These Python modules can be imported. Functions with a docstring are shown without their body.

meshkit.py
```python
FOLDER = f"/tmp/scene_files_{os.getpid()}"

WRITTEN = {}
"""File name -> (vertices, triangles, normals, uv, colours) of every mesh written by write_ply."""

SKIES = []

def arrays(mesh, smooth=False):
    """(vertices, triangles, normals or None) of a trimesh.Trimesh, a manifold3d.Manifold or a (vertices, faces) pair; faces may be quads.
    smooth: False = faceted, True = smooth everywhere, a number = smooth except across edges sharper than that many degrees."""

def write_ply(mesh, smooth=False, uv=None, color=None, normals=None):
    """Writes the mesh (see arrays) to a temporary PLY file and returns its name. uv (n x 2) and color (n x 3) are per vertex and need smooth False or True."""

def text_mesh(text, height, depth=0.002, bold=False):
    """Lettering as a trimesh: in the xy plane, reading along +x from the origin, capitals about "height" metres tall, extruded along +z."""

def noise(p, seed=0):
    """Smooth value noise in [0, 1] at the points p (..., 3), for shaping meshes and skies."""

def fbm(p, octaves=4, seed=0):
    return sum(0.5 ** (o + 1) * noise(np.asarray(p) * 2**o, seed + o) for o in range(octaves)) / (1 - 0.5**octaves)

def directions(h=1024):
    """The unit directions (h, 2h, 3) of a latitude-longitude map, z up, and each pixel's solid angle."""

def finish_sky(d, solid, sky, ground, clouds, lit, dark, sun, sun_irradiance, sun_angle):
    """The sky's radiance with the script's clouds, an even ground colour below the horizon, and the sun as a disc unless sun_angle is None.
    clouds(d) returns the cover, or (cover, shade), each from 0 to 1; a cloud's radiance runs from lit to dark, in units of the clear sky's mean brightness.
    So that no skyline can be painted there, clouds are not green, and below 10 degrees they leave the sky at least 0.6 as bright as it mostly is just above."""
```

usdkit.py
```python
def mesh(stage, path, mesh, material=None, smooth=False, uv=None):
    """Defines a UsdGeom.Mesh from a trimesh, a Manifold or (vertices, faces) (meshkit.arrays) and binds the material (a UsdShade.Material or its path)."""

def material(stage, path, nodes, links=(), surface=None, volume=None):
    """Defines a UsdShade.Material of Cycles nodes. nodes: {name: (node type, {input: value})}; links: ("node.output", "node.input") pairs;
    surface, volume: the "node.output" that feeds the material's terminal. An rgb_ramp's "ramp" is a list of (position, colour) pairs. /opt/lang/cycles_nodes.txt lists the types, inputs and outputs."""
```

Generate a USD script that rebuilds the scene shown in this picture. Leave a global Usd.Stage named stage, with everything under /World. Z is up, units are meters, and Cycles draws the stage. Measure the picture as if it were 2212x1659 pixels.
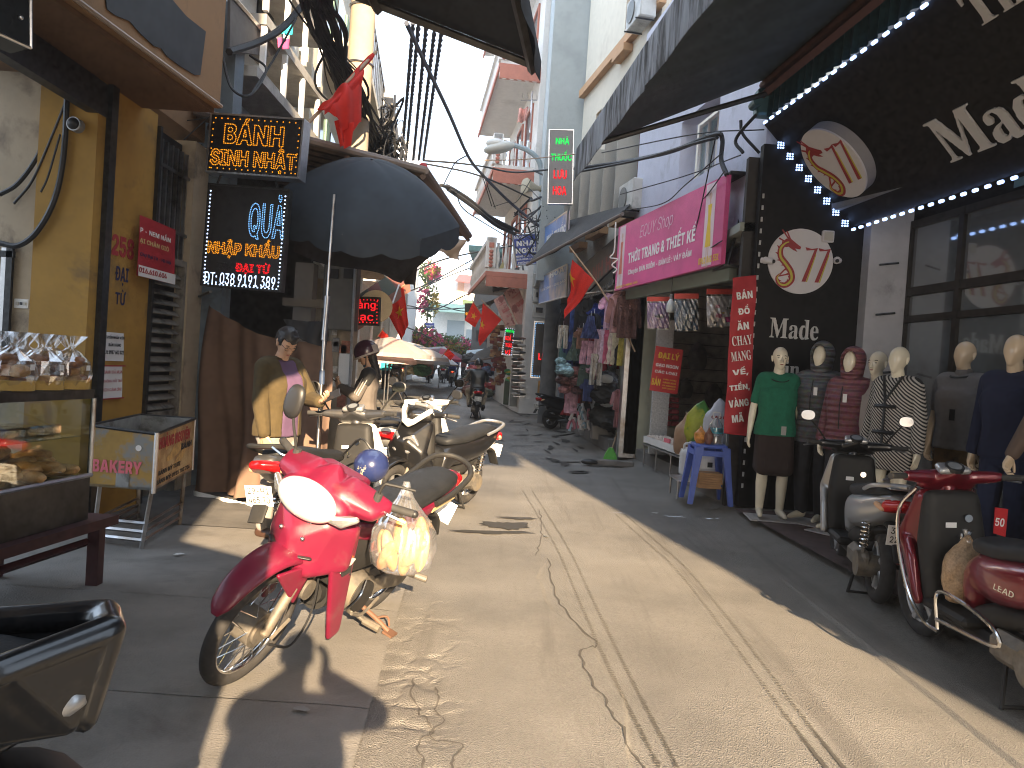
import math, random, glob
import numpy as np, trimesh, manifold3d as m3, usdkit, meshkit
from pxr import Usd, UsdGeom, UsdLux, UsdShade, Gf, Sdf
from shapely import affinity, box as sbox, union_all
from shapely.geometry import Polygon, Point, LineString
stage = Usd.Stage.CreateInMemory()
UsdGeom.SetStageUpAxis(stage, 'Z')
W = UsdGeom.Xform.Define(stage, '/World')
stage.SetDefaultPrim(W.GetPrim())
UsdGeom.Scope.Define(stage, '/World/Looks')
rnd = random.Random(7)
A = np.array
# ---------------------------------------------------------------- camera, sky, sun, exposure
F_PX, ROLL, PITCH, EYE = 1662.0, math.radians(3.8), math.radians(-1.2), 1.5     # measured on a 2212 pixel wide view of the photograph
cam = UsdGeom.Camera.Define(stage, '/World/camera')
cam.CreateHorizontalApertureAttr(36.0); cam.CreateFocalLengthAttr(36.0 * F_PX / 2212)
cam.CreateClippingRangeAttr((0.05, 2000.0)); cam.CreateExposureAttr(EXPOSURE := 2.47)
def rotm(axis, ang):
    return trimesh.transformations.rotation_matrix(ang, axis)
CM = trimesh.transformations.translation_matrix([0, 0, EYE]) @ rotm([1, 0, 0], math.pi / 2 + PITCH) @ rotm([0, 0, 1], ROLL)
UsdGeom.Xformable(cam).AddTransformOp().Set(Gf.Matrix4d(*CM.T.ravel().tolist()))
SUN_AZ, SUN_EL = math.atan2(0.2215, -0.975), math.radians(20.5)                # direction towards the sun: behind and a little right of the viewer
sundir = A([math.sin(SUN_AZ) * math.cos(SUN_EL), math.cos(SUN_AZ) * math.cos(SUN_EL), math.sin(SUN_EL)])
usdkit.material(stage, '/World/Looks/sky_look', {
    's': ('sky_texture', {'sky_type': 'single_scattering', 'sun_disc': False, 'sun_elevation': SUN_EL, 'sun_rotation': SUN_AZ, 'aerosol_density': 3.0}),
    'tc': ('texture_coordinate', {}), 'n': ('noise_texture', {'scale': 1.6, 'detail': 4.0, 'roughness': .55}),
    'r': ('map_range', {'from_min': .3, 'from_max': .62, 'to_min': .55, 'to_max': .95, 'clamp': True}),
    'm': ('mix_color', {'b': (3.75, 4.5, 5.5), 'use_clamp': False}), 'b': ('background_shader', {'strength': 0.10})},
    [('tc.generated', 'n.vector'), ('n.fac', 'r.value'), ('r.result', 'm.fac'), ('s.color', 'm.a'), ('m.result', 'b.color')], surface='b.background')
dome = UsdLux.DomeLight.Define(stage, '/World/sky')
UsdShade.MaterialBindingAPI.Apply(dome.GetPrim()).Bind(UsdShade.Material.Get(stage, '/World/Looks/sky_look'))
dome.GetPrim().SetCustomDataByKey('kind', 'structure')
sun = UsdLux.DistantLight.Define(stage, '/World/sun')
sun.CreateNormalizeAttr(True); sun.CreateIntensityAttr(1.25); sun.CreateAngleAttr(0.5); sun.CreateColorAttr(Gf.Vec3f(1.0, .76, .49))
z = sundir / np.linalg.norm(sundir); x = np.cross([0, 0, 1], z); x /= np.linalg.norm(x); y = np.cross(z, x)
SM = np.eye(4); SM[:3, 0], SM[:3, 1], SM[:3, 2] = x, y, z
UsdGeom.Xformable(sun).AddTransformOp().Set(Gf.Matrix4d(*SM.T.ravel().tolist()))
# ---------------------------------------------------------------- measuring: a point of the photograph to a point of the place
def ray(u, v):
    dx, dy = u - 1106, v - 829.5
    xt, yt = dx * math.cos(ROLL) + dy * math.sin(ROLL), -dx * math.sin(ROLL) + dy * math.cos(ROLL)
    a = -PITCH
    fy, zz = F_PX * math.cos(a) - yt * math.sin(a), -yt * math.cos(a) - F_PX * math.sin(a)
    return A([xt, fy, zz]) / fy
def D(u, v, d):
    return A([0, 0, EYE]) + ray(u, v) * d
def G(u, v, z=0.0):
    r = ray(u, v); return A([0, 0, EYE]) + r * ((z - EYE) / r[2])
def PX(u, v, p0, n):
    "meets the plane through p0 with normal n"
    r = ray(u, v); c = A([0, 0, EYE]); n = A(n, float)
    return c + r * (np.dot(A(p0) - c, n) / np.dot(r, n))
def ground_z(x, y):
    e = 2.05 - 0.105 * (y - 10)                     # right edge of the road
    s = np.clip((x - e) / .6, 0, 1); s = s * s * (3 - 2 * s)
    return np.maximum(0, y - 20) * .018 + .10 * s
# ---------------------------------------------------------------- prims
taken = {}
def numbered(path):
    n = taken.get(path, 0); taken[path] = n + 1
    return path if n == 0 else '%s_%03d' % (path, n)
def tagp(p, label=None, cat=None, group=None, kind=None):
    for k, v in (('label', label), ('category', cat), ('group', group), ('kind', kind)):
        if v: p.SetCustomDataByKey(k, v)
def cat(ms):
    ms = [m for m in ms if m is not None]
    out = []
    for m in ms:
        v, f, _ = meshkit.arrays(m); out.append(trimesh.Trimesh(v, f, process=False))
    return trimesh.util.concatenate(out) if len(out) > 1 else out[0]
class Node:
    def __init__(s, path, M): s.path, s.M, s.I = path, M, np.linalg.inv(M)
    def add(s, name, mesh, mat, smooth=35, world=True, label=None, kind=None):
        if isinstance(mesh, list): mesh = cat(mesh)
        v, f, _ = meshkit.arrays(mesh)
        if world: v = v @ s.I[:3, :3].T + s.I[:3, 3]
        p = numbered(s.path + '/' + name)
        m = usdkit.mesh(stage, p, trimesh.Trimesh(v, f, process=False), mat, smooth)
        tagp(m.GetPrim(), label, kind=kind)
        return Node(p, s.M)
def thing(name, label, cat_, loc=(0, 0, 0), M=None, group=None, kind=None):
    if M is None: M = trimesh.transformations.translation_matrix(loc)
    p = numbered('/World/' + name)
    x = UsdGeom.Xform.Define(stage, p); x.AddTransformOp().Set(Gf.Matrix4d(*M.T.ravel().tolist()))
    tagp(x.GetPrim(), label, cat_, group, kind)
    return Node(p, M)
def single(name, mesh, mat, label, cat_=None, group=None, kind=None, smooth=35):
    if isinstance(mesh, list): mesh = cat(mesh)
    p = numbered('/World/' + name)
    m = usdkit.mesh(stage, p, mesh, mat, smooth)
    tagp(m.GetPrim(), label, cat_, group, kind)
    return p
def place(loc, head=0.0, lean=0.0, s=1.0):
    "local +x forward, +y left; heading = angle of +x"
    M = trimesh.transformations.translation_matrix(loc) @ rotm([0, 0, 1], head) @ rotm([1, 0, 0], lean)
    M[:3, :3] *= s
    return M
def copy_of(src, name, M, label, cat_, group=None):
    p = numbered('/World/' + name)
    x = UsdGeom.Xform.Define(stage, p); pr = x.GetPrim()
    pr.GetReferences().AddInternalReference(src.path); pr.SetInstanceable(True)
    x.ClearXformOpOrder() if False else None
    UsdGeom.Xformable(pr).GetOrderedXformOps()
    a = pr.GetAttribute('xformOp:transform'); a.Set(Gf.Matrix4d(*M.T.ravel().tolist()))
    tagp(pr, label, cat_, group)
    return Node(p, M)
# ---------------------------------------------------------------- materials
mats = {}
def mat(name, col, rough=.55, metal=0.0, var=.0, scale=6.0, bump=.0, bscale=60.0, coat=0.0, dirt=None, dfac=(.5, .7), spec=.5, dscale=2.0, stretch=None, trans=0.0):
    if name in mats: return mats[name]
    n = {'p': ('principled_bsdf', {'base_color': col, 'roughness': rough, 'metallic': metal, 'coat_weight': coat, 'coat_roughness': .06, 'specular_ior_level': spec}), 'g': ('geometry', {})}
    L = []; src = 'g.position'
    if stretch:
        n['mp'] = ('mapping', {'scale': stretch}); L += [('g.position', 'mp.vector')]; src = 'mp.vector'
    last = None
    if var:
        n['n'] = ('noise_texture', {'scale': scale, 'detail': 6.0, 'roughness': .6})
        lo, hi = A(col) * (1 - var), np.minimum(A(col) * (1 + var), .95)
        n['r'] = ('rgb_ramp', {'ramp': [(.3, lo), (.7, hi)]})
        L += [(src, 'n.vector'), ('n.fac', 'r.fac')]; last = 'r.color'
    if dirt is not None:
        n['dn'] = ('noise_texture', {'scale': dscale, 'detail': 8.0, 'roughness': .65, 'distortion': .3})
        n['dr'] = ('map_range', {'from_min': dfac[0], 'from_max': dfac[1], 'clamp': True})
        n['dm'] = ('mix_color', {'a': col, 'b': dirt})
        L += [(src, 'dn.vector'), ('dn.fac', 'dr.value'), ('dr.result', 'dm.fac')]
        if last: L.append((last, 'dm.a'))
        last = 'dm.result'
    if last: L.append((last, 'p.base_color'))
    if bump:
        n['bn'] = ('noise_texture', {'scale': bscale, 'detail': 4.0}); n['b'] = ('bump', {'strength': bump, 'distance': .02})
        L += [(src, 'bn.vector'), ('bn.fac', 'b.height'), ('b.normal', 'p.normal')]
    surf = 'p.BSDF'
    if trans:
        n['t'] = ('translucent_bsdf', {'color': col}); n['mx'] = ('mix_closure', {'fac': trans})
        L += [('p.BSDF', 'mx.closure1'), ('t.BSDF', 'mx.closure2')]; surf = 'mx.closure'
        if last: L.append((last, 't.color'))
    mats[name] = usdkit.material(stage, '/World/Looks/' + name, n, L, surface=surf)
    return mats[name]
def glow(name, col, strength):
    if name not in mats:
        mats[name] = usdkit.material(stage, '/World/Looks/' + name, {'e': ('emission', {'color': col, 'strength': strength})}, [], surface='e.emission')
    return mats[name]
def clear(name, tint=(.9, .95, .95), refl=.12, rough=.03, white=0.0, top=.7):
    if name in mats: return mats[name]
    n = {'t': ('transparent_bsdf', {'color': tint}), 'g': ('glossy_bsdf', {'color': (1, 1, 1), 'roughness': rough}), 'f': ('layer_weight', {'blend': .35}),
         'mr': ('map_range', {'to_min': refl, 'to_max': top}), 'm': ('mix_closure', {})}
    L = [('f.facing', 'mr.value'), ('mr.result', 'm.fac'), ('t.BSDF', 'm.closure1'), ('g.BSDF', 'm.closure2')]; surf = 'm.closure'
    if white:
        n['d'] = ('diffuse_bsdf', {'color': (.85, .85, .85)}); n['m2'] = ('mix_closure', {'fac': white})
        L += [('m.closure', 'm2.closure1'), ('d.BSDF', 'm2.closure2')]; surf = 'm2.closure'
    mats[name] = usdkit.material(stage, '/World/Looks/' + name, n, L, surface=surf)
    return mats[name]
# ---------------------------------------------------------------- shapes
def bx(c, s, M=None, bev=0.0):
    c, s = A(c, float), A(s, float)
    if bev:
        h = s / 2 - bev; P = [c + A([i, j, k]) * h for i in (-1, 1) for j in (-1, 1) for k in (-1, 1)]
        pts = [p + d * bev for p in P for d in (A([1, 0, 0]), A([-1, 0, 0]), A([0, 1, 0]), A([0, -1, 0]), A([0, 0, 1]), A([0, 0, -1]))]
        m = trimesh.convex.convex_hull(A(pts))
    else:
        m = trimesh.creation.box(s); m.apply_translation(c)
    if M is not None: m.apply_transform(M)
    return m
def tube(pts, r, n=8, cap=True):
    "round bar along points, r one radius or one per point"
    P = A(pts, float); R_ = np.broadcast_to(A(r, float), (len(P),))
    T = np.gradient(P, axis=0); T /= np.maximum(np.linalg.norm(T, axis=1, keepdims=True), 1e-9)
    up = A([0, 0, 1.0]) if abs(T[0][2]) < .9 else A([1.0, 0, 0])
    rings = []
    u = np.cross(T[0], up); u /= np.linalg.norm(u)
    for i in range(len(P)):
        u = u - T[i] * np.dot(u, T[i]); u /= max(np.linalg.norm(u), 1e-9); w = np.cross(T[i], u)
        a = np.arange(n) * 2 * math.pi / n
        rings.append(P[i] + R_[i] * (np.cos(a)[:, None] * u + np.sin(a)[:, None] * w))
    return skin(rings, cap)
def skin(rings, cap=True):
    n = len(rings[0]); V = np.vstack(rings); Fc = []
    for i in range(len(rings) - 1):
        for k in range(n):
            a, b = i * n + k, i * n + (k + 1) % n; Fc += [[a, b, b + n], [a, b + n, a + n]]
    if cap:
        for r0, fl in ((0, 1), (len(rings) - 1, 0)):
            c = len(V); V = np.vstack([V, rings[r0].mean(0)])
            for k in range(n):
                a, b = r0 * n + k, r0 * n + (k + 1) % n; Fc.append([b, a, c] if fl else [a, b, c])
    return trimesh.Trimesh(V, A(Fc), process=False)
def spline(P, k=6):
    P = A(P, float)
    if len(P) < 3 or k < 2: return P
    Q = np.vstack([2 * P[0] - P[1], P, 2 * P[-1] - P[-2]]); out = []
    for i in range(1, len(Q) - 2):
        for t in np.arange(k) / k:
            a, b, c, d = Q[i - 1], Q[i], Q[i + 1], Q[i + 2]
            out.append(.5 * (2 * b + (c - a) * t + (2 * a - 5 * b + 4 * c - d) * t * t + (3 * b - a - 3 * c + d) * t ** 3))
    return A(out + [Q[-2]])
def loft(st, e=2.4, k=4, m=20, y0=0.0, ym=0.0, shear=None):
    "stations (x, z, half width along y, half thickness in the xz plane[, tangent angle]) swept with a superellipse section"
    S = spline(A([s[:4] for s in st], float), k)
    T = np.gradient(S[:, :2], axis=0); T /= np.maximum(np.linalg.norm(T, axis=1, keepdims=True), 1e-9)
    a = np.arange(m) * 2 * math.pi / m
    cy, cn = np.sign(np.cos(a)) * np.abs(np.cos(a)) ** (2 / e), np.sign(np.sin(a)) * np.abs(np.sin(a)) ** (2 / e)
    rings = []
    for s, t in zip(S, T):
        nx, nz = -t[1], t[0]; w, h = max(s[2], .002), max(s[3], .002)
        rings.append(np.stack([s[0] + nx * h * cn, y0 + w * cy, s[1] + nz * h * cn], 1))
    return skin(rings)
def ring(R, r, n=40, m=10, ysc=1.0, c=(0, 0, 0)):
    "torus about the y axis"
    t = trimesh.creation.torus(R, r, major_sections=n, minor_sections=m)
    t.apply_transform(rotm([1, 0, 0], math.pi / 2)); t.vertices[:, 1] *= ysc; t.apply_translation(c); return t
def cyl(p, q, r, n=16, r2=None):
    return tube([p, q], [r, r if r2 is None else r2], n)
def sph(c, r, sub=2):
    m = trimesh.creation.icosphere(sub, 1.0); m.vertices = m.vertices * A(r) + A(c); return m
def quad(a, b, c, d, nx=1, ny=1, fn=None, thick=0.0):
    "sheet with corners a (top left) b (top right) c (bottom right) d (bottom left); fn(s, t) gives an offset along the normal"
    a, b, c, d = (A(q, float) for q in (a, b, c, d))
    s, t = np.meshgrid(np.linspace(0, 1, nx + 1), np.linspace(0, 1, ny + 1)); s, t = s.ravel(), t.ravel()
    P = (a * ((1 - s) * (1 - t))[:, None] + b * (s * (1 - t))[:, None] + c * (s * t)[:, None] + d * ((1 - s) * t)[:, None])
    N = np.cross(d - a, b - a); N = N / np.linalg.norm(N)
    if fn is not None: P = P + N * np.asarray(fn(s, t))[:, None]
    w = nx + 1
    i = (np.arange(ny)[:, None] * w + np.arange(nx)).ravel()
    Fc = np.vstack([np.stack([i, i + w, i + w + 1], 1), np.stack([i, i + w + 1, i + 1], 1)])
    if not thick: return trimesh.Trimesh(P, Fc, process=False)
    k = len(P); V = np.vstack([P, P - N * thick]); FF = [Fc, Fc[:, ::-1] + k]
    edge = list(range(w)) + [r * w + nx for r in range(1, ny + 1)] + [ny * w + q for q in range(nx - 1, -1, -1)] + [r * w for r in range(ny - 1, 0, -1)]
    for q in range(len(edge)):
        p0, p1 = edge[q], edge[(q + 1) % len(edge)]; FF.append(A([[p0, p1, p1 + k], [p0, p1 + k, p0 + k]]))
    return trimesh.Trimesh(V, np.vstack(FF), process=False)
def slab(a, b, c, d, thick):
    "flat board whose face has these corners, its thickness going back"
    return quad(a, b, c, d, thick=thick)
def frame_of(a, b, d):
    "matrix of a board: origin a, x towards b, y up (from d to a), z out"
    a, b, d = A(a, float), A(b, float), A(d, float)
    x = b - a; x /= np.linalg.norm(x); z = np.cross(x, a - d); z /= np.linalg.norm(z); y = np.cross(z, x)
    M = np.eye(4); M[:3, 0], M[:3, 1], M[:3, 2], M[:3, 3] = x, y, z, a
    return M
def wall(p, q, z0, z1, th, holes=()):
    "upright wall from p to q (its face is on the left of p to q when seen from above... outward), holes (s0, s1, z0, z1) in metres along"
    p, q = A(p, float)[:2], A(q, float)[:2]; L = np.linalg.norm(q - p)
    poly = sbox(0, z0, L, z1)
    for h in holes: poly = poly.difference(sbox(h[0], h[2], h[1], h[3]))
    m = trimesh.util.concatenate([trimesh.creation.extrude_polygon(g, th, engine='earcut') for g in getattr(poly, 'geoms', [poly])])
    d = (q - p) / L; n = A([d[1], -d[0]])
    M = np.eye(4); M[:3, 0] = [d[0], d[1], 0]; M[:3, 1] = [0, 0, 1]; M[:3, 2] = [n[0], n[1], 0]; M[:3, 3] = [p[0] - n[0] * th, p[1] - n[1] * th, 0]
    m.apply_transform(M); return m
def extr(poly, th, M=None):
    m = trimesh.util.concatenate([trimesh.creation.extrude_polygon(g, th, engine='earcut') for g in getattr(poly, 'geoms', [poly]) if g.area > 1e-9])
    if M is not None: m.apply_transform(M)
    return m
# ---------------------------------------------------------------- lettering
FONTS = glob.glob('/opt/blender-*/*/datafiles/fonts/')[0]
shapes_made = {}
def letters(text, bold=700, font='Inter.woff2'):
    "outline of the lettering, capitals 1 high, from the origin"
    key = (text, bold, font)
    if key in shapes_made: return shapes_made[key]
    from PIL import Image, ImageDraw, ImageFont
    f = ImageFont.truetype(FONTS + font, 80)
    if font == 'Inter.woff2':
        try: f.set_variation_by_axes([14, bold] if len(f.get_variation_axes()) > 1 else [bold])
        except Exception: pass
    x0, y0, x1, y1 = f.getbbox(text, anchor='ls')
    im = Image.new('L', (x1 - x0 + 8, y1 - y0 + 8)); ImageDraw.Draw(im).text((4 - x0, 4 - y0), text, 255, f, anchor='ls')
    on = np.pad(np.asarray(im) > 127, ((0, 0), (1, 1))).astype(np.int8)
    rows, st = np.nonzero(np.diff(on, axis=1) == 1); en = np.nonzero(np.diff(on, axis=1) == -1)[1]
    g = union_all(sbox(st, -rows - 1, en, -rows)).buffer(.6).buffer(-.6).simplify(.7)
    s = 1 / 58.0
    g = affinity.affine_transform(g, [s, 0, 0, s, -4 * s, (4 - y0) * s])
    shapes_made[key] = g; return g
def fit(g, x0, y0, x1, y1, shear=0.0):
    a = g.bounds
    if shear: g = affinity.skew(g, xs=shear, origin=(0, 0)); a = g.bounds
    sx, sy = (x1 - x0) / (a[2] - a[0]), (y1 - y0) / (a[3] - a[1])
    return affinity.affine_transform(g, [sx, 0, 0, sy, x0 - a[0] * sx, y0 - a[1] * sy])
def dots(g, step, r, M, h=.004, stag=False):
    "little lamps along the outline of a shape, as short six-sided studs"
    pts = []
    for poly in getattr(g, 'geoms', [g]):
        for rg in [poly.exterior] + list(poly.interiors):
            n = max(int(rg.length / step), 3)
            pts += [rg.interpolate(i / n, True).coords[0] for i in range(n)]
    return studs(pts, r, M, h)
def studs(pts, r, M, h=.004):
    P = A(pts, float); n = 6; a = np.arange(n) * math.pi / 3
    rim = np.stack([np.cos(a) * r, np.sin(a) * r, np.zeros(n)], 1); top = np.stack([np.cos(a) * r * .6, np.sin(a) * r * .6, np.full(n, h)], 1)
    base = np.vstack([rim, top, [[0, 0, h * 1.2]]]); f = []
    for k in range(n):
        j = (k + 1) % n; f += [[k, j, n + j], [k, n + j, n + k], [n + k, n + j, 2 * n]]
    f = A(f); m = len(base)
    V = (np.c_[P[:, :2], np.zeros(len(P))][:, None, :] + base[None]).reshape(-1, 3)
    Fc = (f[None] + (np.arange(len(P)) * m)[:, None, None]).reshape(-1, 3)
    t = trimesh.Trimesh(V, Fc, process=False); t.apply_transform(M); return t
def up(M, z):
    T = np.eye(4); T[2, 3] = z; return M @ T
usdkit.material(stage, '/World/Looks/haze_air', {'v': ('principled_volume', {'color': (.93, .95, 1.0), 'density': .002, 'anisotropy': .65})}, [], volume='v.volume')
single('haze', bx((0, 45, 14), (90, 190, 32)), '/World/Looks/haze_air', 'thin bright haze filling the lane', kind='stuff')
# ================================================================ setting
asph_n = {'g': ('geometry', {}), 'n1': ('noise_texture', {'scale': .9, 'detail': 6.0, 'roughness': .6}), 'n2': ('noise_texture', {'scale': 120.0, 'detail': 5.0, 'roughness': .75}), 'n3': ('noise_texture', {'scale': 45.0, 'detail': 4.0}),
    'vo': ('voronoi_texture', {'scale': 150.0}), 'r': ('rgb_ramp', {'ramp': [(.32, (.138, .129, .116)), (.5, (.182, .170, .152)), (.68, (.225, .21, .188))]}),
    'r2': ('map_range', {'from_min': .25, 'from_max': .75, 'to_min': .50, 'to_max': 1.5}), 'm': ('mix_color', {'blend_type': 'multiply', 'fac': 1.0, 'use_clamp': False}),
    'mp': ('mapping', {'scale': (2.2, .12, 1.0), 'rotation': (0, 0, -.1)}), 'nt': ('noise_texture', {'scale': 1.6, 'detail': 7.0, 'roughness': .7, 'distortion': .4}), 'tr': ('map_range', {'from_min': .54, 'from_max': .66, 'to_min': 0.0, 'to_max': .45, 'clamp': True}),
    'm2': ('mix_color', {'b': (.085, .075, .066)}),
    'b': ('bump', {'strength': .8, 'distance': .008}), 'p': ('principled_bsdf', {'roughness': .62, 'specular_ior_level': .55})}
asph = usdkit.material(stage, '/World/Looks/asphalt', asph_n, [('g.position', 'n1.vector'), ('g.position', 'n2.vector'), ('g.position', 'n3.vector'), ('g.position', 'vo.vector'), ('n1.fac', 'r.fac'), ('n2.fac', 'r2.value'),
    ('r.color', 'm.a'), ('r2.result', 'm.b'), ('g.position', 'mp.vector'), ('mp.vector', 'nt.vector'), ('nt.fac', 'tr.value'), ('tr.result', 'm2.fac'), ('m.result', 'm2.a'), ('m2.result', 'p.base_color'), ('vo.distance', 'b.height'), ('b.normal', 'p.normal')], surface='p.BSDF')
conc = mat('concrete', (.19, .177, .16), .9, var=.22, scale=1.7, bump=.35, bscale=90, dirt=(.10, .09, .08), dfac=(.55, .72), dscale=1.2)
conc_dark = mat('old_concrete', (.12, .112, .102), .9, var=.25, scale=2.2, bump=.3, bscale=70, dirt=(.06, .055, .05), dfac=(.5, .7), dscale=1.5)
def grid(x0, x1, y0, y1, nx, ny, zf):
    X, Y = np.meshgrid(np.linspace(x0, x1, nx + 1), np.concatenate([np.linspace(y0, 12, ny + 1), np.linspace(12.4, y1, 60)]) if y1 > 20 else np.linspace(y0, y1, ny + 1))
    P = np.stack([X.ravel(), Y.ravel(), zf(X.ravel(), Y.ravel())], 1); w = nx + 1; h = X.shape[0] - 1
    i = (np.arange(h)[:, None] * w + np.arange(nx)).ravel()
    return trimesh.Trimesh(P, np.vstack([np.stack([i, i + 1, i + w + 1], 1), np.stack([i, i + w + 1, i + w], 1)]), process=False)
def road_z(X, Y):
    z = ground_z(X, Y)
    near = (np.abs(Y) < 13)
    P = np.stack([X, Y, X * 0], 1)
    n = meshkit.fbm(P * 1.3, 4, 3) - .5
    # worn hollows and the ragged edge of an old patch along the middle of the lane
    edge = .52 + .09 * np.sin(Y * 2.1) + .16 * (meshkit.fbm(np.stack([X * 0, Y * 1.4, X * 0], 1), 4, 9) - .5) - .05 * (Y - 3)
    step = np.clip((X - edge) / .012, 0, 1)
    z = z + near * (n * .012 - .018 * step * (X < 2.2) * np.clip((X * 0 + 6.2 - Y) / 1.0, 0, 1))
    rough = np.exp(-((X + .16 + .05 * Y) / .20) ** 2) * np.clip((5.2 - Y) / 1.5, 0, 1) * (Y > 0)
    z = z + rough * (.016 * np.minimum(np.abs(meshkit.fbm(P * 5.5, 4, 5) - .5) * 9, 1) - .018)
    return z - .004
single('road', [grid(-2.2, 3.2, 1.2, 8.4, 420, 480, road_z)], asph, 'worn grey asphalt lane running down the middle between the shops', kind='structure')
single('road', [grid(-30, 30, -40, 1.2, 20, 20, lambda X, Y: X * 0 - .006), grid(-30, -2.2, 1.2, 140, 12, 30, lambda X, Y: ground_z(np.minimum(X, 0), Y) - .008), grid(3.2, 30, 1.2, 140, 12, 30, lambda X, Y: ground_z(X, Y) - .008),
    (lambda g: g)(grid(-2.2, 3.2, 8.4, 140, 60, 60, lambda X, Y: ground_z(X, Y) - .006))], asph, 'grey asphalt of the lane rising gently towards the far market', kind='structure')
# concrete strip in front of the left shops, in slabs with open joints
ang = -.01
slabs = []
for k, (y0, y1) in enumerate([(-1.2, 1.1), (1.106, 2.434), (2.44, 3.252), (3.258, 4.552), (4.558, 6.4)]):
    L = -4.2
    m = quad((L, y1, 0), (-.47 - .055 * (y1 - 2.4), y1, 0), (-.47 - .055 * (y0 - 2.4), y0, 0), (L, y0, 0), 40, 14)
    P = m.vertices; P[:, 2] = .012 + .010 * (meshkit.fbm(P * 2.2, 4, 11) - .5) - .02 * np.clip((P[:, 0] + .62 + .055 * (P[:, 1] - 2.4)) / .16, 0, 1) * meshkit.fbm(P * 9, 3, 4)
    slabs.append((m, k))
pav = thing('pavement', 'grey concrete apron in slabs before the bakery on the left', None, (-2, 3, 0), kind='structure')
for m, k in slabs: pav.add('slab', m, conc, True)
pav.add('slab', grid(-4.6, -1.55, 6.41, 14, 14, 20, lambda X, Y: .010 + .012 * (meshkit.fbm(np.stack([X, Y, X * 0], 1) * 2, 3, 2) - .5)), conc_dark, True)
# red-brown threshold strip before the dark clothes shop
single('pavement', quad((2.55, 8.5, .107), (4.4, 8.5, .107), (4.9, 2.0, .107), (2.95, 2.0, .107), 1, 1), mat('red_paving', (.085, .055, .05), .8, var=.3, scale=9, bump=.2), 'dull red-brown paving strip under the shop mannequins', kind='structure')
# raised step under the grocery and the clothes shop
st0, st1 = G(1350, 975, 0), G(1605, 1092, .1)
# wet stains on the lane
rs = random.Random(3)
def blot(cx, cy, L, w, a, sd):
    r = random.Random(sd); n = 36
    pts = []
    for i in range(n):
        t = i * 2 * math.pi / n; k = 1 + .5 * (r.random() - .5)
        p = A([math.cos(t) * L * k, math.sin(t) * w * k * (1 + .3 * math.sin(3 * t))])
        pts.append((cx + p[0] * math.cos(a) - p[1] * math.sin(a), cy + p[0] * math.sin(a) + p[1] * math.cos(a)))
    pl = Polygon(pts).buffer(0)
    m = extr(pl, .0005); m.vertices[:, 2] += ground_z(m.vertices[:, 0], m.vertices[:, 1]) + .006
    return m
wetm = mat('wet_stain', (.045, .042, .038), .6, spec=.25)
ws = []
for k in range(34):
    u = rs.uniform(1080, 1275); v = 905 + (u - 1080) * .33 + rs.uniform(-28, 60)
    g = G(u, v); ws.append(blot(g[0], g[1], rs.uniform(.1, .42), rs.uniform(.02, .09), rs.uniform(1.2, 1.9) - .9 * (rs.random() < .4), k))
for (u, v, L, w) in ((1090, 1135, .12, .16), (1060, 1150, .2, .06), (1120, 1120, .1, .05)):
    g = G(u, v); ws.append(blot(g[0], g[1], L * 2, w, .2, int(u)))
single('puddle', ws, wetm, 'dark wet splashes drying on the shaded lane beside the clothes shop', kind='stuff')

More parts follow.
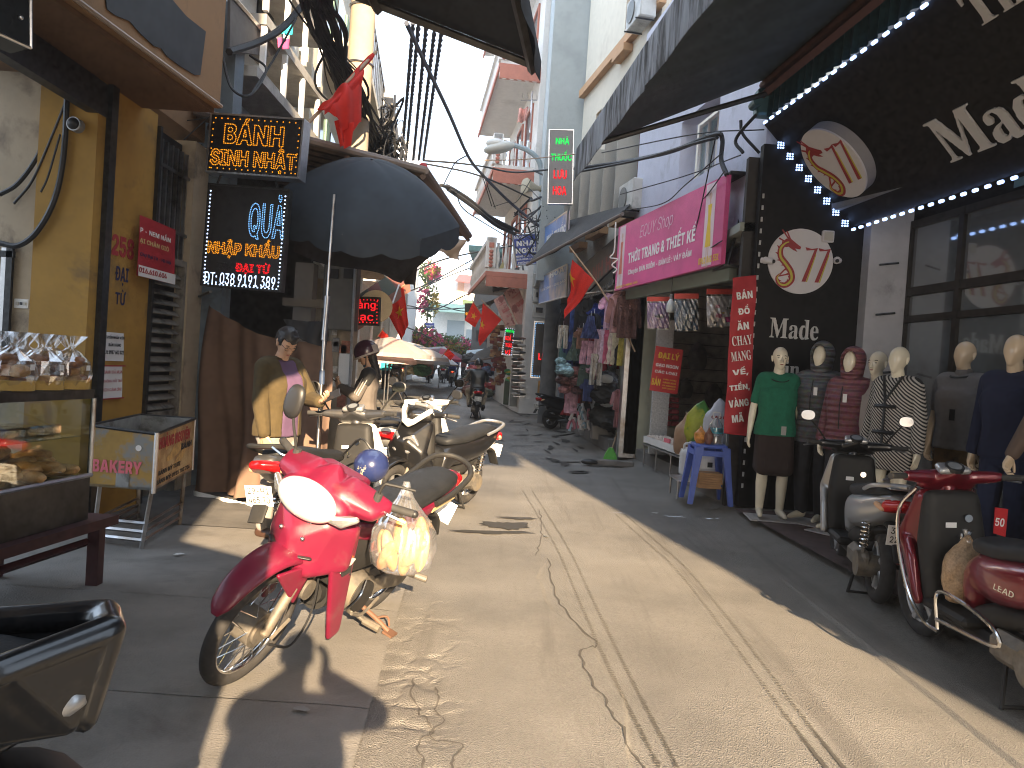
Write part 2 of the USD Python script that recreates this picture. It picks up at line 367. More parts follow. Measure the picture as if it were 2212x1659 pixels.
# cracks, tread marks and scraps on the lane
def ribbon(pts, w0, seed, z=.004):
    P = spline([G(u, v) for u, v in pts], 10); r = random.Random(seed); T = np.gradient(P, axis=0); T /= np.linalg.norm(T, axis=1, keepdims=True); N = np.stack([-T[:, 1], T[:, 0], T[:, 2] * 0], 1); P = P + N * (meshkit.fbm(P * 9 + seed, 3, seed) - .5)[:, None] * .07
    w = A([w0 * r.uniform(.35, 1.3) for _ in P]); w[0] = w[-1] = .002; V = np.vstack([P + N * w[:, None], P - N * w[:, None]]); V[:, 2] = road_z(V[:, 0], V[:, 1]) + z; k = len(P); i = np.arange(k - 1)
    return trimesh.Trimesh(V, np.vstack([np.stack([i, i + k, i + 1], 1), np.stack([i + 1, i + k, i + k + 1], 1)]), process=False)
crk = mat('crack_dark', (.075, .067, .058), .9); trd = mat('tread_mark', (.150, .139, .124), .85)
for k, (p, w_, lab) in enumerate((([(1185, 1205), (1205, 1290), (1288, 1385), (1248, 1410), (1300, 1500), (1345, 1580), (1402, 1680)], .0055, 'long dark crack wandering down the near lane'), ([(890, 1460), (905, 1530), (930, 1570), (905, 1600), (925, 1680)], .005, 'dark broken edge where the concrete meets the asphalt'), ([(935, 1480), (950, 1540), (938, 1590), (990, 1610), (985, 1670)], .004, 'second crack beside the broken concrete edge'), ([(1165, 1100), (1172, 1150), (1160, 1200)], .004, 'short crack near the damp patch'))): single('crack', ribbon(p, w_, k), crk, lab, 'crack')
tm = []
for k, p in enumerate(([(1130, 1060), (1200, 1180), (1300, 1400), (1450, 1700)], [(1150, 1060), (1225, 1180), (1335, 1400), (1490, 1700)], [(1330, 1110), (1480, 1250), (1700, 1540), (1830, 1700)], [(1350, 1110), (1505, 1250), (1735, 1540), (1870, 1700)], [(1250, 1150), (1330, 1260)], [(1015, 1130), (1020, 1250)])):
    P = spline([G(*q) for q in p], 60)
    for q in range(0, len(P) - 1): tm.append(blot(P[q][0], P[q][1], .015 * rs.uniform(.5, 1.1), .006, rs.uniform(-.4, .4) + .3, q + 100 * k))
for m in tm: m.vertices[:, 2] = road_z(m.vertices[:, 0], m.vertices[:, 1]) + .004
single('tyre_marks', tm, trd, 'dotted dark tread marks along the sunlit lane', kind='stuff')
for k, (u, v, c_) in enumerate(((1415, 1110, .5), (1545, 1105, .2), (590, 1330, .5), (650, 1545, .6), (385, 1205, .4), (1180, 1160, .3), (1635, 2000 / 2.0, .4))):
    g_ = G(u, v); single('litter', blot(g_[0], g_[1], .035 if k != 1 else .10, .02 if k != 1 else .07, k, k).apply_translation((0, 0, .022 if g_[0] < -.5 else .006)), mat('litter%d' % (k % 2), (c_, c_, c_ * .96), .8), ('scrap of pale paper before the grocery stand', 'flattened grey cloth beside the banner foot', 'scrap beside the red motorbike front wheel', 'white scrap on the concrete slab joint', 'white scrap beside the bakery cart', 'leaf on the lane', 'scrap by the step')[k], 'litter')
# ================================================================ what stands behind the viewer and casts the shade in the picture
tarpm = mat('tarp_black', (.02, .024, .03), .8, var=.3, scale=3)
hb = thing('corner_house', 'tall house at the bend behind the viewer, on the right', 'building', (8, -8, 0))
hb.add('wall', extr(Polygon([(4.10, -4.0), (5.02, -8.05), (16, -9), (16, -4)]), 24.0), mat('plain_render', (.35, .32, .28), .85, var=.1))
hb.add('roof', extr(Polygon([(4.3, -4.1), (5.3, -8.2), (16, -9.1), (16, -4.1)]), .3).apply_translation((0, 0, 24.01)), mat('tin', (.2, .2, .2), .6))
# tarpaulin awning stretched from the bakery over the lane, steel frame beneath
ta = thing('tarpaulin_awning', 'dark tarpaulin awning stretched over the lane from the bakery, steel frame below', 'awning', (-1.4, 3, 4))
def tp(s, y_): X = (.04 - .115 * (5.3 - y_)); x_ = -2.8 + (X + 2.8) * s; return A([x_, y_ - .12 * (1 - s) * 4, 4.30 - .70 * s])
ta.add('sheet', quad(tp(0, 5.3), tp(1, 5.3), tp(1, -2.6), tp(0, -2.6), 30, 30, lambda s, t: .05 * np.sin(t * 9.4) * np.sin(s * 3.14), thick=.012), tarpm, True)
fm = mat('frame_steel', (.10, .095, .09), .5, metal=.5, var=.3)
for k in range(5): y_ = 5.25 - k * 1.9; ta.add('cross_bar', tube([tp(0, y_) - A([0, 0, .06]), tp(1, y_) - A([0, 0, .06])], .028, 4), fm)
for s in (.985, .62, .25): ta.add('long_bar', tube([tp(s, 5.28) - A([0, 0, .09]), tp(s, -2.5) - A([0, 0, .09])], .03, 4), fm)
ta.add('fringe', quad(tp(1, 5.3) + A([.01, 0, 0]), tp(1, -2.6) + A([.01, 0, 0]), tp(1, -2.6) - A([-.01, 0, .10]), tp(1, 5.3) - A([-.01, 0, .13]), 60, 2, lambda s, t: .02 * np.sin(s * 60) * t, thick=.004), tarpm, True)
# a vendor's stall roof at the left behind the viewer
vs = thing('vendor_stall', 'street vendor stall with low sheet roof behind the viewer on the left', 'stall', (-1.6, -.4, 0))
vs.add('roof', quad((-3.2, .1, 2.75), (-.26, .1, 2.0), (-.14, -1.4, 2.05), (-3.2, -1.4, 2.8), 10, 6, thick=.03), tarpm)
vs.add('roof_flap', quad((-1.3, .1, 2.26), (-.26, .1, 2.0), (-.26, .1, 1.52), (-1.3, .1, 1.62), 16, 4, lambda s, t: .02 * np.sin(s * 20) * t, thick=.008), tarpm, True)
vs.add('side_sheet', quad((-.46, .05, 2.0), (-.20, -1.3, 2.05), (-.15, -1.3, .1), (-.44, .05, .1), 20, 10, lambda s, t: .03 * np.sin(s * 12), thick=.01), tarpm, True)
vs.add('back_sheet', quad((-3.2, -.9, 2.77), (-.3, -.9, 2.02), (-.3, -.9, .05), (-3.2, -.9, .05), 20, 10, lambda s, t: .03 * np.sin(s * 12), thick=.01), tarpm, True)
for x_, y_ in ((-.5, 0), (-.22, -1.3), (-3, 0), (-3, -1.3)): vs.add('post', tube([(x_, y_, 0), (x_, y_, 2.0 if x_ > -1 else 2.7)], .02, 8), steel if 'steel' in mats else fm)
lb = thing('corner_house', 'tall house behind the viewer, on the left of the bend', 'building', (-5, -6, 0))
lb.add('wall', extr(Polygon([(-.15, -4.2), (.2, -8.0), (-12, -8), (-12, -4.2)]), 15.0), mat('plain_render', None)); lb.add('bridge_room', bx((1.95, -5.2, 8.45), (4.5, 1.2, 3.5)), mat('plain_render', None)); lb.add('roof', extr(Polygon([(-.25, -4.3), (.1, -7.9), (-12, -7.9), (-12, -4.3)]), .3).apply_translation((0, 0, 15.01)), mat('tin', None))
# ================================================================ left row
yel = mat('yellow_paint', (.36, .20, .035), .75, var=.12, scale=3, dirt=(.16, .10, .04), dfac=(.58, .75), dscale=1.6, bump=.05)
tan_ = mat('tan_render', (.27, .155, .075), .85, var=.12, scale=2, bump=.1, dirt=(.15, .09, .05), dfac=(.55, .75))
beige = mat('beige_wall', (.42, .34, .24), .85, var=.1, scale=2.5, bump=.08, dirt=(.2, .16, .12), dfac=(.55, .68))
dsteel = mat('dark_steel', (.05, .05, .05), .45, metal=.6, var=.3, scale=20)
steel = mat('steel', (.45, .45, .46), .35, metal=1.0, var=.15, scale=12, dirt=(.22, .17, .12), dfac=(.5, .7))
alu = mat('aluminium', (.62, .62, .63), .3, metal=1.0, var=.1, scale=30)
blk = mat('black_plastic', (.018, .018, .019), .45)
blkr = mat('black_rubber', (.03, .029, .028), .8, var=.3, scale=14)
dark = mat('dark_cloth', (.022, .022, .024), .85, var=.3, scale=5)
bluegrey = mat('bluegrey_paint', (.16, .20, .235), .7, var=.12, scale=3, dirt=(.09, .1, .1), dfac=(.55, .7))
white = mat('white_paint', (.72, .71, .69), .6, var=.06, scale=4)
paper = mat('paper', (.72, .71, .70), .8)
redcloth = mat('red_banner', (.40, .02, .03), .65, var=.12, scale=6)
navy = mat('navy_ink', (.02, .02, .07), .7); redink = mat('red_ink', (.35, .03, .035), .7); blackink = mat('black_ink', (.02, .02, .02), .7); yelink = mat('yellow_ink', (.75, .50, .04), .6); whiteink = mat('white_ink', (.8, .79, .78), .6); pinkink = mat('pink_ink', (.70, .16, .20), .6)
WX = -3.4
def WL(u, v): return PX(u, v, (WX, 0, 0), (1, 0, 0))
def lay(node, name, text, M, x0, y0, x1, y1, m, z=.002, bold=800, shear=0, font='Inter.woff2', depth=.0015, label=None):
    "lettering laid on a board of frame M (x right, y up from its lower left corner)"
    return node.add(name, extr(fit(letters(text, bold, font), x0, y0, x1, y1, shear), depth, up(M, z)), m, False, label=label)
yb = thing('bakery_building', 'yellow and tan bakery front with a deep box canopy and the number 258', 'building', (-3.4, 5, 0))
yb.add('wall', bx((-4.6, 6.27, 1.8), (1.5, .14, 3.6)), beige)
yb.add('pillar', bx((-3.63, 6.2, 1.8), (.46, .18, 3.6)), yel, label='yellow painted pillar')
yb.add('pillar', bx((WX - .1, 6.72, 1.8), (.2, .76, 3.598)), yel)
yb.add('pillar', bx((WX - .1, 8.1, 1.8), (.22, .36, 3.6)), beige, label='pale beige pillar right of the louvred door')
fr_ = yb.add('door_frame', [bx((WX + .01, 6.28, 1.8), (.07, .10, 3.59)), bx((WX + .01, 7.12, 1.75), (.05, .04, 3.5))], dsteel)
yb.add('upper_wall', bx((-3.9, 3.4, 6.5), (1.0, 9.5, 5.7)), tan_)
ca, cb = A([-3.24, 1.0]), A([-2.72, 6.8])
def canopy(z0, z1, o=0.0):
    pl = Polygon([(ca[0] + o, ca[1]), (cb[0] + o, cb[1]), (-3.45, 6.8), (-3.45, 1.0)]); m = extr(pl, z1 - z0); m.vertices[:, 2] += z0; return m
yb.add('canopy', canopy(3.60, 6.6), tan_)
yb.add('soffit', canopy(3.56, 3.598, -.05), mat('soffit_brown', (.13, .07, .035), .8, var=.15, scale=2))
yb.add('trim', tube([(ca[0] + .012, ca[1], 3.62), (cb[0] + .012, cb[1], 3.62)], .018, 6), mat('dull_trim', (.34, .26, .2), .6))
yb.add('beam', bx((-3.44, 3.9, 3.42), (.1, 4.7, .26)), dsteel)
# louvred door with barred transom
d0, d1 = 7.14, 7.93
dm = mat('door_paint', (.22, .20, .17), .7, var=.2, scale=6, dirt=(.07, .06, .05), dfac=(.5, .65), dscale=3)
dn = thing('louvred_door', 'grimy grey louvred door with a barred opening above, behind the red banner', 'door', (WX - .05, 7.5, 0))
dn.add('frame', [bx((WX - .05, d0 + .03, 1.15), (.08, .06, 2.3)), bx((WX - .05, d1 - .03, 1.15), (.08, .06, 2.3)), bx((WX - .05, 7.535, 2.33), (.08, .79, .06)), bx((WX - .05, 7.535, .8), (.06, .67, .09))], dm)
dn.add('panel', [bx((WX - .075, 7.535, .4), (.03, .67, .74)), bx((WX - .055, 7.535, .4), (.02, .42, .5), bev=.008)], dm)
for k in range(15):
    dn.add('slat', bx((0, 0, 0), (.075, .665, .012), trimesh.transformations.translation_matrix((WX - .06, 7.535, .89 + k * .093)) @ rotm([0, 1, 0], .7)), dm)
dn.add('backing', bx((WX - .14, 7.535, 1.8), (.02, .84, 3.5)), blk)
for k in range(7):
    dn.add('bar', bx((WX - .05, d0 + .06 + k * .11, 2.9), (.028, .028, 1.08)), steel)
dn.add('rail', [bx((WX - .036, 7.535, 2.62), (.02, .78, .03)), bx((WX - .036, 7.535, 3.2), (.02, .78, .03))], steel)
# painted number and words on the pillar
def on_wall(node, name, text, p, m, bold=900, x=.004, font='Inter.woff2'):
    a, b, c, d = (WL(*q) for q in p)
    z1, z0 = (a[2] + b[2]) / 2, (c[2] + d[2]) / 2; ya, yb_ = (a[1] + d[1]) / 2, (b[1] + c[1]) / 2
    M = np.eye(4); M[:3, 0] = [0, 1, 0]; M[:3, 1] = [0, 0, 1]; M[:3, 2] = [1, 0, 0]; M[:3, 3] = [WX + x, ya, z0]
    return lay(node, name, text, M, 0, 0, yb_ - ya, z1 - z0, m, 0, bold, font=font)
on_wall(yb, 'number', '258', ((243, 505), (290, 518), (287, 562), (238, 549)), redink)
on_wall(yb, 'lettering', 'ĐẠI', ((249, 574), (277, 580), (275, 620), (247, 614)), navy, 700)
on_wall(yb, 'lettering', 'TỪ', ((249, 622), (272, 628), (268, 662), (247, 655)), navy, 700)
def wsheet(name, label, cat_, p, m, x=.012, ny=6):
    a, b, c, d = (WL(*q) + A([x, 0, 0]) for q in p)
    a[2] = b[2] = (a[2] + b[2]) / 2; c[2] = d[2] = (c[2] + d[2]) / 2; a[1] = d[1] = (a[1] + d[1]) / 2; b[1] = c[1] = (b[1] + c[1]) / 2
    n = thing(name, label, cat_, (d + c) / 2)
    n.add('sheet', quad(a, b, c, d, 8, ny, lambda s, t: .006 * np.sin(s * 5 + t * 3), thick=.002), m)
    M = np.eye(4); M[:3, 0] = [0, 1, 0]; M[:3, 1] = [0, 0, 1]; M[:3, 2] = [1, 0, 0]; M[:3, 3] = d + A([.012, 0, 0])
    return n, M, b[1] - a[1], a[2] - d[2]
n, M, w, h = wsheet('paper_notice', 'white paper notice taped to the 258 pillar, black lines of print', 'notice', ((218, 714), (266, 722), (262, 782), (216, 777)), paper)
for k, t in enumerate(('TUYỂN NHÂN VIÊN', 'BÁN HÀNG', 'LH: 0987 602 022')): lay(n, 'print', t, M, w * (.08 + .15 * (k == 1)), h * (.78 - k * .27), w * (.95 - .15 * (k == 1)), h * (.92 - k * .27), blackink, 0, 800)
n, M, w, h = wsheet('paper_notice', 'lower paper notice on the 258 pillar with faded red print and red tape', 'notice', ((213, 786), (263, 792), (258, 864), (209, 860)), paper)
for k, t in enumerate(('BÁNH ĐÃ MUA', 'KHÔNG ĐỔI TRẢ', 'XIN CẢM ƠN!')): lay(n, 'print', t, M, w * .12, h * (.76 - k * .26), w * .92, h * (.88 - k * .26), mat('faded_red', (.45, .2, .2), .8), 0, 700)
for zz in (.0, .97): n.add('tape', bx((0, 0, 0), (w * 1.1, h * .04, .001), up(M, .004) @ trimesh.transformations.translation_matrix((w / 2, h * (zz + .02), 0))), redink)
n, M, w, h = wsheet('banner', 'red cloth banner with white and yellow words hung over the louvred door', 'banner', ((283, 466), (364, 492), (360, 612), (279, 596)), redcloth, .07)
lay(n, 'print', 'P - NEM NẮM', M, .0, h * .72, w * .82, h * .84, whiteink, 0, 700); lay(n, 'print', 'ẠI CHÂN GIÒ', M, .0, h * .53, w * .78, h * .65, mat('tan_ink', (.6, .45, .2), .6), 0, 700)
lay(n, 'print', 'Chợ Đại Từ - Hà Nội', M, .02, h * .32, w * .86, h * .40, navy, 0, 700)
n.add('strip', bx((w / 2, h * .09, .004), (w, h * .18, .004), M), paper); lay(n, 'print', '016.610.604', M, .0, h * .06, w * .74, h * .15, redink, .008, 800)
# house number of the next shop
c = D(433, 515, 8.3)
n = thing('number_plate', 'small dark enamel house plate reading 256 on the blue grey pilaster', 'number plate', c)
M = np.eye(4); M[:3, 0] = [.8, .6, 0]; M[:3, 1] = [0, 0, 1]; M[:3, 2] = [.6, -.8, 0]; M[:3, 3] = c - A([.1, .02, .1])
n.add('plate', bx((.11, .1, 0), (.22, .2, .012), M, bev=.004), mat('enamel', (.03, .02, .04), .3)); lay(n, 'digits', '256', M, .03, .04, .19, .16, whiteink, .008, 500, font='NotoSansMath-Regular.woff2')
# small fittings on the beige wall
YW = 6.2
def WY(u, v, y=YW): return PX(u, v, (0, y, 0), (0, 1, 0))
c = WY(47, 656); n = thing('wall_switch', 'white twin light switch on the beige bakery wall', 'switch', c)
n.add('plate', bx(c, (.12, .015, .075), bev=.004), white); [n.add('rocker', bx(c + A([x_, -.01, 0]), (.02, .01, .025)), m_) for x_ in (-.03, .03) for m_ in [mat('off_white', (.5, .48, .42), .5)]]; n.add('socket', bx(c + A([0, -.009, 0]), (.02, .006, .022)), blk)
c = WY(160, 268, 6.05); n = thing('security_camera', 'small dome security camera under the bakery canopy on the yellow pillar', 'camera', c)
n.add('dome', sph(c, .05), blk); n.add('collar', tube([c + A([0, .06, 0]), c + A([0, 0, .0])], .055, 14), mat('grey_plastic', (.25, .25, .25), .5)); n.add('trim', ring(.05, .006, 20, 6, c=c - A([0, .01, 0])), alu)
for k, (pts, r) in enumerate(([((0, 420), (40, 395), (85, 330), (120, 230), (140, 170)), .018], [((30, 440), (70, 390), (110, 300), (150, 200)), .010], [((0, 525), (40, 530), (80, 500), (118, 430), (138, 330), (146, 180)), .022], [((88, 415), (104, 380), (130, 290)), .008])):
    single('cable', tube(spline([WY(u, v, 6.14 - .03 * k) for u, v in pts], 5), r, 7), blk, ('thick black cable sagging across the upper bakery wall', 'thin black cable beside the thick one on the bakery wall', 'thick dark hose curving down around the bakery switch wall', 'short frayed black cable on the bakery wall')[k], 'cable')
n = thing('shop_window', 'aluminium framed window edge at the far left of the bakery wall', 'window', WY(8, 650, 6.18))
n.add('frame', [bx(WY(17, 650, 6.17), (.05, .03, .9)), bx(WY(4, 548, 6.17), (.2, .03, .05))], dsteel); n.add('sash', bx(WY(6, 650, 6.175), (.05, .02, .85)), alu)
# torn black poster on the fascia
def CF(u, v):
    nrm = np.cross(np.append(cb - ca, 0), [0, 0, 1.0]); return PX(u, v, np.append(ca, 3.6), nrm)
pts = [(225, -5), (228, 20), (246, 33), (276, 45), (300, 72), (330, 100), (345, 104), (358, 122), (385, 142), (418, 162), (430, 162), (442, 68), (400, 35), (370, 0), (340, -10)]
P3 = [CF(u, v) for u, v in pts]; o = P3[0]; dirv = np.append((cb - ca) / np.linalg.norm(cb - ca), 0)
pl = Polygon([(np.dot(p - o, dirv), p[2] - o[2]) for p in P3]).buffer(0)
nn = A([dirv[1], -dirv[0], 0]); M = np.eye(4); M[:3, 0] = dirv; M[:3, 1] = [0, 0, 1]; M[:3, 2] = nn; M[:3, 3] = o + nn * .006
single('poster', extr(pl, .006, M), mat('black_vinyl', (.018, .019, .021), .5, var=.4, scale=7), 'torn black vinyl left on the tan canopy fascia above the bakery', 'poster', smooth=False)
# black sign box hanging at the corner
n = thing('sign_box', 'black sign box with a thin aluminium edge hanging at the upper left corner', 'sign', D(20, 50, 2.6))
a, b, c, d = D(-120, -120, 2.5), D(66, -120, 2.75), D(67, 104, 2.75), D(-120, 20, 2.5)
n.add('box', slab(a, b, c, d, .12), mat('gloss_black', (.012, .013, .014), .25)); n.add('edge', [tube([b, c], .006, 6), tube([c, d], .006, 6), tube([D(23, -120, 2.69), D(21, 83, 2.69)], .004, 6)], alu); n.add('bolt', sph(D(45, 38, 2.7), .009, 1), alu)
# ---------------- LED signs
ledA = glow('led_amber', (1.0, .34, .012), .30); ledW = glow('led_white', (.55, .72, 1.0), .45); ledR = glow('led_red', (1.0, .012, .018), .30); ledG = glow('led_green', (.01, 1.0, .12), .24); ledB = glow('led_ice', (.22, .55, 1.0), .30)
board = mat('sign_board', (.014, .012, .012), .35)
def led_sign(name, label, p, depth, lines, edge=None, th=.13, face=None, frame=alu, step=.02, r=.0062, border=.055, rim=.016):
    a, b, c, d = (D(u, v, dd) for (u, v), dd in zip(p, depth if isinstance(depth, (list, tuple)) else [depth] * 4)); d = PX(*p[3], a, np.cross(b - a, c - b))
    M = frame_of(a, b, d); w, h = np.linalg.norm(b - a), np.linalg.norm(d - a); M = M @ trimesh.transformations.translation_matrix((0, -h, 0))
    n = thing(name, label, 'sign', (c + d) / 2)
    n.add('board', bx((w / 2, h / 2, -th / 2), (w - .004, h - .004, th), M), face or board)
    n.add('frame', [bx((w / 2, rim / 2, -th / 2 + .006), (w, rim, th), M), bx((w / 2, h - rim / 2, -th / 2 + .006), (w, rim, th), M), bx((rim / 2, h / 2, -th / 2 + .006), (rim, h - 2 * rim, th), M), bx((w - rim / 2, h / 2, -th / 2 + .006), (rim, h - 2 * rim, th), M)], frame)
    for t, x0, y0, x1, y1, m, style, bold in lines:
        g = fit(letters(t, bold), x0 * w, y0 * h, x1 * w, y1 * h)
        if style == 'out': n.add('lamps', dots(g, step, r, up(M, .002)), m, False)
        elif style == 'two': n.add('lamps', [dots(g, step, r, up(M, .002)), dots(g.buffer(-.016), step, r, up(M, .002))] if g.buffer(-.016).area > 0 else dots(g, step, r, up(M, .002)), m, False)
        elif style == 'off': n.add('dark_lamps', dots(g, step, r, up(M, .002)), mat('led_off', (.03, .028, .028), .5), False)
        else: n.add('lamps', extr(g, .004, up(M, .002)), m, False)
    if edge:
        m, sp = edge; pts = []
        for t in np.arange(border, w - border / 2, sp): pts += [(t, border * .8), (t, h - border * .8)]
        for t in np.arange(border * .8, h - border * .8, sp): pts += [(border * .7, t), (w - border * .7, t)]
        n.add('edge_lamps', studs(pts, r * 1.15, up(M, .002)), m, False)
    return n, M, w, h
led_sign('led_sign', 'amber LED sign reading BÁNH SINH NHẬT hung out above the bakery cart', ((455, 243), (658, 256), (640, 400), (450, 372)), (7.0, 6.9, 6.9, 7.0),
    [('BÁNH', .17, .50, .80, .93, ledA, 'out', 800), ('SINH NHẬT', .05, .06, .95, .47, ledA, 'out', 700)], (ledA, .058), th=.16, step=.016, r=.0055)
n, M, w, h = led_sign('led_sign', 'LED sign reading QUẢ NHẬP KHẨU with a phone number below the amber sign', ((450, 395), (625, 408), (611, 628), (443, 617)), (7.15, 7.1, 7.1, 7.15),
    [('QUẢ', .54, .49, .97, .93, ledB, 'out', 600), ('NHẬP KHẨU', .06, .29, .94, .49, ledA, 'out', 700), ('256', .19, .17, .38, .24, None, 'off', 500), ('ĐẠI TỪ', .42, .145, .84, .265, ledR, 'out', 500), ('ĐT: 038 9191 389', .04, .03, .92, .14, ledW, 'fill', 400)], None, th=.1, frame=dsteel, step=.016, r=.0055)
pts = [(t, .022) for t in np.arange(.04, w - .02, .036)] + [(.03, t) for t in np.arange(.05, h * .93, .036)] + [(w - .03, t) for t in np.arange(.05, h * .93, .036)]
n.add('edge_lamps', studs(pts, .0085, up(M, .002)), ledW, False)
n.add('bracket', [tube([D(470, 395, 7.1), D(480, 372, 7.05)], .012, 6), tube([D(600, 405, 7.1), D(596, 392, 7.0)], .012, 6), tube([D(455, 630, 7.15), D(430, 640, 8.2)], .015, 6)], dsteel)
# ---------------- display case and bench
glassm = clear('shop_glass', (.92, .94, .92), .015, .03, 0, .22)
cs = thing('display_case', 'glass fronted bakery display case full of loaves on a maroon bench', 'display case', (-3.0, 4.6, 0))
cf = A([-2.78, 5.78]); cd_ = A([.02, 1.0]); cd_ /= np.linalg.norm(cd_)           # far front corner, direction along the lane
C0, C1 = A([-2.80, 2.0]), A([-2.50, 4.62]); BK = -.62
def cp(t, back, z): q = C0 + (C1 - C0) * t; return A([q[0] + BK * back, q[1], z])
cdark = mat('case_steel', (.10, .095, .09), .4, metal=.7, var=.3, scale=10, dirt=(.05, .045, .04), dfac=(.45, .65))
for nm, z0, z1, m in (('base', .42, .68, cdark), ('top', 1.15, 1.205, cdark)):
    cs.add(nm, skin([A([cp(0, 0, z0), cp(1, 0, z0), cp(1, 1, z0), cp(0, 1, z0)]), A([cp(0, 0, z1), cp(1, 0, z1), cp(1, 1, z1), cp(0, 1, z1)])]), m, False)
cs.add('pane', slab(cp(0, 0, 1.15), cp(1, 0, 1.15), cp(1, 0, .68), cp(0, 0, .68), .005), glassm, False); cs.add('pane', slab(cp(1, 0, 1.15), cp(1, 1, 1.15), cp(1, 1, .68), cp(1, 0, .68), .005), glassm, False)
for t, bk in ((1, 0), (1, 1), (0, 0)): cs.add('post', tube([cp(t, bk, .68), cp(t, bk, 1.15)], .012, 6), steel)
cs.add('shelf', quad(cp(0, .08, .92), cp(.99, .08, .92), cp(.99, 1, .92), cp(0, 1, .92), thick=.006), clear('shelf_glass', (.8, .85, .8), .12), False)
cs.add('rail', tube([cp(0, -.01, .69), cp(1, -.01, .69)], .014, 6), steel)
cs.add('back_panel', quad(cp(0, 1.0, 1.15), cp(1, 1.0, 1.15), cp(1, 1.0, .68), cp(0, 1.0, .68), thick=.01), mat('case_back', (.16, .12, .06), .6), False)
lampw = glow('tube_warm', (1.0, .72, .25), 4.0)
cs.add('lamp_tube', tube([cp(.70, .75, .905), cp(.88, .75, .905)], .012, 8), lampw); cs.add('lamp_tube', tube([cp(.4, .2, 1.14), cp(.72, .2, 1.14)], .007, 8), glow('tube_white', (1.0, .75, .4), 2.0))
bread = mat('bread_crust', (.42, .22, .07), .6, var=.4, scale=22, bump=.2, bscale=120, dirt=(.62, .42, .2), dfac=(.45, .7), dscale=14)
bread2 = mat('bread_brown', (.24, .095, .03), .4, var=.35, scale=20)
r5 = random.Random(5)
def bun(c, s, seed=0, long=1.0, rough=0.0):
    m = trimesh.creation.icosphere(3 if rough else 2, 1.0); P = m.vertices
    k = 1 + .25 * (meshkit.fbm(P * 2 + seed, 2, seed) - .5) + rough * (meshkit.fbm(P * 4 + seed, 3, seed + 1) - .5)
    m.vertices = P * k[:, None] * A([s * long, s, s * .62]); m.apply_transform(rotm([0, 0, 1], r5.uniform(0, 3))); m.apply_transform(rotm([1, 0, 0], r5.uniform(-.4, .4))); m.apply_translation(c); return m
for k in range(46):
    t, bk = r5.uniform(.68, .98), r5.uniform(.1, .85); c = cp(t, bk, .71 + r5.uniform(0, .12) * (1 if bk > .3 else .4))
    single('loaf', bun(c, r5.uniform(.045, .07), k, r5.uniform(1.2, 1.9)), bread, 'golden bun piled in the lower tray of the bakery display case', 'bread', 'buns heaped in the display case', smooth=True)
for k in range(5):
    c = cp(.74 + k * .055, .45, .955); n = thing('pastry_box', 'clear plastic pastry box on the upper shelf of the display case', 'box', c, group='pastry boxes on the case shelf')
    n.add('lid', bx(c, (.22, .2, .06), bev=.01), clear('clear_plastic', (.9, .9, .88), .25, .08)); n.add('pastry', [bun(c + A([dx, dy, -.008]), .04, k) for dx in (-.05, .05) for dy in (-.045, .045)], bread)
n = thing('bench', 'maroon wooden bench carrying the display case', 'bench', (-3, 4.4, 0)); mar = mat('maroon_wood', (.055, .018, .018), .6, var=.3, scale=9)
n.add('top', skin([A([cp(0, -.12, .36), cp(1.07, -.12, .36), cp(1.07, 1.05, .36), cp(0, 1.05, .36)]), A([cp(0, -.12, .418), cp(1.07, -.12, .418), cp(1.07, 1.05, .418), cp(0, 1.05, .418)])]), mar, False)
for t, bk in ((1.02, -.04), (1.02, .95), (.45, -.04), (.45, .95)): q = cp(t, bk, .18); n.add('leg', bx(q, (.07, .07, .36)), mar)
n.add('rail', tube([cp(0, 0, .28), cp(1, 0, .28)], .025, 4), mar)
cello = clear('cellophane', (.92, .92, .92), .09, .1)
for k in range(6):
    t = .79 + k * .042; c = cp(t, .14 + .30 * (k % 2), 1.205)
    n = thing('bread_bag', ('cellophane bag of glazed rolls on the display case, %s' % ('furthest left in view', 'second from the left', 'third from the left', 'fourth from the left', 'fifth from the left', 'at the right end')[k]), 'bread bag', c, group='bags of rolls on the display case')
    for q in range(5): n.add('roll', bun(c + A([r5.uniform(-.06, .06), r5.uniform(-.06, .06), .05 + .055 * (q // 2)]), .055, q + k), bread2 if q % 3 else bread, True)
    S = []
    for z_, rr in ((0, .10), (.08, .125), (.16, .11), (.215, .05), (.235, .022), (.25, .03), (.31, .075)):
        an = np.arange(18) * 2 * math.pi / 18; j = 1 + (.25 if z_ > .2 else .06) * np.array([r5.uniform(-1, 1) for _ in an]); S.append(np.stack([c[0] + np.cos(an) * rr * j, c[1] + np.sin(an) * rr * j, np.full(18, c[2] + z_ + .002)], 1))
    n.add('wrapper', skin(S, False), cello, False); n.add('tag', bx(c + A([.125, -.02, .13]), (.004, .035, .03)), paper); n.add('base_card', tube([c + A([0, 0, .003]), c + A([0, 0, .055])], .112, 18), mat('card_%d' % (k % 2), ((.5, .32, .08), (.6, .58, .55))[k % 2], .7))
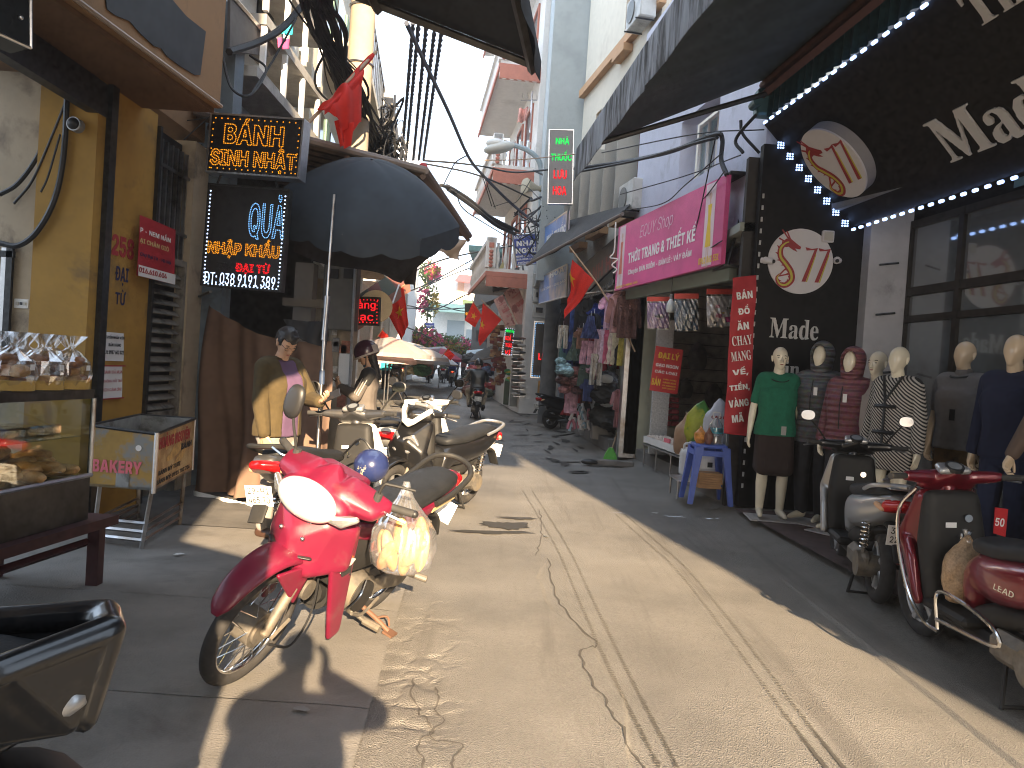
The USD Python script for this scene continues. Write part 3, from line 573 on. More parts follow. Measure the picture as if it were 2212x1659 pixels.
# ---------------- bakery cart
galv = mat('galvanised', (.30, .305, .30), .45, metal=.6, var=.35, scale=5, dirt=(.12, .11, .09), dfac=(.5, .65), dscale=4)
ct = thing('bakery_cart', 'battered galvanised and yellow bakery cart box on a folding steel stand', 'cart', (-2.75, 5.95, 0))
zb, zt = .445, .885
fl, frr, bl, br = G(190, 1050, zb)[:2], G(332, 1060, zb)[:2], A([0, 0]), G(415, 1015, zb)[:2]
bl = fl + (br - frr) * 1.0
def cr(q, z_): return A([q[0], q[1], z_])
cn_ = mat('cart_front', (.36, .22, .05), .6, var=.2, scale=6, dirt=(.22, .225, .22), dfac=(.50, .57), dscale=2.4)
zs = {'f': (1.13, 1.09)}
ct.add('front_panel', slab(cr(fl, zt), cr(frr, zt - .03), cr(frr, zb), cr(fl, zb), .02), cn_, False)
ct.add('side_panel', slab(cr(frr, zt - .03), cr(br, zt), cr(br, zb), cr(frr, zb), .02), mat('cart_poster', (.38, .22, .09), .5, var=.45, scale=5, dirt=(.5, .36, .18), dfac=(.45, .6), dscale=5), False)
ct.add('back_panel', [slab(cr(br, zt), cr(bl, zt), cr(bl, zb), cr(br, zb), .02), slab(cr(bl, zt), cr(fl, zt), cr(fl, zb), cr(bl, zb), .02)], galv, False)
ct.add('floor', quad(cr(bl, zb + .02), cr(br, zb + .02), cr(frr, zb + .02), cr(fl, zb + .02), thick=.02), galv, False)
ct.add('rim', [tube([cr(fl, zt), cr(frr, zt - .03)], .012, 6), tube([cr(frr, zt - .03), cr(br, zt)], .012, 6), tube([cr(br, zt), cr(bl, zt)], .014, 6), tube([cr(bl, zt), cr(fl, zt)], .014, 6)], dsteel)
ct.add('corner_strip', [tube([cr(frr, zt - .02), cr(frr, zb - .02)], .016, 6), tube([cr(br, zt), cr(br, zb)], .01, 6)], alu)
M = frame_of(cr(fl, zb), cr(frr, zb), cr(fl, zb - 1)); w = np.linalg.norm(frr - fl)
lay(ct, 'lettering', 'BAKERY', M, .06 * w, .11, .80 * w, .20, pinkink, .004, 900); ct.add('sticker', extr(Point(.74 * w, .30).buffer(.022, 3), .002, up(M, .004)), paper, False)
ct.add('patch', bx((.52 * w, .065, .003), (.2 * w, .11, .003), M), galv)
M = frame_of(cr(frr, zb), cr(br, zb), cr(frr, zb - 1)); w = np.linalg.norm(br - frr)
lay(ct, 'lettering', 'HOÀNG NGUYÊN', M, .06 * w, .29, .85 * w, .40, redink, .003, 900); lay(ct, 'lettering', 'BÁNH', M, .62 * w, .22, .92 * w, .285, blackink, .003, 900)
lay(ct, 'lettering', 'BÁNH MỲ TƯƠI', M, .08 * w, .095, .62 * w, .14, blackink, .003, 800); lay(ct, 'lettering', 'BÁNH MỲ: 0915 703 724', M, .04 * w, .03, .9 * w, .075, blackink, .003, 800)
brd = mat('poster_bread', (.5, .30, .10), .5, var=.4, scale=14)
for (x_, y_, l, a_) in ((.35, .35, .3, .5), (.5, .27, .42, .4), (.45, .22, .4, .15), (.6, .16, .35, .3)):
    g = affinity.rotate(affinity.scale(Point(x_ * w, y_).buffer(1, 8), l * w / 2, .035), math.degrees(a_)); ct.add('print', extr(g, .001, up(M, .0015 + .0003 * y_)), brd, False)
ft = [G(310, 1185), G(345, 1166), G(232, 1140), G(215, 1150)]
lo = [cr(frr + (bl - frr) * .08, zb), cr(br + (fl - br) * .08, zb), cr(bl + (frr - bl) * .12, zb), cr(fl + (br - fl) * .10, zb)]
fo = [G(312, 1185), None, None, None]; fo[0] = A([lo[0][0] - .03, lo[0][1] - .06, 0]); fo[1] = A([lo[1][0] + .02, lo[1][1] - .10, 0]); fo[2] = A([lo[2][0], lo[2][1] + .05, 0]); fo[3] = A([lo[3][0] - .02, lo[3][1] - .02, 0])
for a_, b_ in zip(lo, fo): ct.add('leg', tube([a_, b_], .017, 4), steel)
for k_, z_ in enumerate((.07, .13, .19)):
    f_ = lambda i: lo[i] + (fo[i] - lo[i]) * (1 - z_ / zb)
    ct.add('stretcher', [tube([f_(0), f_(1)], .012, 4)], steel); ct.add('stretcher', tube([f_(0), f_(3)], .014, 4), steel); ct.add('stretcher', tube([f_(2), f_(3)], .012, 4), steel)
# ---------------- brown curtain with pole
curm = mat('brown_curtain', (.165, .102, .072), .9, var=.14, scale=4, bump=.1, bscale=200, trans=.12)
def fold(s, t): return (.09 * np.sin(s * 17 + 1.2 * t) + .04 * np.sin(s * 41 - 2 * t)) * (.35 + .65 * t) + .06 * np.sin(t * 5 + s * 4)
cu = thing('curtain', 'large brown cloth curtain hanging behind the man with the phone', 'curtain', (-2.6, 7.5, 0))
TL, TR, BR, BL = D(452, 658, 7.75), D(708, 700, 7.3), D(712, 1075, 7.15), D(418, 1070, 7.75)
m = quad(TL, TR, BR, BL, 90, 50, fold); s, t = np.meshgrid(np.linspace(0, 1, 91), np.linspace(0, 1, 51)); s, t = s.ravel(), t.ravel()
m.vertices[:, 2] += (1 - t) * (-.22 * np.sin(s * math.pi * .75) * (s > 0) - .0) - .0
m.vertices[:, 2] = np.maximum(m.vertices[:, 2], .05)
cu.add('cloth', m, curm, True)
cu.add('hem', quad(D(418, 1060, 7.73), D(560, 1093, 7.33), D(558, 1105, 7.3), D(418, 1075, 7.7), 20, 1, lambda s, t: .03 * np.sin(s * 15), thick=.004), white, True)
cu.add('flap', quad(D(612, 690, 7.2), D(706, 696, 7.0), D(704, 752, 7.0), D(650, 735, 7.1), 14, 8, lambda s, t: .03 * np.sin(s * 9 + t * 4), thick=.004), dark, True)
# ---------------- black parasol
ps = thing('parasol', 'big black parasol with ragged scalloped rim on a slanted silver pole', 'parasol', G(690, 1045))
foot, top_ = A([-1.62, 6.55, .0]), D(722, 400, 6.9)
pole = [D(682, 1040, 6.75), D(700, 740, 6.8), D(708, 640, 6.85)]
ps.add('pole', tube(pole, .019, 12), steel); ps.add('pole', tube([D(705, 672, 6.83), D(712, 560, 6.87), D(722, 420, 6.9)], .012, 10), steel, label='thin upper pole section'); ps.add('sleeve', tube([D(700, 735, 6.8), D(707, 640, 6.85)], .028, 12), steel); ps.add('collar', tube([D(696, 800, 6.78), D(695, 830, 6.78)], .024, 10), mat('blue_tape', (.03, .05, .10), .6))
pc = mat('parasol_cloth', (.017, .024, .033), .75, var=.2, scale=5, bump=.05, bscale=150)
apex, axis = D(803, 345, 7.9), A([.10, -.42, .90]); axis /= np.linalg.norm(axis)
e1 = np.cross(axis, [0, 1, 0]); e1 /= np.linalg.norm(e1); e2 = np.cross(axis, e1)
NS = 64; rings = []
for q in np.linspace(0.02, 1, 9):
    an = np.arange(NS) * 2 * math.pi / NS; k = np.abs(np.sin(an * 4)) 
    rr = .98 * q * (1 - .06 * k * q); hh = .52 * (q ** 1.9) - .05 * k * q * (1 - q)
    rings.append(apex + np.outer(np.cos(an) * rr, e1) + np.outer(np.sin(an) * rr, e2) - np.outer(np.full(NS, hh) if np.ndim(hh) == 0 else hh, axis))
an = np.arange(NS) * 2 * math.pi / NS
rings.append(rings[-1] - A([0, 0, 1]) * (.16 + .05 * np.abs(np.sin(an * 8)))[:, None])
ps.add('canopy', skin(rings, False), pc, 25)
for k in range(8):
    a_ = k * math.pi / 4; ps.add('rib', tube([apex + (math.cos(a_) * e1 + math.sin(a_) * e2) * q * .985 - axis * (.52 * q ** 1.9 + .012) for q in np.linspace(.02, 1, 6)], .006, 5), dsteel)
# ---------------- the neighbour's lean-to roof: rafters along a sloping eave, dark sheet below
rf = thing('lean_to_roof', 'dark corrugated lean-to roof with slatted eave over the fruit stall', 'roof', (-2.5, 9, 3.4))
tin = mat('dark_tin', (.07, .06, .055), .7, var=.3, scale=7)
FL, CR, FE = D(655, 288, 7.9), D(915, 362, 8.6), D(1012, 505, 12.4); BL_, FL2 = A([-3.4, 12.4, 3.75]), A([-3.4, 7.8, 3.9])
rf.add('sheet', [quad(FL2, CR, FE, BL_, 60, 2, lambda s, t: .015 * np.sin(s * 130), thick=.006)], tin)
for p_, q_ in ((FL2, CR), (CR, FE)): rf.add('gutter', tube([p_ + A([.02, 0, -.03]), q_ + A([.02, 0, -.03])], .045, 8), mat('pale_gutter', (.20, .165, .145), .7))
for k in range(16):
    t = (k + .4) / 16; p, q = CR + (FE - CR) * t, FL2 + (BL_ - FL2) * t; rf.add('batten', tube([p - A([0, 0, .05]), q - A([0, 0, .05])], .032, 4), mat('batten_wood', (.15, .105, .08), .8))
for t in (.0, .35, .7): rf.add('rafter', tube([CR + (FL2 - CR) * t - A([0, 0, .1]), FE + (BL_ - FE) * t - A([0, 0, .1])], .04, 4), mat('batten_wood', None))
n = thing('paper_lantern', 'small round red lamp ball at the tip of the slatted eave', 'lantern', D(914, 362, 9.0)); n.add('ball', sph(D(914, 362, 9.0), .055), mat('lantern_red', (.55, .05, .05), .6, trans=.3)); n.add('stem', tube([D(914, 362, 9.0), D(925, 385, 9.1)], .012, 6), dsteel)
n = thing('tarpaulin', 'torn dark tarpaulin hanging below the eave behind the parasol', 'tarpaulin', D(800, 540, 8.8))
def rag(s, t): return .12 * np.sin(s * 9 + 2 * t)
m = quad(D(620, 430, 8.3), D(985, 505, 10.4), D(880, 610, 10.2), D(620, 545, 8.3), 40, 10, rag, thick=.003); n.add('sheet', m, dark, True)
n.add('sheet', quad(D(850, 530, 10.3), D(905, 545, 10.4), D(900, 625, 10.4), D(868, 605, 10.3), 6, 6, rag, thick=.003), mat('brown_tarp', (.05, .04, .04), .85), True)
n.add('torn_edge', quad(D(958, 505, 10.4), D(1005, 520, 10.6), D(990, 562, 10.6), D(930, 535, 10.3), 8, 5, lambda s, t: .05 * np.sin(s * 8 + t * 5), thick=.003), mat('pale_canvas', (.34, .28, .23), .85), True)
# fruit shop number 256: dark open front
fs = thing('fruit_shop', 'dim open fronted fruit shop number 256 behind the curtain', 'building', (-3.4, 9.5, 0))
fs.add('pilaster', bx((-3.33, 8.42, 2.6), (.3, .26, 5.2)), bluegrey, label='blue grey pilaster with the 256 plate')
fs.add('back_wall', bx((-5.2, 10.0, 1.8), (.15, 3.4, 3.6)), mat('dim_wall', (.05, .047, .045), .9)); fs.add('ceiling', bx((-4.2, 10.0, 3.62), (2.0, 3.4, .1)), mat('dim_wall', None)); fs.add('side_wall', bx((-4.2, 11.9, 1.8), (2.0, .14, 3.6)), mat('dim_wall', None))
fs.add('counter', bx((-3.2, 10.6, .5), (.5, 1.2, 1.0)), mat('dark_wood', (.05, .035, .025), .7, var=.3)); fs.add('column', bx(D(650, 800, 9.4), (.22, .22, 2.6)), mat('grey_col', (.16, .15, .14), .8))
fs.add('shutter_box', bx(D(660, 655, 8.9) , (.5, .12, .09)), mat('grey_col', None))
# ================================================================ right row
black_panel = mat('black_panel', (.008, .008, .009), .55, var=.2, scale=3, spec=.2)
sil = mat('dull_silver_letters', (.55, .54, .53), .5)
SERIF = 'NotoSansMath-Regular.woff2'
def serif(t):
    o = ''
    for ch in t:
        if 'A' <= ch <= 'Z': o += chr(0x1D400 + ord(ch) - 65)
        elif 'a' <= ch <= 'z': o += chr(0x1D41A + ord(ch) - 97)
        elif '0' <= ch <= '9': o += chr(0x1D7CE + ord(ch) - 48)
        else: o += ch
    return o
WD = A([.1, -1.0, 0]) / math.hypot(.1, 1)                  # along the right row, towards the viewer
s7 = thing('clothes_shop', 'black fronted clothes shop with slanted fascia, glass doors and strings of white lamps', 'building', (4, 6, 0))
PYY = 8.7
s7.add('panel', bx((3.25, PYY + .06, 2.15), (1.2, .12, 4.1)), black_panel)
T0, B0 = A([2.63, 8.68, 4.43]), A([3.70, 8.68, 3.33]); LEN = 7.6
T1, B1 = T0 + WD * LEN, B0 + WD * LEN
s7.add('fascia', slab(T0, T1, B1, B0, .05), black_panel, False)
s7.add('end_cap', skin([A([T0, B0, A([B0[0], 8.69, 4.43])]), A([T0, B0, A([B0[0], 8.69, 4.43])]) + A([0, .05, 0])]), black_panel, False)
wall0 = A([4.30, 8.6]); 
def gw(t, z_, off=0): q = A([4.30 + .1 * t - off, 8.55 - t]); return A([q[0], q[1], z_])
s7.add('pilaster', bx((4.07, 8.62, 1.91), (.46, .2, 3.72)), mat('greyish_white', (.42, .41, .42), .7, var=.12, scale=3, dirt=(.2, .19, .19), dfac=(.55, .7)))
for z_ in (1.1, 1.7, 2.35, 2.9): s7.add('hook', tube([(3.95, 8.5, z_), (4.15, 8.48, z_ + .03)], .012, 5), dsteel)
bronze = mat('bronze_frame', (.045, .04, .036), .45, metal=.5, var=.2)
gm = clear('door_glass', (.30, .40, .42), .05, .06, .10)
for t in (0.02, .86, 2.35, 4.3, 6.2): s7.add('mullion', bx((0, 0, 0), (.07, .07, 3.4), trimesh.transformations.translation_matrix(gw(t, 1.7)) @ rotm([0, 0, 1], .1)), bronze)
for z_, hh in ((2.32, .07), (2.62, .09), (3.36, .08), (.18, .12)): s7.add('transom', bx((0, 0, 0), (.06, 6.2, hh), trimesh.transformations.translation_matrix(gw(3.12, z_)) @ rotm([0, 0, 1], .0997)), bronze)
for (t0, t1) in ((.06, .82), (.90, 2.31), (2.39, 4.26), (4.34, 6.16)):
    for z0, z1 in ((.24, 2.28), (2.36, 2.57), (2.67, 3.32)): s7.add('pane', slab(gw(t0, z1), gw(t1, z1), gw(t1, z0), gw(t0, z0), .008), gm, False)
inn = mat('shop_inside', (.16, .28, .33), .9, var=.2)
s7.add('inside_wall', bx((6.6, 5.2, 1.7), (.1, 7.2, 3.5)), inn); s7.add('inside_wall', bx((5.4, 8.66, 1.7), (2.2, .06, 3.5)), inn); s7.add('ceiling', bx((5.6, 5.2, 3.5), (2.2, 7, .08)), inn)
s7.add('header', bx((0, 0, 0), (.16, 7.0, 1.0), trimesh.transformations.translation_matrix(gw(3.3, 3.92, -.14)) @ rotm([0, 0, 1], .0997)), black_panel); s7.add('upper_wall', wall((4.3 + .1 * 8, .6), (3.75, 8.75), 3.5, 9.0, .3), mat('dull_grey_wall', (.2, .2, .21), .85, var=.12))
ledc = glow('led_cold', (.34, .52, 1.0), .8)
def bar(p, d, L, wd, n=None):
    d = A(d) / np.linalg.norm(d); n = A([0, 0, 1.0]) if n is None else n
    M = np.eye(4); M[:3, 0] = d; s_ = np.cross(n, d); s_ /= np.linalg.norm(s_); M[:3, 1] = s_; M[:3, 2] = np.cross(d, s_); M[:3, 3] = p
    return bx((0, 0, 0), (L, wd, wd), M, bev=wd * .3)
Nf = np.cross(B0 - T0, T1 - T0); Nf /= np.linalg.norm(Nf)
for k in range(34): s7.add('lamp', bar(T0 + WD * (.05 + .165 * k) + Nf * .02, WD, .075, .03, Nf), ledc, False)
for k in range(40): s7.add('lamp', bar(B0 + WD * (.05 + .15 * k) + Nf * .02 - A([0, 0, .02]), WD, .065, .03, Nf), ledc, False)
for k in range(8):
    p = A([2.82, 8.655, 4.18]) + (A([3.60, 8.655, 3.36]) - A([2.82, 8.655, 4.18])) * k / 7
    s7.add('lamp_cluster', [sph(p + A([.028 * i, -.004, .028 * j]), .0105, 1) for i in (-1, 0, 1) for j in (-1, 0, 1)], ledc, False)
for k in range(24):
    p = A([3.86, 8.63, 3.2 - .135 * k]); s7.add('lamp_cluster', [sph(p + A([0, 0, .024 * j]), .0105, 1) for j in (-1, 0, 1)] , ledc, False)
for k in range(26): s7.add('dead_lamp', bx((2.66, 8.63, 3.6 - .13 * k), (.02, .012, .05)), mat('led_dead', (.4, .4, .4), .5))
logo_w = mat('logo_white', (.66, .64, .66), .5)
dred = mat('logo_red', (.33, .03, .035), .5); dyel = mat('logo_yellow', (.55, .48, .06), .5)
def dragon(node, M, R):
    "round white emblem with an S shaped dragon and the number 77"
    node.add('disc', [extr(Point(0, 0).buffer(R, 48), .02, M)], logo_w)
    S = spline([(-.40, .56), (-.52, .50), (-.64, .34), (-.62, .10), (-.44, -.12), (-.28, -.34), (-.24, -.58), (-.40, -.76), (-.60, -.74), (-.70, -.56), (-.62, -.42)], 6)
    def rib(P, w, off=0.0):
        P = A(P); T = np.gradient(P, axis=0); T /= np.linalg.norm(T, axis=1, keepdims=True); Nn = np.stack([-T[:, 1], T[:, 0]], 1)
        return Polygon(np.vstack([P + Nn * (w + off)[:, None], (P - Nn * (w - off)[:, None])[::-1]])).buffer(0)
    n_ = len(S); w = .012 + .085 * np.sin(np.linspace(.25, math.pi, n_)) ** .8
    g = rib(S, w)
    for i in range(4, n_ - 8, 4):
        T = S[i + 1] - S[i - 1]; T /= np.linalg.norm(T); Nn = A([T[1], -T[0]])
        p = S[i] + Nn * w[i] * .6; g = g.union(Polygon([p - T * .05, p + T * .04, p + Nn * .10 - T * .08]))
    head = Polygon([(-.62, .52), (-.50, .66), (-.34, .66), (-.12, .50), (-.02, .44), (-.04, .36), (-.20, .38), (-.12, .28), (-.26, .33), (-.40, .42), (-.5, .40)])
    g = g.union(head)
    for x0, y0, x1, y1 in ((-.40, .64, -.62, .92), (-.36, .64, -.48, .88), (-.5, .56, -.7, .66), (-.66, -.50, -.45, -.26), (-.66, -.5, -.36, -.42)):
        g = g.union(LineString([(x0, y0), (x1, y1)]).buffer(.022, 3))
    node.add('dragon', extr(affinity.scale(g.buffer(0), R, R, origin=(0, 0)), .004, up(M, .021)), dred, False)
    node.add('dragon_belly', extr(affinity.scale(rib(S, w * .38, -.01), R, R, origin=(0, 0)), .003, up(M, .026)), dyel, False)
    for x_ in (.12, .52):
        sv = Polygon([(x_, .44), (x_ + .04, .34), (x_ + .28, .37), (x_ - .05, -.62), (x_ + .07, -.62), (x_ + .38, .44), (x_ + .2, .40)]).buffer(0)
        node.add('digit', extr(affinity.scale(sv, R, R, origin=(0, 0)), .004, up(M, .021)), dred, False)
        node.add('digit_shade', extr(affinity.scale(Polygon([(x_ + .08, -.62), (x_ + .12, -.62), (x_ + .34, .2), (x_ + .33, .3)]), R, R, origin=(0, 0)), .003, up(M, .0212)), dyel, False)
MP = np.eye(4); MP[:3, 0] = [1, 0, 0]; MP[:3, 1] = [0, 0, 1]; MP[:3, 2] = [0, -1, 0]
def onpanel(u, v): return PX(u, v, (0, PYY - .001, 0), (0, 1, 0))
n = thing('emblem', 'flat round white emblem with red dragon and 77 on the upright black panel', 'sign', onpanel(1728, 565)); Mq = MP.copy(); Mq[:3, 3] = onpanel(1728, 565); dragon(n, Mq, .365)
def ptext(t, u0, v0, u1, v1, m):
    a, b = onpanel(u0, v1), onpanel(u1, v0); Mq = MP.copy(); Mq[:3, 3] = (a[0], PYY - .001, a[2]); lay(s7, 'lettering', serif(t), Mq, 0, 0, b[0] - a[0], b[2] - a[2], m, .0, font=SERIF, depth=.012)
ptext('Made', 1661, 693, 1769, 729, sil); ptext('in', 1693, 781, 1728, 812, sil); ptext('nam', 1692, 868, 1790, 892, sil)
# slanted fascia lettering
MF = np.eye(4); MF[:3, 0] = WD; MF[:3, 2] = Nf if np.dot(Nf, A([0, 0, EYE]) - T0) > 0 else -Nf; MF[:3, 1] = np.cross(MF[:3, 2], MF[:3, 0]); MF[:3, 3] = T0
MFI = np.linalg.inv(MF)
def onf(u, v): p = PX(u, v, T0, Nf); return (MFI @ np.append(p, 1))[:2]
ce = onf(1820, 336); n = thing('emblem', 'deep round emblem box with dragon and 77 leaning out on the slanted fascia', 'sign', (MF @ np.append(ce, [0, 1]))[:3])
Me = MF @ trimesh.transformations.translation_matrix((ce[0], ce[1], .12)); RE = .42
n.add('drum', skin([(MF @ np.c_[ce[0] + RE * np.cos(a_), ce[1] + RE * np.sin(a_), np.full(48, h_), np.ones(48)].T).T[:, :3] for a_ in [np.arange(48) * 2 * math.pi / 48] for h_ in (.003, .118)]), mat('logo_side', (.30, .29, .30), .5)); dragon(n, Me, RE)
p0, p1 = onf(2057, 349), onf(1990, 262); hM = abs(p1[1] - p0[1]) * .98
for t, x_, y_, h_, L_ in (('Made in Vietnam', min(p0[0], p1[0]), p0[1], hM, 8.2), ('Thời trang', onf(2094, 30)[0], onf(2110, 62)[1], hM * .68, 5.0)):
    g = letters(serif(t), 700, SERIF); asp = (g.bounds[2] - g.bounds[0])
    g = affinity.affine_transform(g, [h_ * 1.0, 0, 0, h_, x_, y_]); g = g.intersection(sbox(-1, -3, LEN - .1, 1)); s7.add('lettering', extr(g, .02, up(MF, .004)), sil, False)
for u in (1652, 1806):
    c = onpanel(u, 563) - A([0, .06, 0]); n = thing('security_camera', ('white bullet camera left of the flat dragon emblem', 'white bullet camera right of the flat dragon emblem beside the lamp string')[u > 1700], 'camera', c)
    n.add('body', tube([c + A([-.04 if u < 1700 else .03, .05, 0]), c + A([.06 if u < 1700 else -.03, -.05, -.02])], .032, 12), logo_w); n.add('lens', sph(c + A([.062 if u < 1700 else -.032, -.052, -.02]), .022, 1), blk); n.add('mount', tube([c + A([0, .06, .0]), c + A([0, .02, .0])], .04, 10), logo_w)
n = thing('junction_box', 'small white junction box above the emblem at the end of the lamp string', 'box', onpanel(1786, 512)); n.add('box', bx(onpanel(1786, 512) - A([0, .03, 0]), (.13, .05, .13), bev=.008), logo_w); n.add('lid', bx(onpanel(1786, 512) - A([0, .058, 0]), (.1, .006, .1)), mat('off_white', None))
# teal flashing and the big awning
n = thing('awning', 'large weathered grey awning over the right side with streaked valance', 'awning', (1.5, 5, 4))
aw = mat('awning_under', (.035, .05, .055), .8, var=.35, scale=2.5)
val = mat('awning_valance', (.30, .33, .37), .75, var=.35, scale=3, stretch=(2.5, 2.5, .5), dirt=(.05, .055, .06), dfac=(.44, .58), dscale=2.6)
def ao(t, z_): return A([.55 + .1 * t, 8.7 - t, z_])
def ai(t, z_): return A([2.62 + .1 * t, 8.7 - t, z_])
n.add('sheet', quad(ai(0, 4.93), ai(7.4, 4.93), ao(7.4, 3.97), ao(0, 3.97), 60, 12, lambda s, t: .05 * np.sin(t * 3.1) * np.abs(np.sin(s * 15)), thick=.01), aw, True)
for k in range(5): n.add('valance', quad(ao(.012 + k * 1.48, 3.985), ao(1.468 + k * 1.48, 3.985), ao(1.468 + k * 1.48, 3.62), ao(.012 + k * 1.48, 3.64), 24, 4, lambda s, t: .007 * np.sin(s * 9 + k) * t + .012, thick=.006), val, True)
n.add('arm', [tube([ai(.15, 4.72), ao(.2, 3.95)], .03, 8), tube([ai(3.8, 4.72), ao(3.8, 3.95)], .03, 8)], dsteel); n.add('roller', tube([ai(-.05, 4.86), ai(7.4, 4.86)], .06, 10), mat('rust_red', (.10, .04, .025), .7))
n.add('gear', [tube([A([2.5, 8.75, 4.62]), A([2.5, 8.55, 4.62])], .05, 10), bx((2.63, 8.74, 4.66), (.2, .18, .3), bev=.02)], mat('teal_metal', (.05, .12, .13), .5, metal=.3))
teal = mat('teal_sheet', (.02, .055, .06), .55, var=.3, scale=4)
fl_ = thing('roof_flashing', 'dark teal corrugated sheet between the awning and the slanted fascia', 'roof sheet', T0)
fl_.add('sheet', quad(T0 + A([.05, .02, .62]), T1 + A([.05, .02, .62]), T1 + A([.02, 0, .05]), T0 + A([.02, 0, .05]), 200, 1, lambda s, t: .02 * np.sin(s * 330), thick=.004), teal); fl_.add('beam', tube([T0 + A([-.05, .05, .30]), T1 + A([-.05, .05, .30])], .05, 4), mat('rust_red', None))
# ---------------- fashion sign and the grocery below it
pink = mat('pink_sign', (.62, .09, .26), .45, var=.25, scale=.9)
a, b, c, d = D(1337, 490, 13.07), D(1570, 378, 9.3), D(1565, 572, 9.3), D(1337, 628, 13.07)
zt, zb = (a[2] + b[2]) / 2, (c[2] + d[2]) / 2
a[2] = b[2] = zt; c, d = A([b[0], b[1], zb]), A([a[0], a[1], zb])
es = thing('shop_sign', 'long pink fashion shop sign with white words and two dresses', 'sign', (c + d) / 2)
es.add('board', slab(a, b, c, d, .06), pink, False)
M = frame_of(a, b, d); w, h = np.linalg.norm(b - a), (np.linalg.norm(d - a) + np.linalg.norm(c - b)) / 2; M = M @ trimesh.transformations.translation_matrix((0, -np.linalg.norm(d - a), 0))
lay(es, 'lettering', 'EQUY Shop', M, .27 * w, .64 * h, .60 * w, .86 * h, mat('pale_pink_ink', (.75, .5, .62), .5), .003, 300, shear=12)
lay(es, 'lettering', 'THỜI TRANG & THIẾT KẾ', M, .15 * w, .36 * h, .80 * w, .60 * h, whiteink, .003, 800)
lay(es, 'lettering', 'Chuyên BÁN BUÔN - BÁN LẺ : VÁY ĐẦM', M, .16 * w, .17 * h, .78 * w, .30 * h, whiteink, .003, 700)
lay(es, 'lettering', '0961 062 531', M, .84 * w, .05 * h, .985 * w, .13 * h, yelink, .003, 700); lay(es, 'lettering', 'ĐỊA CHỈ: ĐẠI TỪ - HOÀNG MAI - HÀ NỘI', M, .02 * w, .02 * h, .28 * w, .07 * h, yelink, .003, 600)
def lady(x_, s_, m):
    es.add('panel', extr(sbox(x_ - .035 * w, 0.02 * h, x_ + .035 * w, .98 * h), .001, up(M, .0015)), mat('pale_panel', (.68, .55, .60), .5), False)
    g = Polygon([(-.10, .0), (.10, 0), (.045, .42), (.07, .62), (-.07, .62), (-.045, .42)]); es.add('dress', extr(affinity.affine_transform(g, [s_ * .9, 0, 0, s_, x_, .24 * h]), .001, up(M, .0035)), m, False)
    g = union_all([Point(0, .74).buffer(.05), sbox(-.02, .62, .02, .7), Polygon([(-.05, 0), (-.02, 0), (-.02, -.3), (-.04, -.3)]), Polygon([(.01, 0), (.04, 0), (.04, -.3), (.02, -.3)])]); es.add('figure', extr(affinity.affine_transform(g, [s_ * .9, 0, 0, s_, x_, .24 * h]), .001, up(M, .0028)), mat('skin_print', (.6, .4, .33), .5), False)
lady(.06 * w, .8 * h, mat('coral', (.6, .16, .1), .5)); lady(.90 * w, .8 * h, yelink)
bk = thing('sign_housing', 'open ended black sheet metal housing behind the pink sign', 'housing', c); q0, q1 = D(1572, 378, 9.35), D(1642, 374, 9.35)
for nm, p, s_ in (('top', (2.62, 9.9, zt + .02), (.36, 1.3, .03)), ('bottom', (2.62, 9.9, zb - .02), (.36, 1.3, .03)), ('back', (2.80, 9.9, (zt + zb) / 2), (.03, 1.3, zt - zb))): bk.add(nm, bx(p, s_), blk)
bk.add('lamp_box', bx(D(1600, 510, 9.4), (.14, .1, .2), bev=.02), mat('grey_plastic', None)); bk.add('brace', [tube([(2.5, 9.3, zb), (2.75, 9.5, zt)], .015, 4)], dsteel)
gr = thing('grocery', 'narrow grocery under the pink sign with pale green pillar and panelled side wall', 'building', (2.6, 11.5, 0))
pg = mat('pale_green_pillar', (.36, .36, .27), .6, var=.06, dirt=(.2, .19, .14), dfac=(.6, .75))
def pxbox(node, name, u0, v0, u1, v1, dep, th, m, label=None, bev=0.0):
    a, b = D(u0, v0, dep), D(u1, v1, dep); return node.add(name, bx(((a[0] + b[0]) / 2, dep + th / 2, (a[2] + b[2]) / 2), (abs(b[0] - a[0]), th, abs(a[2] - b[2])), bev=bev), m, label=label)
pxbox(gr, 'pillar', 1372, 600, 1427, 985, 13.2, .35, pg); pxbox(gr, 'pillar', 1362, 600, 1372, 990, 13.2, .3, steel, 'steel door channel')
pxbox(gr, 'jamb', 1422, 690, 1436, 1000, 12.4, .1, mat('pattern_strip', (.5, .49, .47), .6, var=.3, scale=40)); pxbox(gr, 'jamb', 1577, 900, 1602, 1085, 9.2, .1, mat('pattern_strip', None))
slatm = mat('slat_wall', (.26, .225, .18), .7, var=.12, scale=2)
for k in range(15): gr.add('board', bx((3.3, 13.75, .30 + k * .215), (2.2, .03, .205), bev=.006), slatm)
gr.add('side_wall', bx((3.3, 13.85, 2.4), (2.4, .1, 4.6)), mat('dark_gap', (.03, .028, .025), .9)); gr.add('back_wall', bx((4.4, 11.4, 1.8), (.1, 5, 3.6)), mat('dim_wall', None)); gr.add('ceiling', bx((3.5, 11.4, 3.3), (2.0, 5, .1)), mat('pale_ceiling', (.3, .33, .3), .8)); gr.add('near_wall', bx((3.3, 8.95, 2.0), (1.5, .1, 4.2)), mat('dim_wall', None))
gr.add('lintel', slab(D(1337, 628, 13.2), D(1575, 575, 9.35), D(1575, 605, 9.35), D(1337, 650, 13.2), .1), mat('lintel_green', (.25, .30, .26), .7))
sp0, sp1 = A([2.18, 14.2]), A([2.62, 9.1])
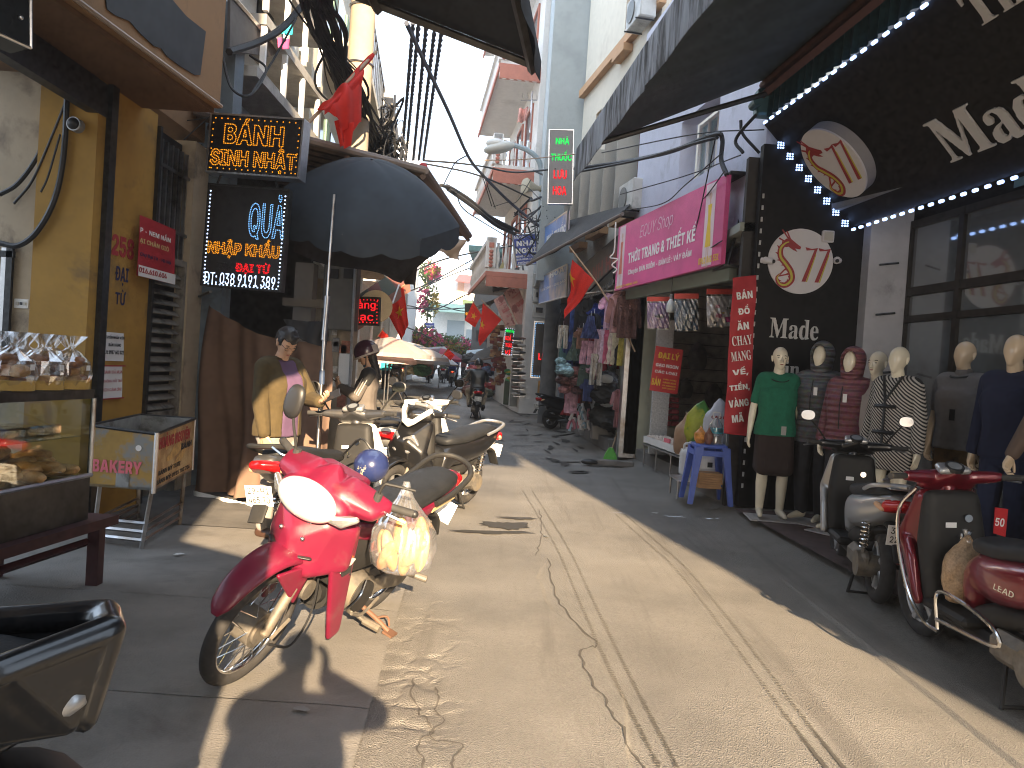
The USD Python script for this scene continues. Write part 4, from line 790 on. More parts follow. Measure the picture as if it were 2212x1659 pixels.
gr.add('step', extr(Polygon([(2.10, 14.4), (2.56, 9.05), (4.2, 9.05), (4.2, 14.4)]), .26), mat('step_stone', (.17, .16, .15), .8, var=.15, scale=5))
gr.add('upper_wall', wall((2.95, 8.85), (2.24, 13.9), 3.35, 7.6, .25, [(1.45, 2.9, 4.35, 5.35)]), mat('lilac_wall', (.50, .52, .62), .8, var=.05, dirt=(.36, .38, .44), dfac=(.6, .75)), False)
n = thing('window', 'white framed window in the lilac wall above the pink sign', 'window', (2.7, 10.9, 4.3))
def lw(s_, z_, off=.0): q = A([2.95, 8.85]) + (A([2.24, 13.9]) - A([2.95, 8.85])) / np.linalg.norm(A([2.24, 13.9]) - A([2.95, 8.85])) * s_; return A([q[0] - off, q[1], z_])
for s_ in (1.47, 1.83, 2.19, 2.55, 2.88): n.add('stile', tube([lw(s_, 4.36, -.05), lw(s_, 5.34, -.05)], .03, 4), white)
for z_ in (4.38, 5.32): n.add('rail', tube([lw(1.46, z_, -.05), lw(2.89, z_, -.05)], .03, 4), white)
n.add('pane', slab(lw(2.88, 5.33, -.08), lw(1.47, 5.33, -.08), lw(1.47, 4.37, -.08), lw(2.88, 4.37, -.08), .01), clear('window_glass', (.4, .5, .55), .35), False); n.add('reveal', slab(lw(2.9, 5.36, -.24), lw(1.45, 5.36, -.24), lw(1.45, 4.34, -.24), lw(2.9, 4.34, -.24), .02), mat('dim_wall', None), False)
n.add('sill', tube([lw(1.4, 4.32, .04), lw(2.95, 4.32, .04)], .04, 4), mat('rust_red', None))
# hanging packets, bulb, red board, red banner
def packet(u0, v0, u1, v1, dep, col, label, motif):
    a, b, c, d = D(u0, v0, dep), D(u1, v0, dep), D(u1, v1, dep), D(u0, v1, dep); n = thing('clothes_packet', label, 'packet', (c + d) / 2)
    w, h = b[0] - a[0], a[2] - d[2]; hd = .14 * h
    n.add('header', slab(a, b, b - A([0, 0, hd]), a - A([0, 0, hd]), .012), mat('packet_red', (.62, .05, .03), .4), False)
    g = lambda s, t: .03 * np.sin(s * math.pi) * np.sin(t * math.pi) + .006 * np.sin(s * 21 + t * 9)
    n.add('garment', quad(a + A([.03 * w, .01, -hd * 1.3]), b + A([-.03 * w, .01, -hd * 1.3]), c + A([-.03 * w, .01, .02]), d + A([.03 * w, .01, .02]), 16, 16, g, thick=.03), mat('g_' + motif, col, .75, var=.12, scale=12), True)
    n.add('wrapper', quad(a - A([0, .02, hd]), b - A([0, .02, hd]), c - A([0, .02, 0]), d - A([0, .02, 0]), 18, 18, lambda s, t: g(s, t) + .014 * np.sin(s * 34 + 5 * t) * np.sin(t * 23), thick=.001), clear('packet_film', (.95, .95, .95), .10, .1, .02), True)
    M = np.eye(4); M[:3, 0] = [1, 0, 0]; M[:3, 1] = [0, 0, 1]; M[:3, 2] = [0, -1, 0]; M[:3, 3] = d + A([0, -.035, 0])
    if motif == 'white':
        for x_, y_, r_, m in ((.3, .62, .07, 'p'), (.68, .6, .06, 'k'), (.36, .36, .10, 'p'), (.72, .28, .13, 'm'), (.25, .15, .06, 'k'), (.5, .45, .04, 'y'), (.76, .45, .05, 'r')):
            n.add('print', extr(affinity.translate(affinity.rotate(sbox(-r_ * w, -r_ * w * .7, r_ * w, r_ * w * .7), 20 * (x_ - .5) * 3), x_ * w, y_ * h * .9), .001, M), {'p': mat('pr_pink', (.75, .2, .35), .6), 'k': blackink, 'm': mat('pr_mag', (.55, .03, .2), .6), 'y': yelink, 'r': redink}[m], False)
    else:
        petals = [Polygon([(0, 0), (.05 * math.sin(q) + .16 * math.sin(q) - .03, .10 * abs(math.cos(q)) + .05), (.22 * math.sin(q), .15 * abs(math.cos(q)))]) for q in np.linspace(-1.3, 1.3, 7)]
        n.add('print', extr(affinity.affine_transform(union_all([p.buffer(.012) for p in petals]), [w, 0, 0, w, .5 * w, .38 * h]), .001, M), blackink if motif == 'lilac' else mat('pr_grey', (.4, .42, .45), .6), False)
packet(1398, 641, 1447, 712, 11.2, (.36, .20, .40), 'wrapped lilac top hanging leftmost at the grocery front', 'lilac'); packet(1457, 634, 1510, 716, 10.6, (.05, .09, .14), 'wrapped dark blue top with lotus print hanging in the middle', 'blue'); packet(1527, 624, 1590, 708, 10.0, (.68, .64, .64), 'wrapped white garment printed with bags and shoes hanging at the right', 'white')
c = D(1449, 660, 10.9); n = thing('light_bulb', 'large white unlit bulb hanging between the wrapped tops', 'bulb', c); n.add('glass', loft([(0, 0, .02, .02), (.01, 0, .055, .055), (.10, 0, .06, .06), (.16, 0, .04, .04), (.19, 0, .025, .025)], 2, 3, 16).apply_transform(rotm([0, 1, 0], -math.pi / 2)).apply_translation(c - A([0, 0, .1])), mat('bulb_white', (.62, .65, .63), .3)); n.add('cap', tube([c + A([0, 0, .09]), c + A([0, 0, .16])], .022, 10), mat('grey_plastic', None)); n.add('flex', tube([c + A([0, 0, .15]), c + A([0, 0, .7])], .005, 5), blk)
redboard = mat('red_board', (.50, .015, .02), .45)
a, b, c, d = D(1417, 747, 11.6), D(1476, 756, 11.6), D(1463, 852, 11.6), D(1403, 843, 11.6); n = thing('price_board', 'red hanging board advertising rice, yellow and white words', 'sign', (c + d) / 2); n.add('board', slab(a, b, c, d, .012), redboard, False)
M = frame_of(a, b, d); w, h = np.linalg.norm(b - a), np.linalg.norm(d - a); M = M @ trimesh.transformations.translation_matrix((0, -h, 0))
lay(n, 'lettering', 'ĐẠI LÝ', M, .13 * w, .70 * h, .9 * w, .92 * h, yelink, .002, 900)
for k, t in enumerate(('GẠO NGON', 'CÁC LOẠI')): lay(n, 'lettering', t, M, .10 * w, (.53 - .135 * k) * h, .92 * w, (.63 - .135 * k) * h, whiteink, .002, 800)
lay(n, 'lettering', 'BÁN', M, .05 * w, .13 * h, .36 * w, .33 * h, yelink, .002, 800)
for k, t in enumerate(('CÁC LOẠI', 'HÀNG KHÔ', 'CÁ BIỂN KHÔ', 'CÁC LOẠI CÁ')): lay(n, 'lettering', t, M, .45 * w, (.27 - .065 * k) * h, .93 * w, (.315 - .065 * k) * h, yelink, .002, 700)
a, b, c, d = D(1583, 600, 8.5), D(1634, 594, 8.5), D(1618, 940, 8.5), D(1564, 934, 8.5); n = thing('banner', 'tall narrow red banner with white words beside the black panel', 'banner', (c + d) / 2)
n.add('cloth', quad(a, b, c, d, 8, 30, lambda s, t: .015 * np.sin(t * 12) + .01 * np.sin(s * 5 + t * 20), thick=.004), redcloth, True); n.add('hem', tube([d, c], .014, 6), redcloth)
M = frame_of(a, b, d); w, h = np.linalg.norm(b - a), np.linalg.norm(d - a); M = M @ trimesh.transformations.translation_matrix((0, -h, 0))
xd_ = (np.linalg.inv(M) @ np.append(d, 1))[0]
for k, t in enumerate(('BÁN', 'ĐỒ', 'ĂN', 'CHAY', 'MANG', 'VỀ,', 'TIỀN,', 'VÀNG', 'MÃ')):
    ww = min(.16 + .17 * len(t), .86); mx = .5 * w + xd_ * (1 - (.885 - k * .098)); lay(n, 'lettering', serif(t) if t.isascii() else t, M, mx - ww * w / 2, (.855 - k * .098) * h, mx + ww * w / 2, (.855 - k * .098 + .062) * h, whiteink, .032, 900, font=SERIF if t.isascii() else 'Inter.woff2')
n.add('tape', bx((.78 * w, .08 * h, .02), (.34 * w, .17 * h, .003), M), mat('grey_tape', (.5, .45, .45), .6))
# low stands and goods
def P3d(u, v, dep): return D(u, v, dep)
n = thing('low_stand', 'low steel stand with thin legs carrying the egg trays', 'stand', G(1430, 1050, .1)); s0, s1 = D(1385, 985, 12.3), D(1480, 1022, 10.2); s0[2] = s1[2] = .44
n.add('top', quad(s0 + A([.5, .1, 0]), s1 + A([.5, .1, 0]), s1, s0, thick=.02), steel)
for t, o in ((.02, .03), (.33, .03), (.66, .03), (.98, .03), (.02, .45), (.98, .45)): p = s0 + (s1 - s0) * t + A([o, 0, 0]); n.add('leg', tube([p, p * A([1, 1, 0]) + A([0, 0, .08])], .013, 6), steel)
eggm = mat('egg', (.72, .62, .54), .5)
for k in range(5):
    t = .10 + .19 * k; p = s0 + (s1 - s0) * t + A([.2, 0, .02]); n = thing('egg_tray', ('white foam tray of eggs, %s on the low stand' % ('farthest', 'second', 'third with a pink card', 'fourth', 'nearest')[k]), 'egg tray', p, group='egg trays on the low stand')
    M = trimesh.transformations.translation_matrix(p) @ rotm([0, 0, 1], .2)
    n.add('tray', [bx((0, 0, .008), (.36, .36, .012), M), bx((-.18, 0, .05), (.012, .36, .1), M), bx((.18, 0, .05), (.012, .36, .1), M), bx((0, -.18, .05), (.36, .012, .1), M), bx((0, .18, .05), (.36, .012, .1), M)], white)
    for i in range(5):
        for j in range(4): n.add('egg', sph((M @ A([-.14 + .07 * i, -.11 + .07 * j, .10, 1]))[:3], (.022, .022, .03), 1), eggm, True)
    if k == 2: n.add('card', bx((-.15, -.05, .13), (.02, .2, .06), M), pinkink)
jug = mat('jug_white', (.62, .63, .64), .35)
for k, (u, v, dep) in enumerate(((1490, 1028, 9.7), (1522, 1052, 9.3))):
    p = D(u, v, dep); p[2] = .30; n = thing('jerry_can', ('white plastic jerry can half full, left one', 'white plastic jerry can with hand written label, right one')[k], 'jerry can', p)
    n.add('body', loft([(0, 0, .10, .12), (.02, 0, .115, .135), (.24, 0, .115, .135), (.31, 0, .09, .11), (.35, 0, .04, .05), (.38, 0, .03, .03)], 4, 3, 20).apply_transform(rotm([0, 1, 0], -math.pi / 2)).apply_translation(p), jug, True)
    n.add('handle', tube(spline([p + A([-.09, 0, .27]), p + A([-.09, 0, .38]), p + A([-.02, 0, .40])], 4), .016, 8), jug); n.add('cap', tube([p + A([0, 0, .37]), p + A([0, 0, .42])], .035, 12), white)
    n.add('liquid', bx(p + A([0, -.1365, .08]), (.2, .004, .14)), mat('jug_low', (.42, .42, .43), .4)); n.add('print', bx(p + A([.01, -.139, .2]), (.06, .004, .06)), blackink)
n = thing('low_stand', 'second low stand nearer the lane under the cans', 'stand', G(1500, 1100, .1)); p = D(1505, 1060, 9.4); p[2] = .29; n.add('top', bx(p, (.6, .5, .02)), steel)
for i in (-.28, .28):
    for j in (-.22, .22): n.add('leg', tube([p + A([i, j, 0]), A([p[0] + i, p[1] + j, .07])], .013, 6), steel)
n = thing('card_stack', 'stack of brown cardboard sheets beside the stool', 'cardboard', D(1530, 1052, 8.9)); p = D(1530, 1036, 8.95)
for k in range(7): n.add('sheet', bx(p + A([r5.uniform(-.01, .01), 0, -.08 + .026 * k]), (.27, .2, .022)), mat('cardboard', (.38, .22, .11), .85, var=.15))
blue_p = mat('blue_plastic', (.06, .11, .42), .4, var=.1)
st = thing('plastic_stool', 'tall blue plastic stool holding bottles and bags', 'stool', G(1530, 1090, .1)); p = D(1532, 958, 8.9); 
st.add('seat', loft([(0, 0, .17, .17), (.015, 0, .185, .185), (.04, 0, .185, .185), (.05, 0, .17, .17)], 6, 3, 24).apply_transform(rotm([0, 1, 0], -math.pi / 2)).apply_translation(p - A([0, 0, .05])), blue_p)
for i, j in ((-1, -1), (1, -1), (1, 1), (-1, 1)):
    q0, q1 = p + A([i * .15, j * .15, -.03]), A([p[0] + i * .23, p[1] + j * .23, .1]); st.add('leg', skin([A([q + A([a_ * w_, b_ * w_, 0]) for a_, b_ in ((-1, -1), (1, -1), (1, 1), (-1, 1))]) for q, w_ in ((q0, .045), (q0 * .5 + q1 * .5, .032), (q1, .026))]), blue_p, 20)
st.add('apron', [bx(p + A([0, j * .19, -.1]), (.26, .02, .06)) for j in (-1, 1)] + [bx(p + A([i * .19, 0, -.1]), (.02, .26, .06)) for i in (-1, 1)], blue_p)
pet = clear('pet_plastic', (.85, .9, .92), .15, .05, .04)
p2 = p + A([.06, -.02, 0]); n = thing('water_bottle', 'big clear water bottle with printed label on the blue stool', 'bottle', p2)
n.add('shell', loft([(.001, 0, .075, .075), (.02, 0, .085, .085), (.09, 0, .078, .078), (.12, 0, .085, .085), (.2, 0, .085, .085), (.27, 0, .045, .045), (.30, 0, .028, .028)], 2, 3, 18).apply_transform(rotm([0, 1, 0], -math.pi / 2)).apply_translation(p2), pet, True); n.add('water', tube([p2 + A([0, 0, .01]), p2 + A([0, 0, .09])], .07, 14), clear('amber_liquid', (.6, .42, .3), .05, .05, .25)); n.add('label', tube([p2 + A([0, 0, .125]), p2 + A([0, 0, .185])], .087, 18, False), mat('aqua_label', (.05, .32, .42), .4, var=.6, scale=20)); n.add('handle', tube(spline([p2 + A([-.03, 0, .30]), p2 + A([-.04, 0, .36]), p2 + A([.04, 0, .36]), p2 + A([.03, 0, .30])], 4), .008, 6), white)
def bag(name, label, c, s, m, cat_, film=None, sd=0):
    n = thing(name, label, cat_, c); mm = trimesh.creation.icosphere(3, 1.0); P = mm.vertices; k = 1 + .35 * (meshkit.fbm(P * 1.7 + sd, 3, sd) - .5); top = np.clip((P[:, 2] - .45) / .5, 0, 1); P2 = P * k[:, None]; P2[:, :2] *= (1 - (.6 if film else .38) * top ** .9)[:, None]; P2[:, 2] *= 1 + .1 * top; P2 *= (1 + .10 * (meshkit.fbm(P * 6 + sd, 2, sd) - .5))[:, None]; P2[:, 2] = np.maximum(P2[:, 2], -.8); mm.vertices = P2 * A(s) + A(c) + A([0, 0, s[2] * .8]); n.add('bag', mm, m, True)
    if film is None: return n
    ang_ = np.arange(12) * math.pi / 6; zt_ = c[2] + s[2] * 1.80
    n.add('neck', skin([np.stack([c[0] + np.cos(ang_) * r_ * s[0], c[1] + np.sin(ang_) * r_ * s[0], np.full(12, zt_ + dz)], 1) for r_, dz in ((.25, -.12 * s[2]), (.12, .05 * s[2]), (.26, .22 * s[2]))], False), film or m, True); return n
bag('food_bag', 'knotted clear bag of orange snacks on the blue stool', p + A([-.12, -.05, 0]), (.07, .07, .10), mat('snack_orange', (.5, .22, .05), .4, var=.4, scale=30), 'bag', cello, 1); bag('food_bag', 'clear bag of brown beans beside the bottle on the stool', p + A([-.04, -.12, 0]), (.05, .05, .10), mat('beans', (.16, .07, .05), .4, var=.5, scale=60), 'bag', cello, 2)
q = D(1478, 1000, 10.6); q[2] = .46; bag('grain_sack', 'fat clear sack of pinkish brown grain behind the eggs', q, (.17, .17, .30), mat('grain', (.34, .21, .13), .5, var=.2, scale=80), 'sack', cello, 3)
q = D(1512, 960, 10.4); q[2] = .55; bag('rice_sack', 'yellow green printed rice sack behind the stool', q, (.22, .14, .36), mat('sack_green', (.38, .40, .04), .4, var=.35, scale=4, dirt=(.1, .28, .06), dfac=(.5, .55)), 'sack', None, 4)
q = D(1550, 950, 10.2); q[2] = .65; n = bag('rice_sack', 'white sack with red print behind the bottle', q, (.20, .13, .33), mat('sack_white', (.62, .63, .70), .45, var=.1), 'sack', None, 5); M = np.eye(4); M[:3, 1] = [0, 0, 1]; M[:3, 2] = [0, -1, 0]; M[:3, 3] = q + A([-.14, -.14, .35]); lay(n, 'print', 'GẠO BẮC', M, 0, 0, .28, .07, redink, .0, 900)
n = thing('snack_rack', 'stacked red packets of snacks beside the grocery jamb', 'packets', D(1450, 920, 12.9))
for k in range(10): pxbox(n, 'packet', 1432 + 18 * (k % 2), 858 + 13 * (k // 2), 1449 + 18 * (k % 2), 869 + 13 * (k // 2), 12.8, .1, mat('snack_red', (.35, .05, .06), .4, var=.6, scale=26), bev=.012)
pxbox(n, 'carton', 1432, 923, 1466, 980, 12.8, .2, mat('pale_carton', (.42, .36, .28), .8))
for k, (u, v, s_) in enumerate(((1480, 860, .12), (1505, 800, .17), (1540, 880, .15))):
    q = D(u, v, 13.2); bag('dried_bag', ('dark bag of dried goods hanging low on the panelled wall', 'brown bag of dried goods hanging high on the panelled wall', 'dark bag of dried goods near the red banner')[k], q, (s_, s_ * .6, s_ * 1.5), mat('dried', (.05, .04, .03), .5, var=.4, scale=20), 'bag', None, k + 6)
# broom and dustpan
n = thing('broom', 'green bristle broom leaning against the grocery corner', 'broom', G(1328, 990, .02)); q0 = G(1318, 992, .02); n.add('handle', tube([q0 + A([0, 0, .12]), D(1352, 880, 14.2)], .014, 6), mat('broom_wood', (.25, .17, .1), .7)); n.add('bristles', skin([A([q0 + A([x_ * w_, y_ * .04, z_]) for x_, y_ in ((-1, -1), (1, -1), (1, 1), (-1, 1))]) for w_, z_ in ((.12, 0), (.09, .1), (.03, .2))]), mat('bristle_green', (.10, .38, .06), .7, var=.3, scale=50))
q0 = G(1312, 1006, .01); n = thing('wooden_block', 'grey timber offcut lying on the lane before the step', 'timber', q0); n.add('block', bx(q0 + A([.05, 0, .05]), (.75, .14, .09), bev=.01), mat('grey_timber', (.15, .14, .13), .8, var=.3)); n.add('cloth', sph(q0 + A([-.3, -.05, .05]), (.14, .08, .05), 2), blk)
# ================================================================ upper storeys and the far street
cream = mat('cream_wall', (.60, .56, .47), .85, var=.05, dirt=(.45, .4, .33), dfac=(.6, .78), dscale=.8)
ochre = mat('ochre_trim', (.46, .27, .14), .8, var=.08)
terra = mat('terracotta_trim', (.42, .16, .11), .8, var=.08)
greyw = mat('grey_side_wall', (.33, .37, .38), .85, var=.05, dirt=(.26, .29, .3), dfac=(.55, .75), dscale=.7)
offw = mat('off_white_wall', (.62, .60, .57), .85, var=.06, dirt=(.42, .39, .36), dfac=(.58, .75), dscale=.8)
dglass = mat('dark_window', (.03, .035, .04), .12); bglass = mat('sky_window', (.10, .16, .24), .08, spec=.8)
brownf = mat('brown_frame', (.16, .06, .04), .5)
def VP(p, q):
    "upright plane through p and q: pixel -> point"
    p, q = A([*p, 0.0]), A([*q, 0.0]); n = np.cross(q - p, [0, 0, 1.0]); return lambda u, v: PX(u, v, p, n)
# beige house with ochre bands
hp, hq = A([2.24, 13.95]), A([1.29, 18.8]); hd = (hq - hp) / np.linalg.norm(hq - hp); HL = np.linalg.norm(hq - hp)
bh = thing('cream_house', 'tall cream house with ochre bands and brown shuttered windows over the clothes shop', 'building', (2, 16, 0))
fB = VP(hp, hq); hn = A([hd[1], -hd[0]]) * -1
def sz(u, v): p = fB(u, v); return np.dot(p[:2] - hp, hd), p[2]
def hw(s_, z_, off=0.0): q = hp + hd * s_ + hn * off; return A([q[0], q[1], z_])
wins = [(1545 + 0, 0)]
W_ = [(sz(1262 + 0, 470), sz(1248, 380)), ]
holes = [(.7, 1.5, 4.6, 6.2), (2.4, 3.2, 4.6, 6.2), (3.9, 4.5, 4.5, 6.1), (1.6, 2.1, 8.1, 10.6), (3.4, 3.8, 6.9, 7.4), (4.1, 4.5, 6.4, 6.9)]
bh.add('wall', wall(hp, hq, 3.3, 15, .3, holes) if False else wall(hq, hp, 3.3, 15, .3, [(HL - b_, HL - a_, c_, d_) for a_, b_, c_, d_ in holes]), cream, False)
bh.add('wall', bx((hp[0] + 1.7, hp[1] + .12, 9), (3.2, .2, 11.5)), cream, label='side wall facing the viewer')
for z_, (u0, v0, u1, v1) in ((0, (1246, 232, 1414, 17)),):
    (s0, za), (s1, zb_) = sz(u0, v0), sz(u1, v1); zc = (za + zb_) / 2
    bh.add('band', skin([A([hw(-.2, zc - .09, .0), hw(-.2, zc - .09, .14), hw(-.2, zc + .09, .14), hw(-.2, zc + .09, .0)]), A([hw(HL, zc - .09, .0), hw(HL, zc - .09, .14), hw(HL, zc + .09, .14), hw(HL, zc + .09, .0)])]), ochre, False)
for a_, b_, c_, d_ in holes:
    n = bh.add('window', skin([A([hw(a_ + .02, c_, -.2), hw(a_ + .02, d_, -.2)]), A([hw(b_ - .02, c_, -.2), hw(b_ - .02, d_, -.2)])], False), bglass, False)
    n.add('frame', [tube([hw(a_ + .03, c_, -.12), hw(a_ + .03, d_, -.12)], .035, 4), tube([hw(b_ - .03, c_, -.12), hw(b_ - .03, d_, -.12)], .035, 4), tube([hw((a_ + b_) / 2, c_, -.13), hw((a_ + b_) / 2, d_, -.13)], .03, 4), tube([hw(a_, c_ + .03, -.12), hw(b_, c_ + .03, -.12)], .035, 4), tube([hw(a_, d_ - .03, -.12), hw(b_, d_ - .03, -.12)], .035, 4)], brownf, False)
    bh.add('sill', skin([A([hw(a_ - .12, c_ - .16, .002), hw(a_ - .12, c_ - .16, .2), hw(a_ - .12, c_ - .02, .2), hw(a_ - .12, c_ - .02, .002)]), A([hw(b_ + .12, c_ - .16, .002), hw(b_ + .12, c_ - .16, .2), hw(b_ + .12, c_ - .02, .2), hw(b_ + .12, c_ - .02, .002)])]), ochre, False)
    if c_ < 5:
        for s_ in (a_, b_): n.add('shutter', slab(hw(s_, d_, .02), hw(s_ + .05, d_, .42), hw(s_ + .05, c_, .42), hw(s_, c_, .02), .03), mat('shutter_glass', (.3, .3, .28), .3), False)
def aircon(name_label, c, head, s=1.0):
    M = place(c, head); n = thing('air_conditioner', name_label, 'air conditioner', M=M)
    n.add('case', bx((0, 0, 0), (.8, .3, .55), bev=.02), mat('ac_white', (.45, .46, .45), .5, var=.1, dirt=(.2, .2, .19), dfac=(.5, .7)), world=False); n.add('grille', tube([(-.12, -.152, 0), (-.12, -.17, 0)], .2, 24), mat('ac_dark', (.12, .13, .13), .5), world=False); n.add('bracket', [tube([(x_, .15, -.29), (x_, -.2, -.29)], .015, 4) for x_ in (-.3, .3)], dsteel, world=False); return n
ah = math.atan2(hd[1], hd[0])
aircon('outdoor air conditioner unit high on the cream house by the ochre band', D(1385, 22, 14.2), ah - math.pi); aircon('outdoor air conditioner unit above the left end of the pink sign', D(1368, 428, 13.9), ah - math.pi)
n = thing('drain_pipe', 'beige drain pipe between the cream house and the lilac wall', 'pipe', D(1393, 400, 13.7)); n.add('pipe', tube([D(1424, 240, 13.7), D(1385, 520, 13.7)], .05, 10), cream)
# grey slab wall and the ornate balcony house beyond
gw_ = thing('grey_house', 'tall house with bare grey side wall rising over the street', 'building', (.8, 19, 3.5))
a, b = D(1170, 440, 19), D(1250, 440, 19); gw_.add('wall', bx(((a[0] + b[0] + .15) / 2, 21.5, 10.2), (b[0] - a[0] + .15, 5.0, 13.0)), greyw)
oh = thing('balcony_house', 'ornate house with white balustrade balconies and terracotta mouldings', 'building', (.2, 25, 0))
op, oq = A([.26, 24.0]), A([-.75, 31.5]); od = (oq - op) / np.linalg.norm(oq - op); OL = np.linalg.norm(oq - op); on = A([-od[1], od[0]])
def ow(s_, z_, off=0.0): q = op + od * s_ + on * off; return A([q[0], q[1], z_])
def oblock(s0, s1, z0, z1, o0, o1): return skin([A([ow(s0, z0, o0), ow(s0, z0, o1), ow(s0, z1, o1), ow(s0, z1, o0)]), A([ow(s1, z0, o0), ow(s1, z0, o1), ow(s1, z1, o1), ow(s1, z1, o0)])])
oh.add('wall', oblock(0, OL, .1, 17, -3.0, 0), offw, False)
for k, z_ in enumerate((4.4, 7.6, 10.8, 14.0)):
    n = oh.add('balcony', oblock(.1, OL, z_, z_ + .16, 0, 1.25), offw, False)
    n.add('moulding', oblock(.06, OL, z_ - .10, z_ + .04, 1.253, 1.31), terra, False); n.add('moulding', oblock(.03, .098, z_ - .10, z_ + .04, .0, 1.31), terra, False); n.add('fascia', oblock(.0, .12, z_ - .42, z_ - .11, .0, 1.28), terra, False); n.add('handrail', oblock(.06, OL, z_ + .95, z_ + 1.08, 1.06, 1.30), offw, False)
    for q in range(26): n.add('baluster', loft([(0, 0, .05, .05), (.12, 0, .04, .04), (.3, 0, .08, .08), (.55, 0, .035, .035), (.78, 0, .05, .05)], 2, 2, 8).apply_transform(rotm([0, 1, 0], -math.pi / 2)).apply_translation(ow(.35 + q * .28, z_ + .17, 1.18)), offw)
    for q in range(4): n.add('baluster', loft([(0, 0, .05, .05), (.12, 0, .04, .04), (.3, 0, .08, .08), (.55, 0, .035, .035), (.78, 0, .05, .05)], 2, 2, 8).apply_transform(rotm([0, 1, 0], -math.pi / 2)).apply_translation(ow(.18, z_ + .17, .2 + .25 * q)), offw)
    n.add('pier', oblock(.06, .36, z_ + .16, z_ + 1.1, 1.02, 1.32), offw, False)
    n.add('ornament', [bx(ow(.05, z_ + .85, 1.17), (.16, .05, .16))] + [sph(ow(.06, z_ + .66 - .11 * q, 1.17), (.07, .05, .06), 1) for q in range(5)], terra)
    for q in range(5): n.add('scallop', extr(Point(0, 0).buffer(.16, 8).intersection(sbox(-1, -1, 1, .02)), .03, trimesh.transformations.translation_matrix(ow(.02, z_ - .28, .18 + .24 * q)) @ frame_of((0, 0, 0), (-1, -.12, 0), (0, 0, -1))), offw, False)
    for s_ in (1.2, 3.4, 5.6): w_ = oh.add('window', oblock(s_, s_ + 1.2, z_ + .3, z_ + 2.4, -.05, .02), dglass, False); w_.add('frame', [oblock(s_ - .1, s_, z_ + .2, z_ + 2.5, 0, .06), oblock(s_ + 1.2, s_ + 1.3, z_ + .2, z_ + 2.5, 0, .06), oblock(s_, s_ + 1.2, z_ + 2.4, z_ + 2.5, 0, .06)], terra, False)
ant = thing('tv_antenna', 'white television antenna on the balcony rail of the ornate house', 'antenna', D(994, 262, 25)) if False else None
c = D(1148, 232, 24.5); n = thing('tv_antenna', 'pale branched television antenna on a balcony of the ornate house', 'antenna', c); n.add('mast', tube([c - A([0, 0, .8]), c + A([0, 0, .5])], .03, 6), alu); n.add('boom', tube([c + A([-.35, 0, .2]), c + A([.35, 0, .25])], .02, 6), alu); n.add('rod', [tube([c + A([x_, -.2, .22]), c + A([x_, .2, .5])], .012, 5) for x_ in (-.3, -.15, 0, .15, .3)], alu)
n = thing('laundry', 'patterned cloth drying on a balcony of the ornate house', 'laundry', D(1132, 250, 24.3)); n.add('cloth', quad(D(1121, 235, 24.3), D(1142, 232, 24.3), D(1136, 262, 24.3), D(1117, 266, 24.3), 8, 8, lambda s, t: .1 * np.sin(s * 9), thick=.01), mat('laundry_mix', (.6, .3, .25), .8, var=.6, scale=6), True)
# ground floor shops on the right further along
sh = thing('shop_row', 'dim open shopfronts on the right beyond the clothes stalls', 'building', (1.5, 25, 0))
fa, fb_ = A([2.1, 14.6]), A([-.35, 42.0]); fd = (fb_ - fa) / np.linalg.norm(fb_ - fa); fn = A([-fd[1], fd[0]])
def sw(s_, z_, off=0.0): q = fa + fd * s_ + fn * off; return A([q[0], q[1], z_ + max(0, q[1] - 20) * .018])
def sblock(s0, s1, z0, z1, o0, o1): return skin([A([sw(s0, z0, o0), sw(s0, z0, o1), sw(s0, z1, o1), sw(s0, z1, o0)]), A([sw(s1, z0, o0), sw(s1, z0, o1), sw(s1, z1, o1), sw(s1, z1, o0)])])
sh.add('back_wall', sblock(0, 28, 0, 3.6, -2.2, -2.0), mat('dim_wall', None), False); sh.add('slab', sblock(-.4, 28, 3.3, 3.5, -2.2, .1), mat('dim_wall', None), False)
for k, s_ in enumerate((0.1, 4.0, 7.9, 11.5, 15.5, 20, 25)): sh.add('pier', sblock(s_, s_ + .3, 0, 3.3, -2.0, 0), (pg, offw, bluegrey, offw, cream, offw, cream)[k], False)
for k, s_ in enumerate((4.35, 8.25)): sh.add('shutter', sblock(s_ + 1.6, s_ + 3.4, 0, 3.2, -.3, -.2), bluegrey, False)
sh.add('step', sblock(-.2, 9, .05, .28, -2, .25), mat('step_stone', None), False)
r8 = random.Random(11)
# second row above: plain houses on the right, further on
for k, (s0, s1, zt_, m, o) in enumerate(((12, 17, 9, offw, -.3), (17.2, 22.5, 11.5, cream, .0), (22.7, 28, 8.0, offw, -.4))):
    hn_ = thing('town_house', ('narrow pale house on the right beyond the balconies', 'cream house on the right with railings above the awnings', 'last low house on the right before the bend')[k], 'building', sw((s0 + s1) / 2, 0))
    hn_.add('wall', sblock(s0, s1, 3.5, zt_, -4, o), m, False); hn_.add('roof', sblock(s0 - .1, s1 + .1, zt_, zt_ + .15, -4.1, o + .7), mat('teal_tin', (.06, .14, .13), .6, var=.2), False)
    for z_ in np.arange(4.2, zt_ - 1.5, 2.8):
        hn_.add('balcony', sblock(s0 + .3, s1 - .3, z_ - .3, z_ - .15, o, o + .9), m, False)
        for q in np.arange(s0 + .4, s1 - .3, .35): hn_.add('rail', tube([sw(q, z_ - .15, o + .85), sw(q, z_ + .75, o + .85)], .02, 4), white)
        hn_.add('window', sblock(s0 + .8, s0 + 2.0, z_, z_ + 1.6, o - .1, o + .02), dglass, False); hn_.add('window', sblock(s0 + 2.8, s0 + 4.0, z_, z_ + 1.6, o - .1, o + .02), dglass, False)
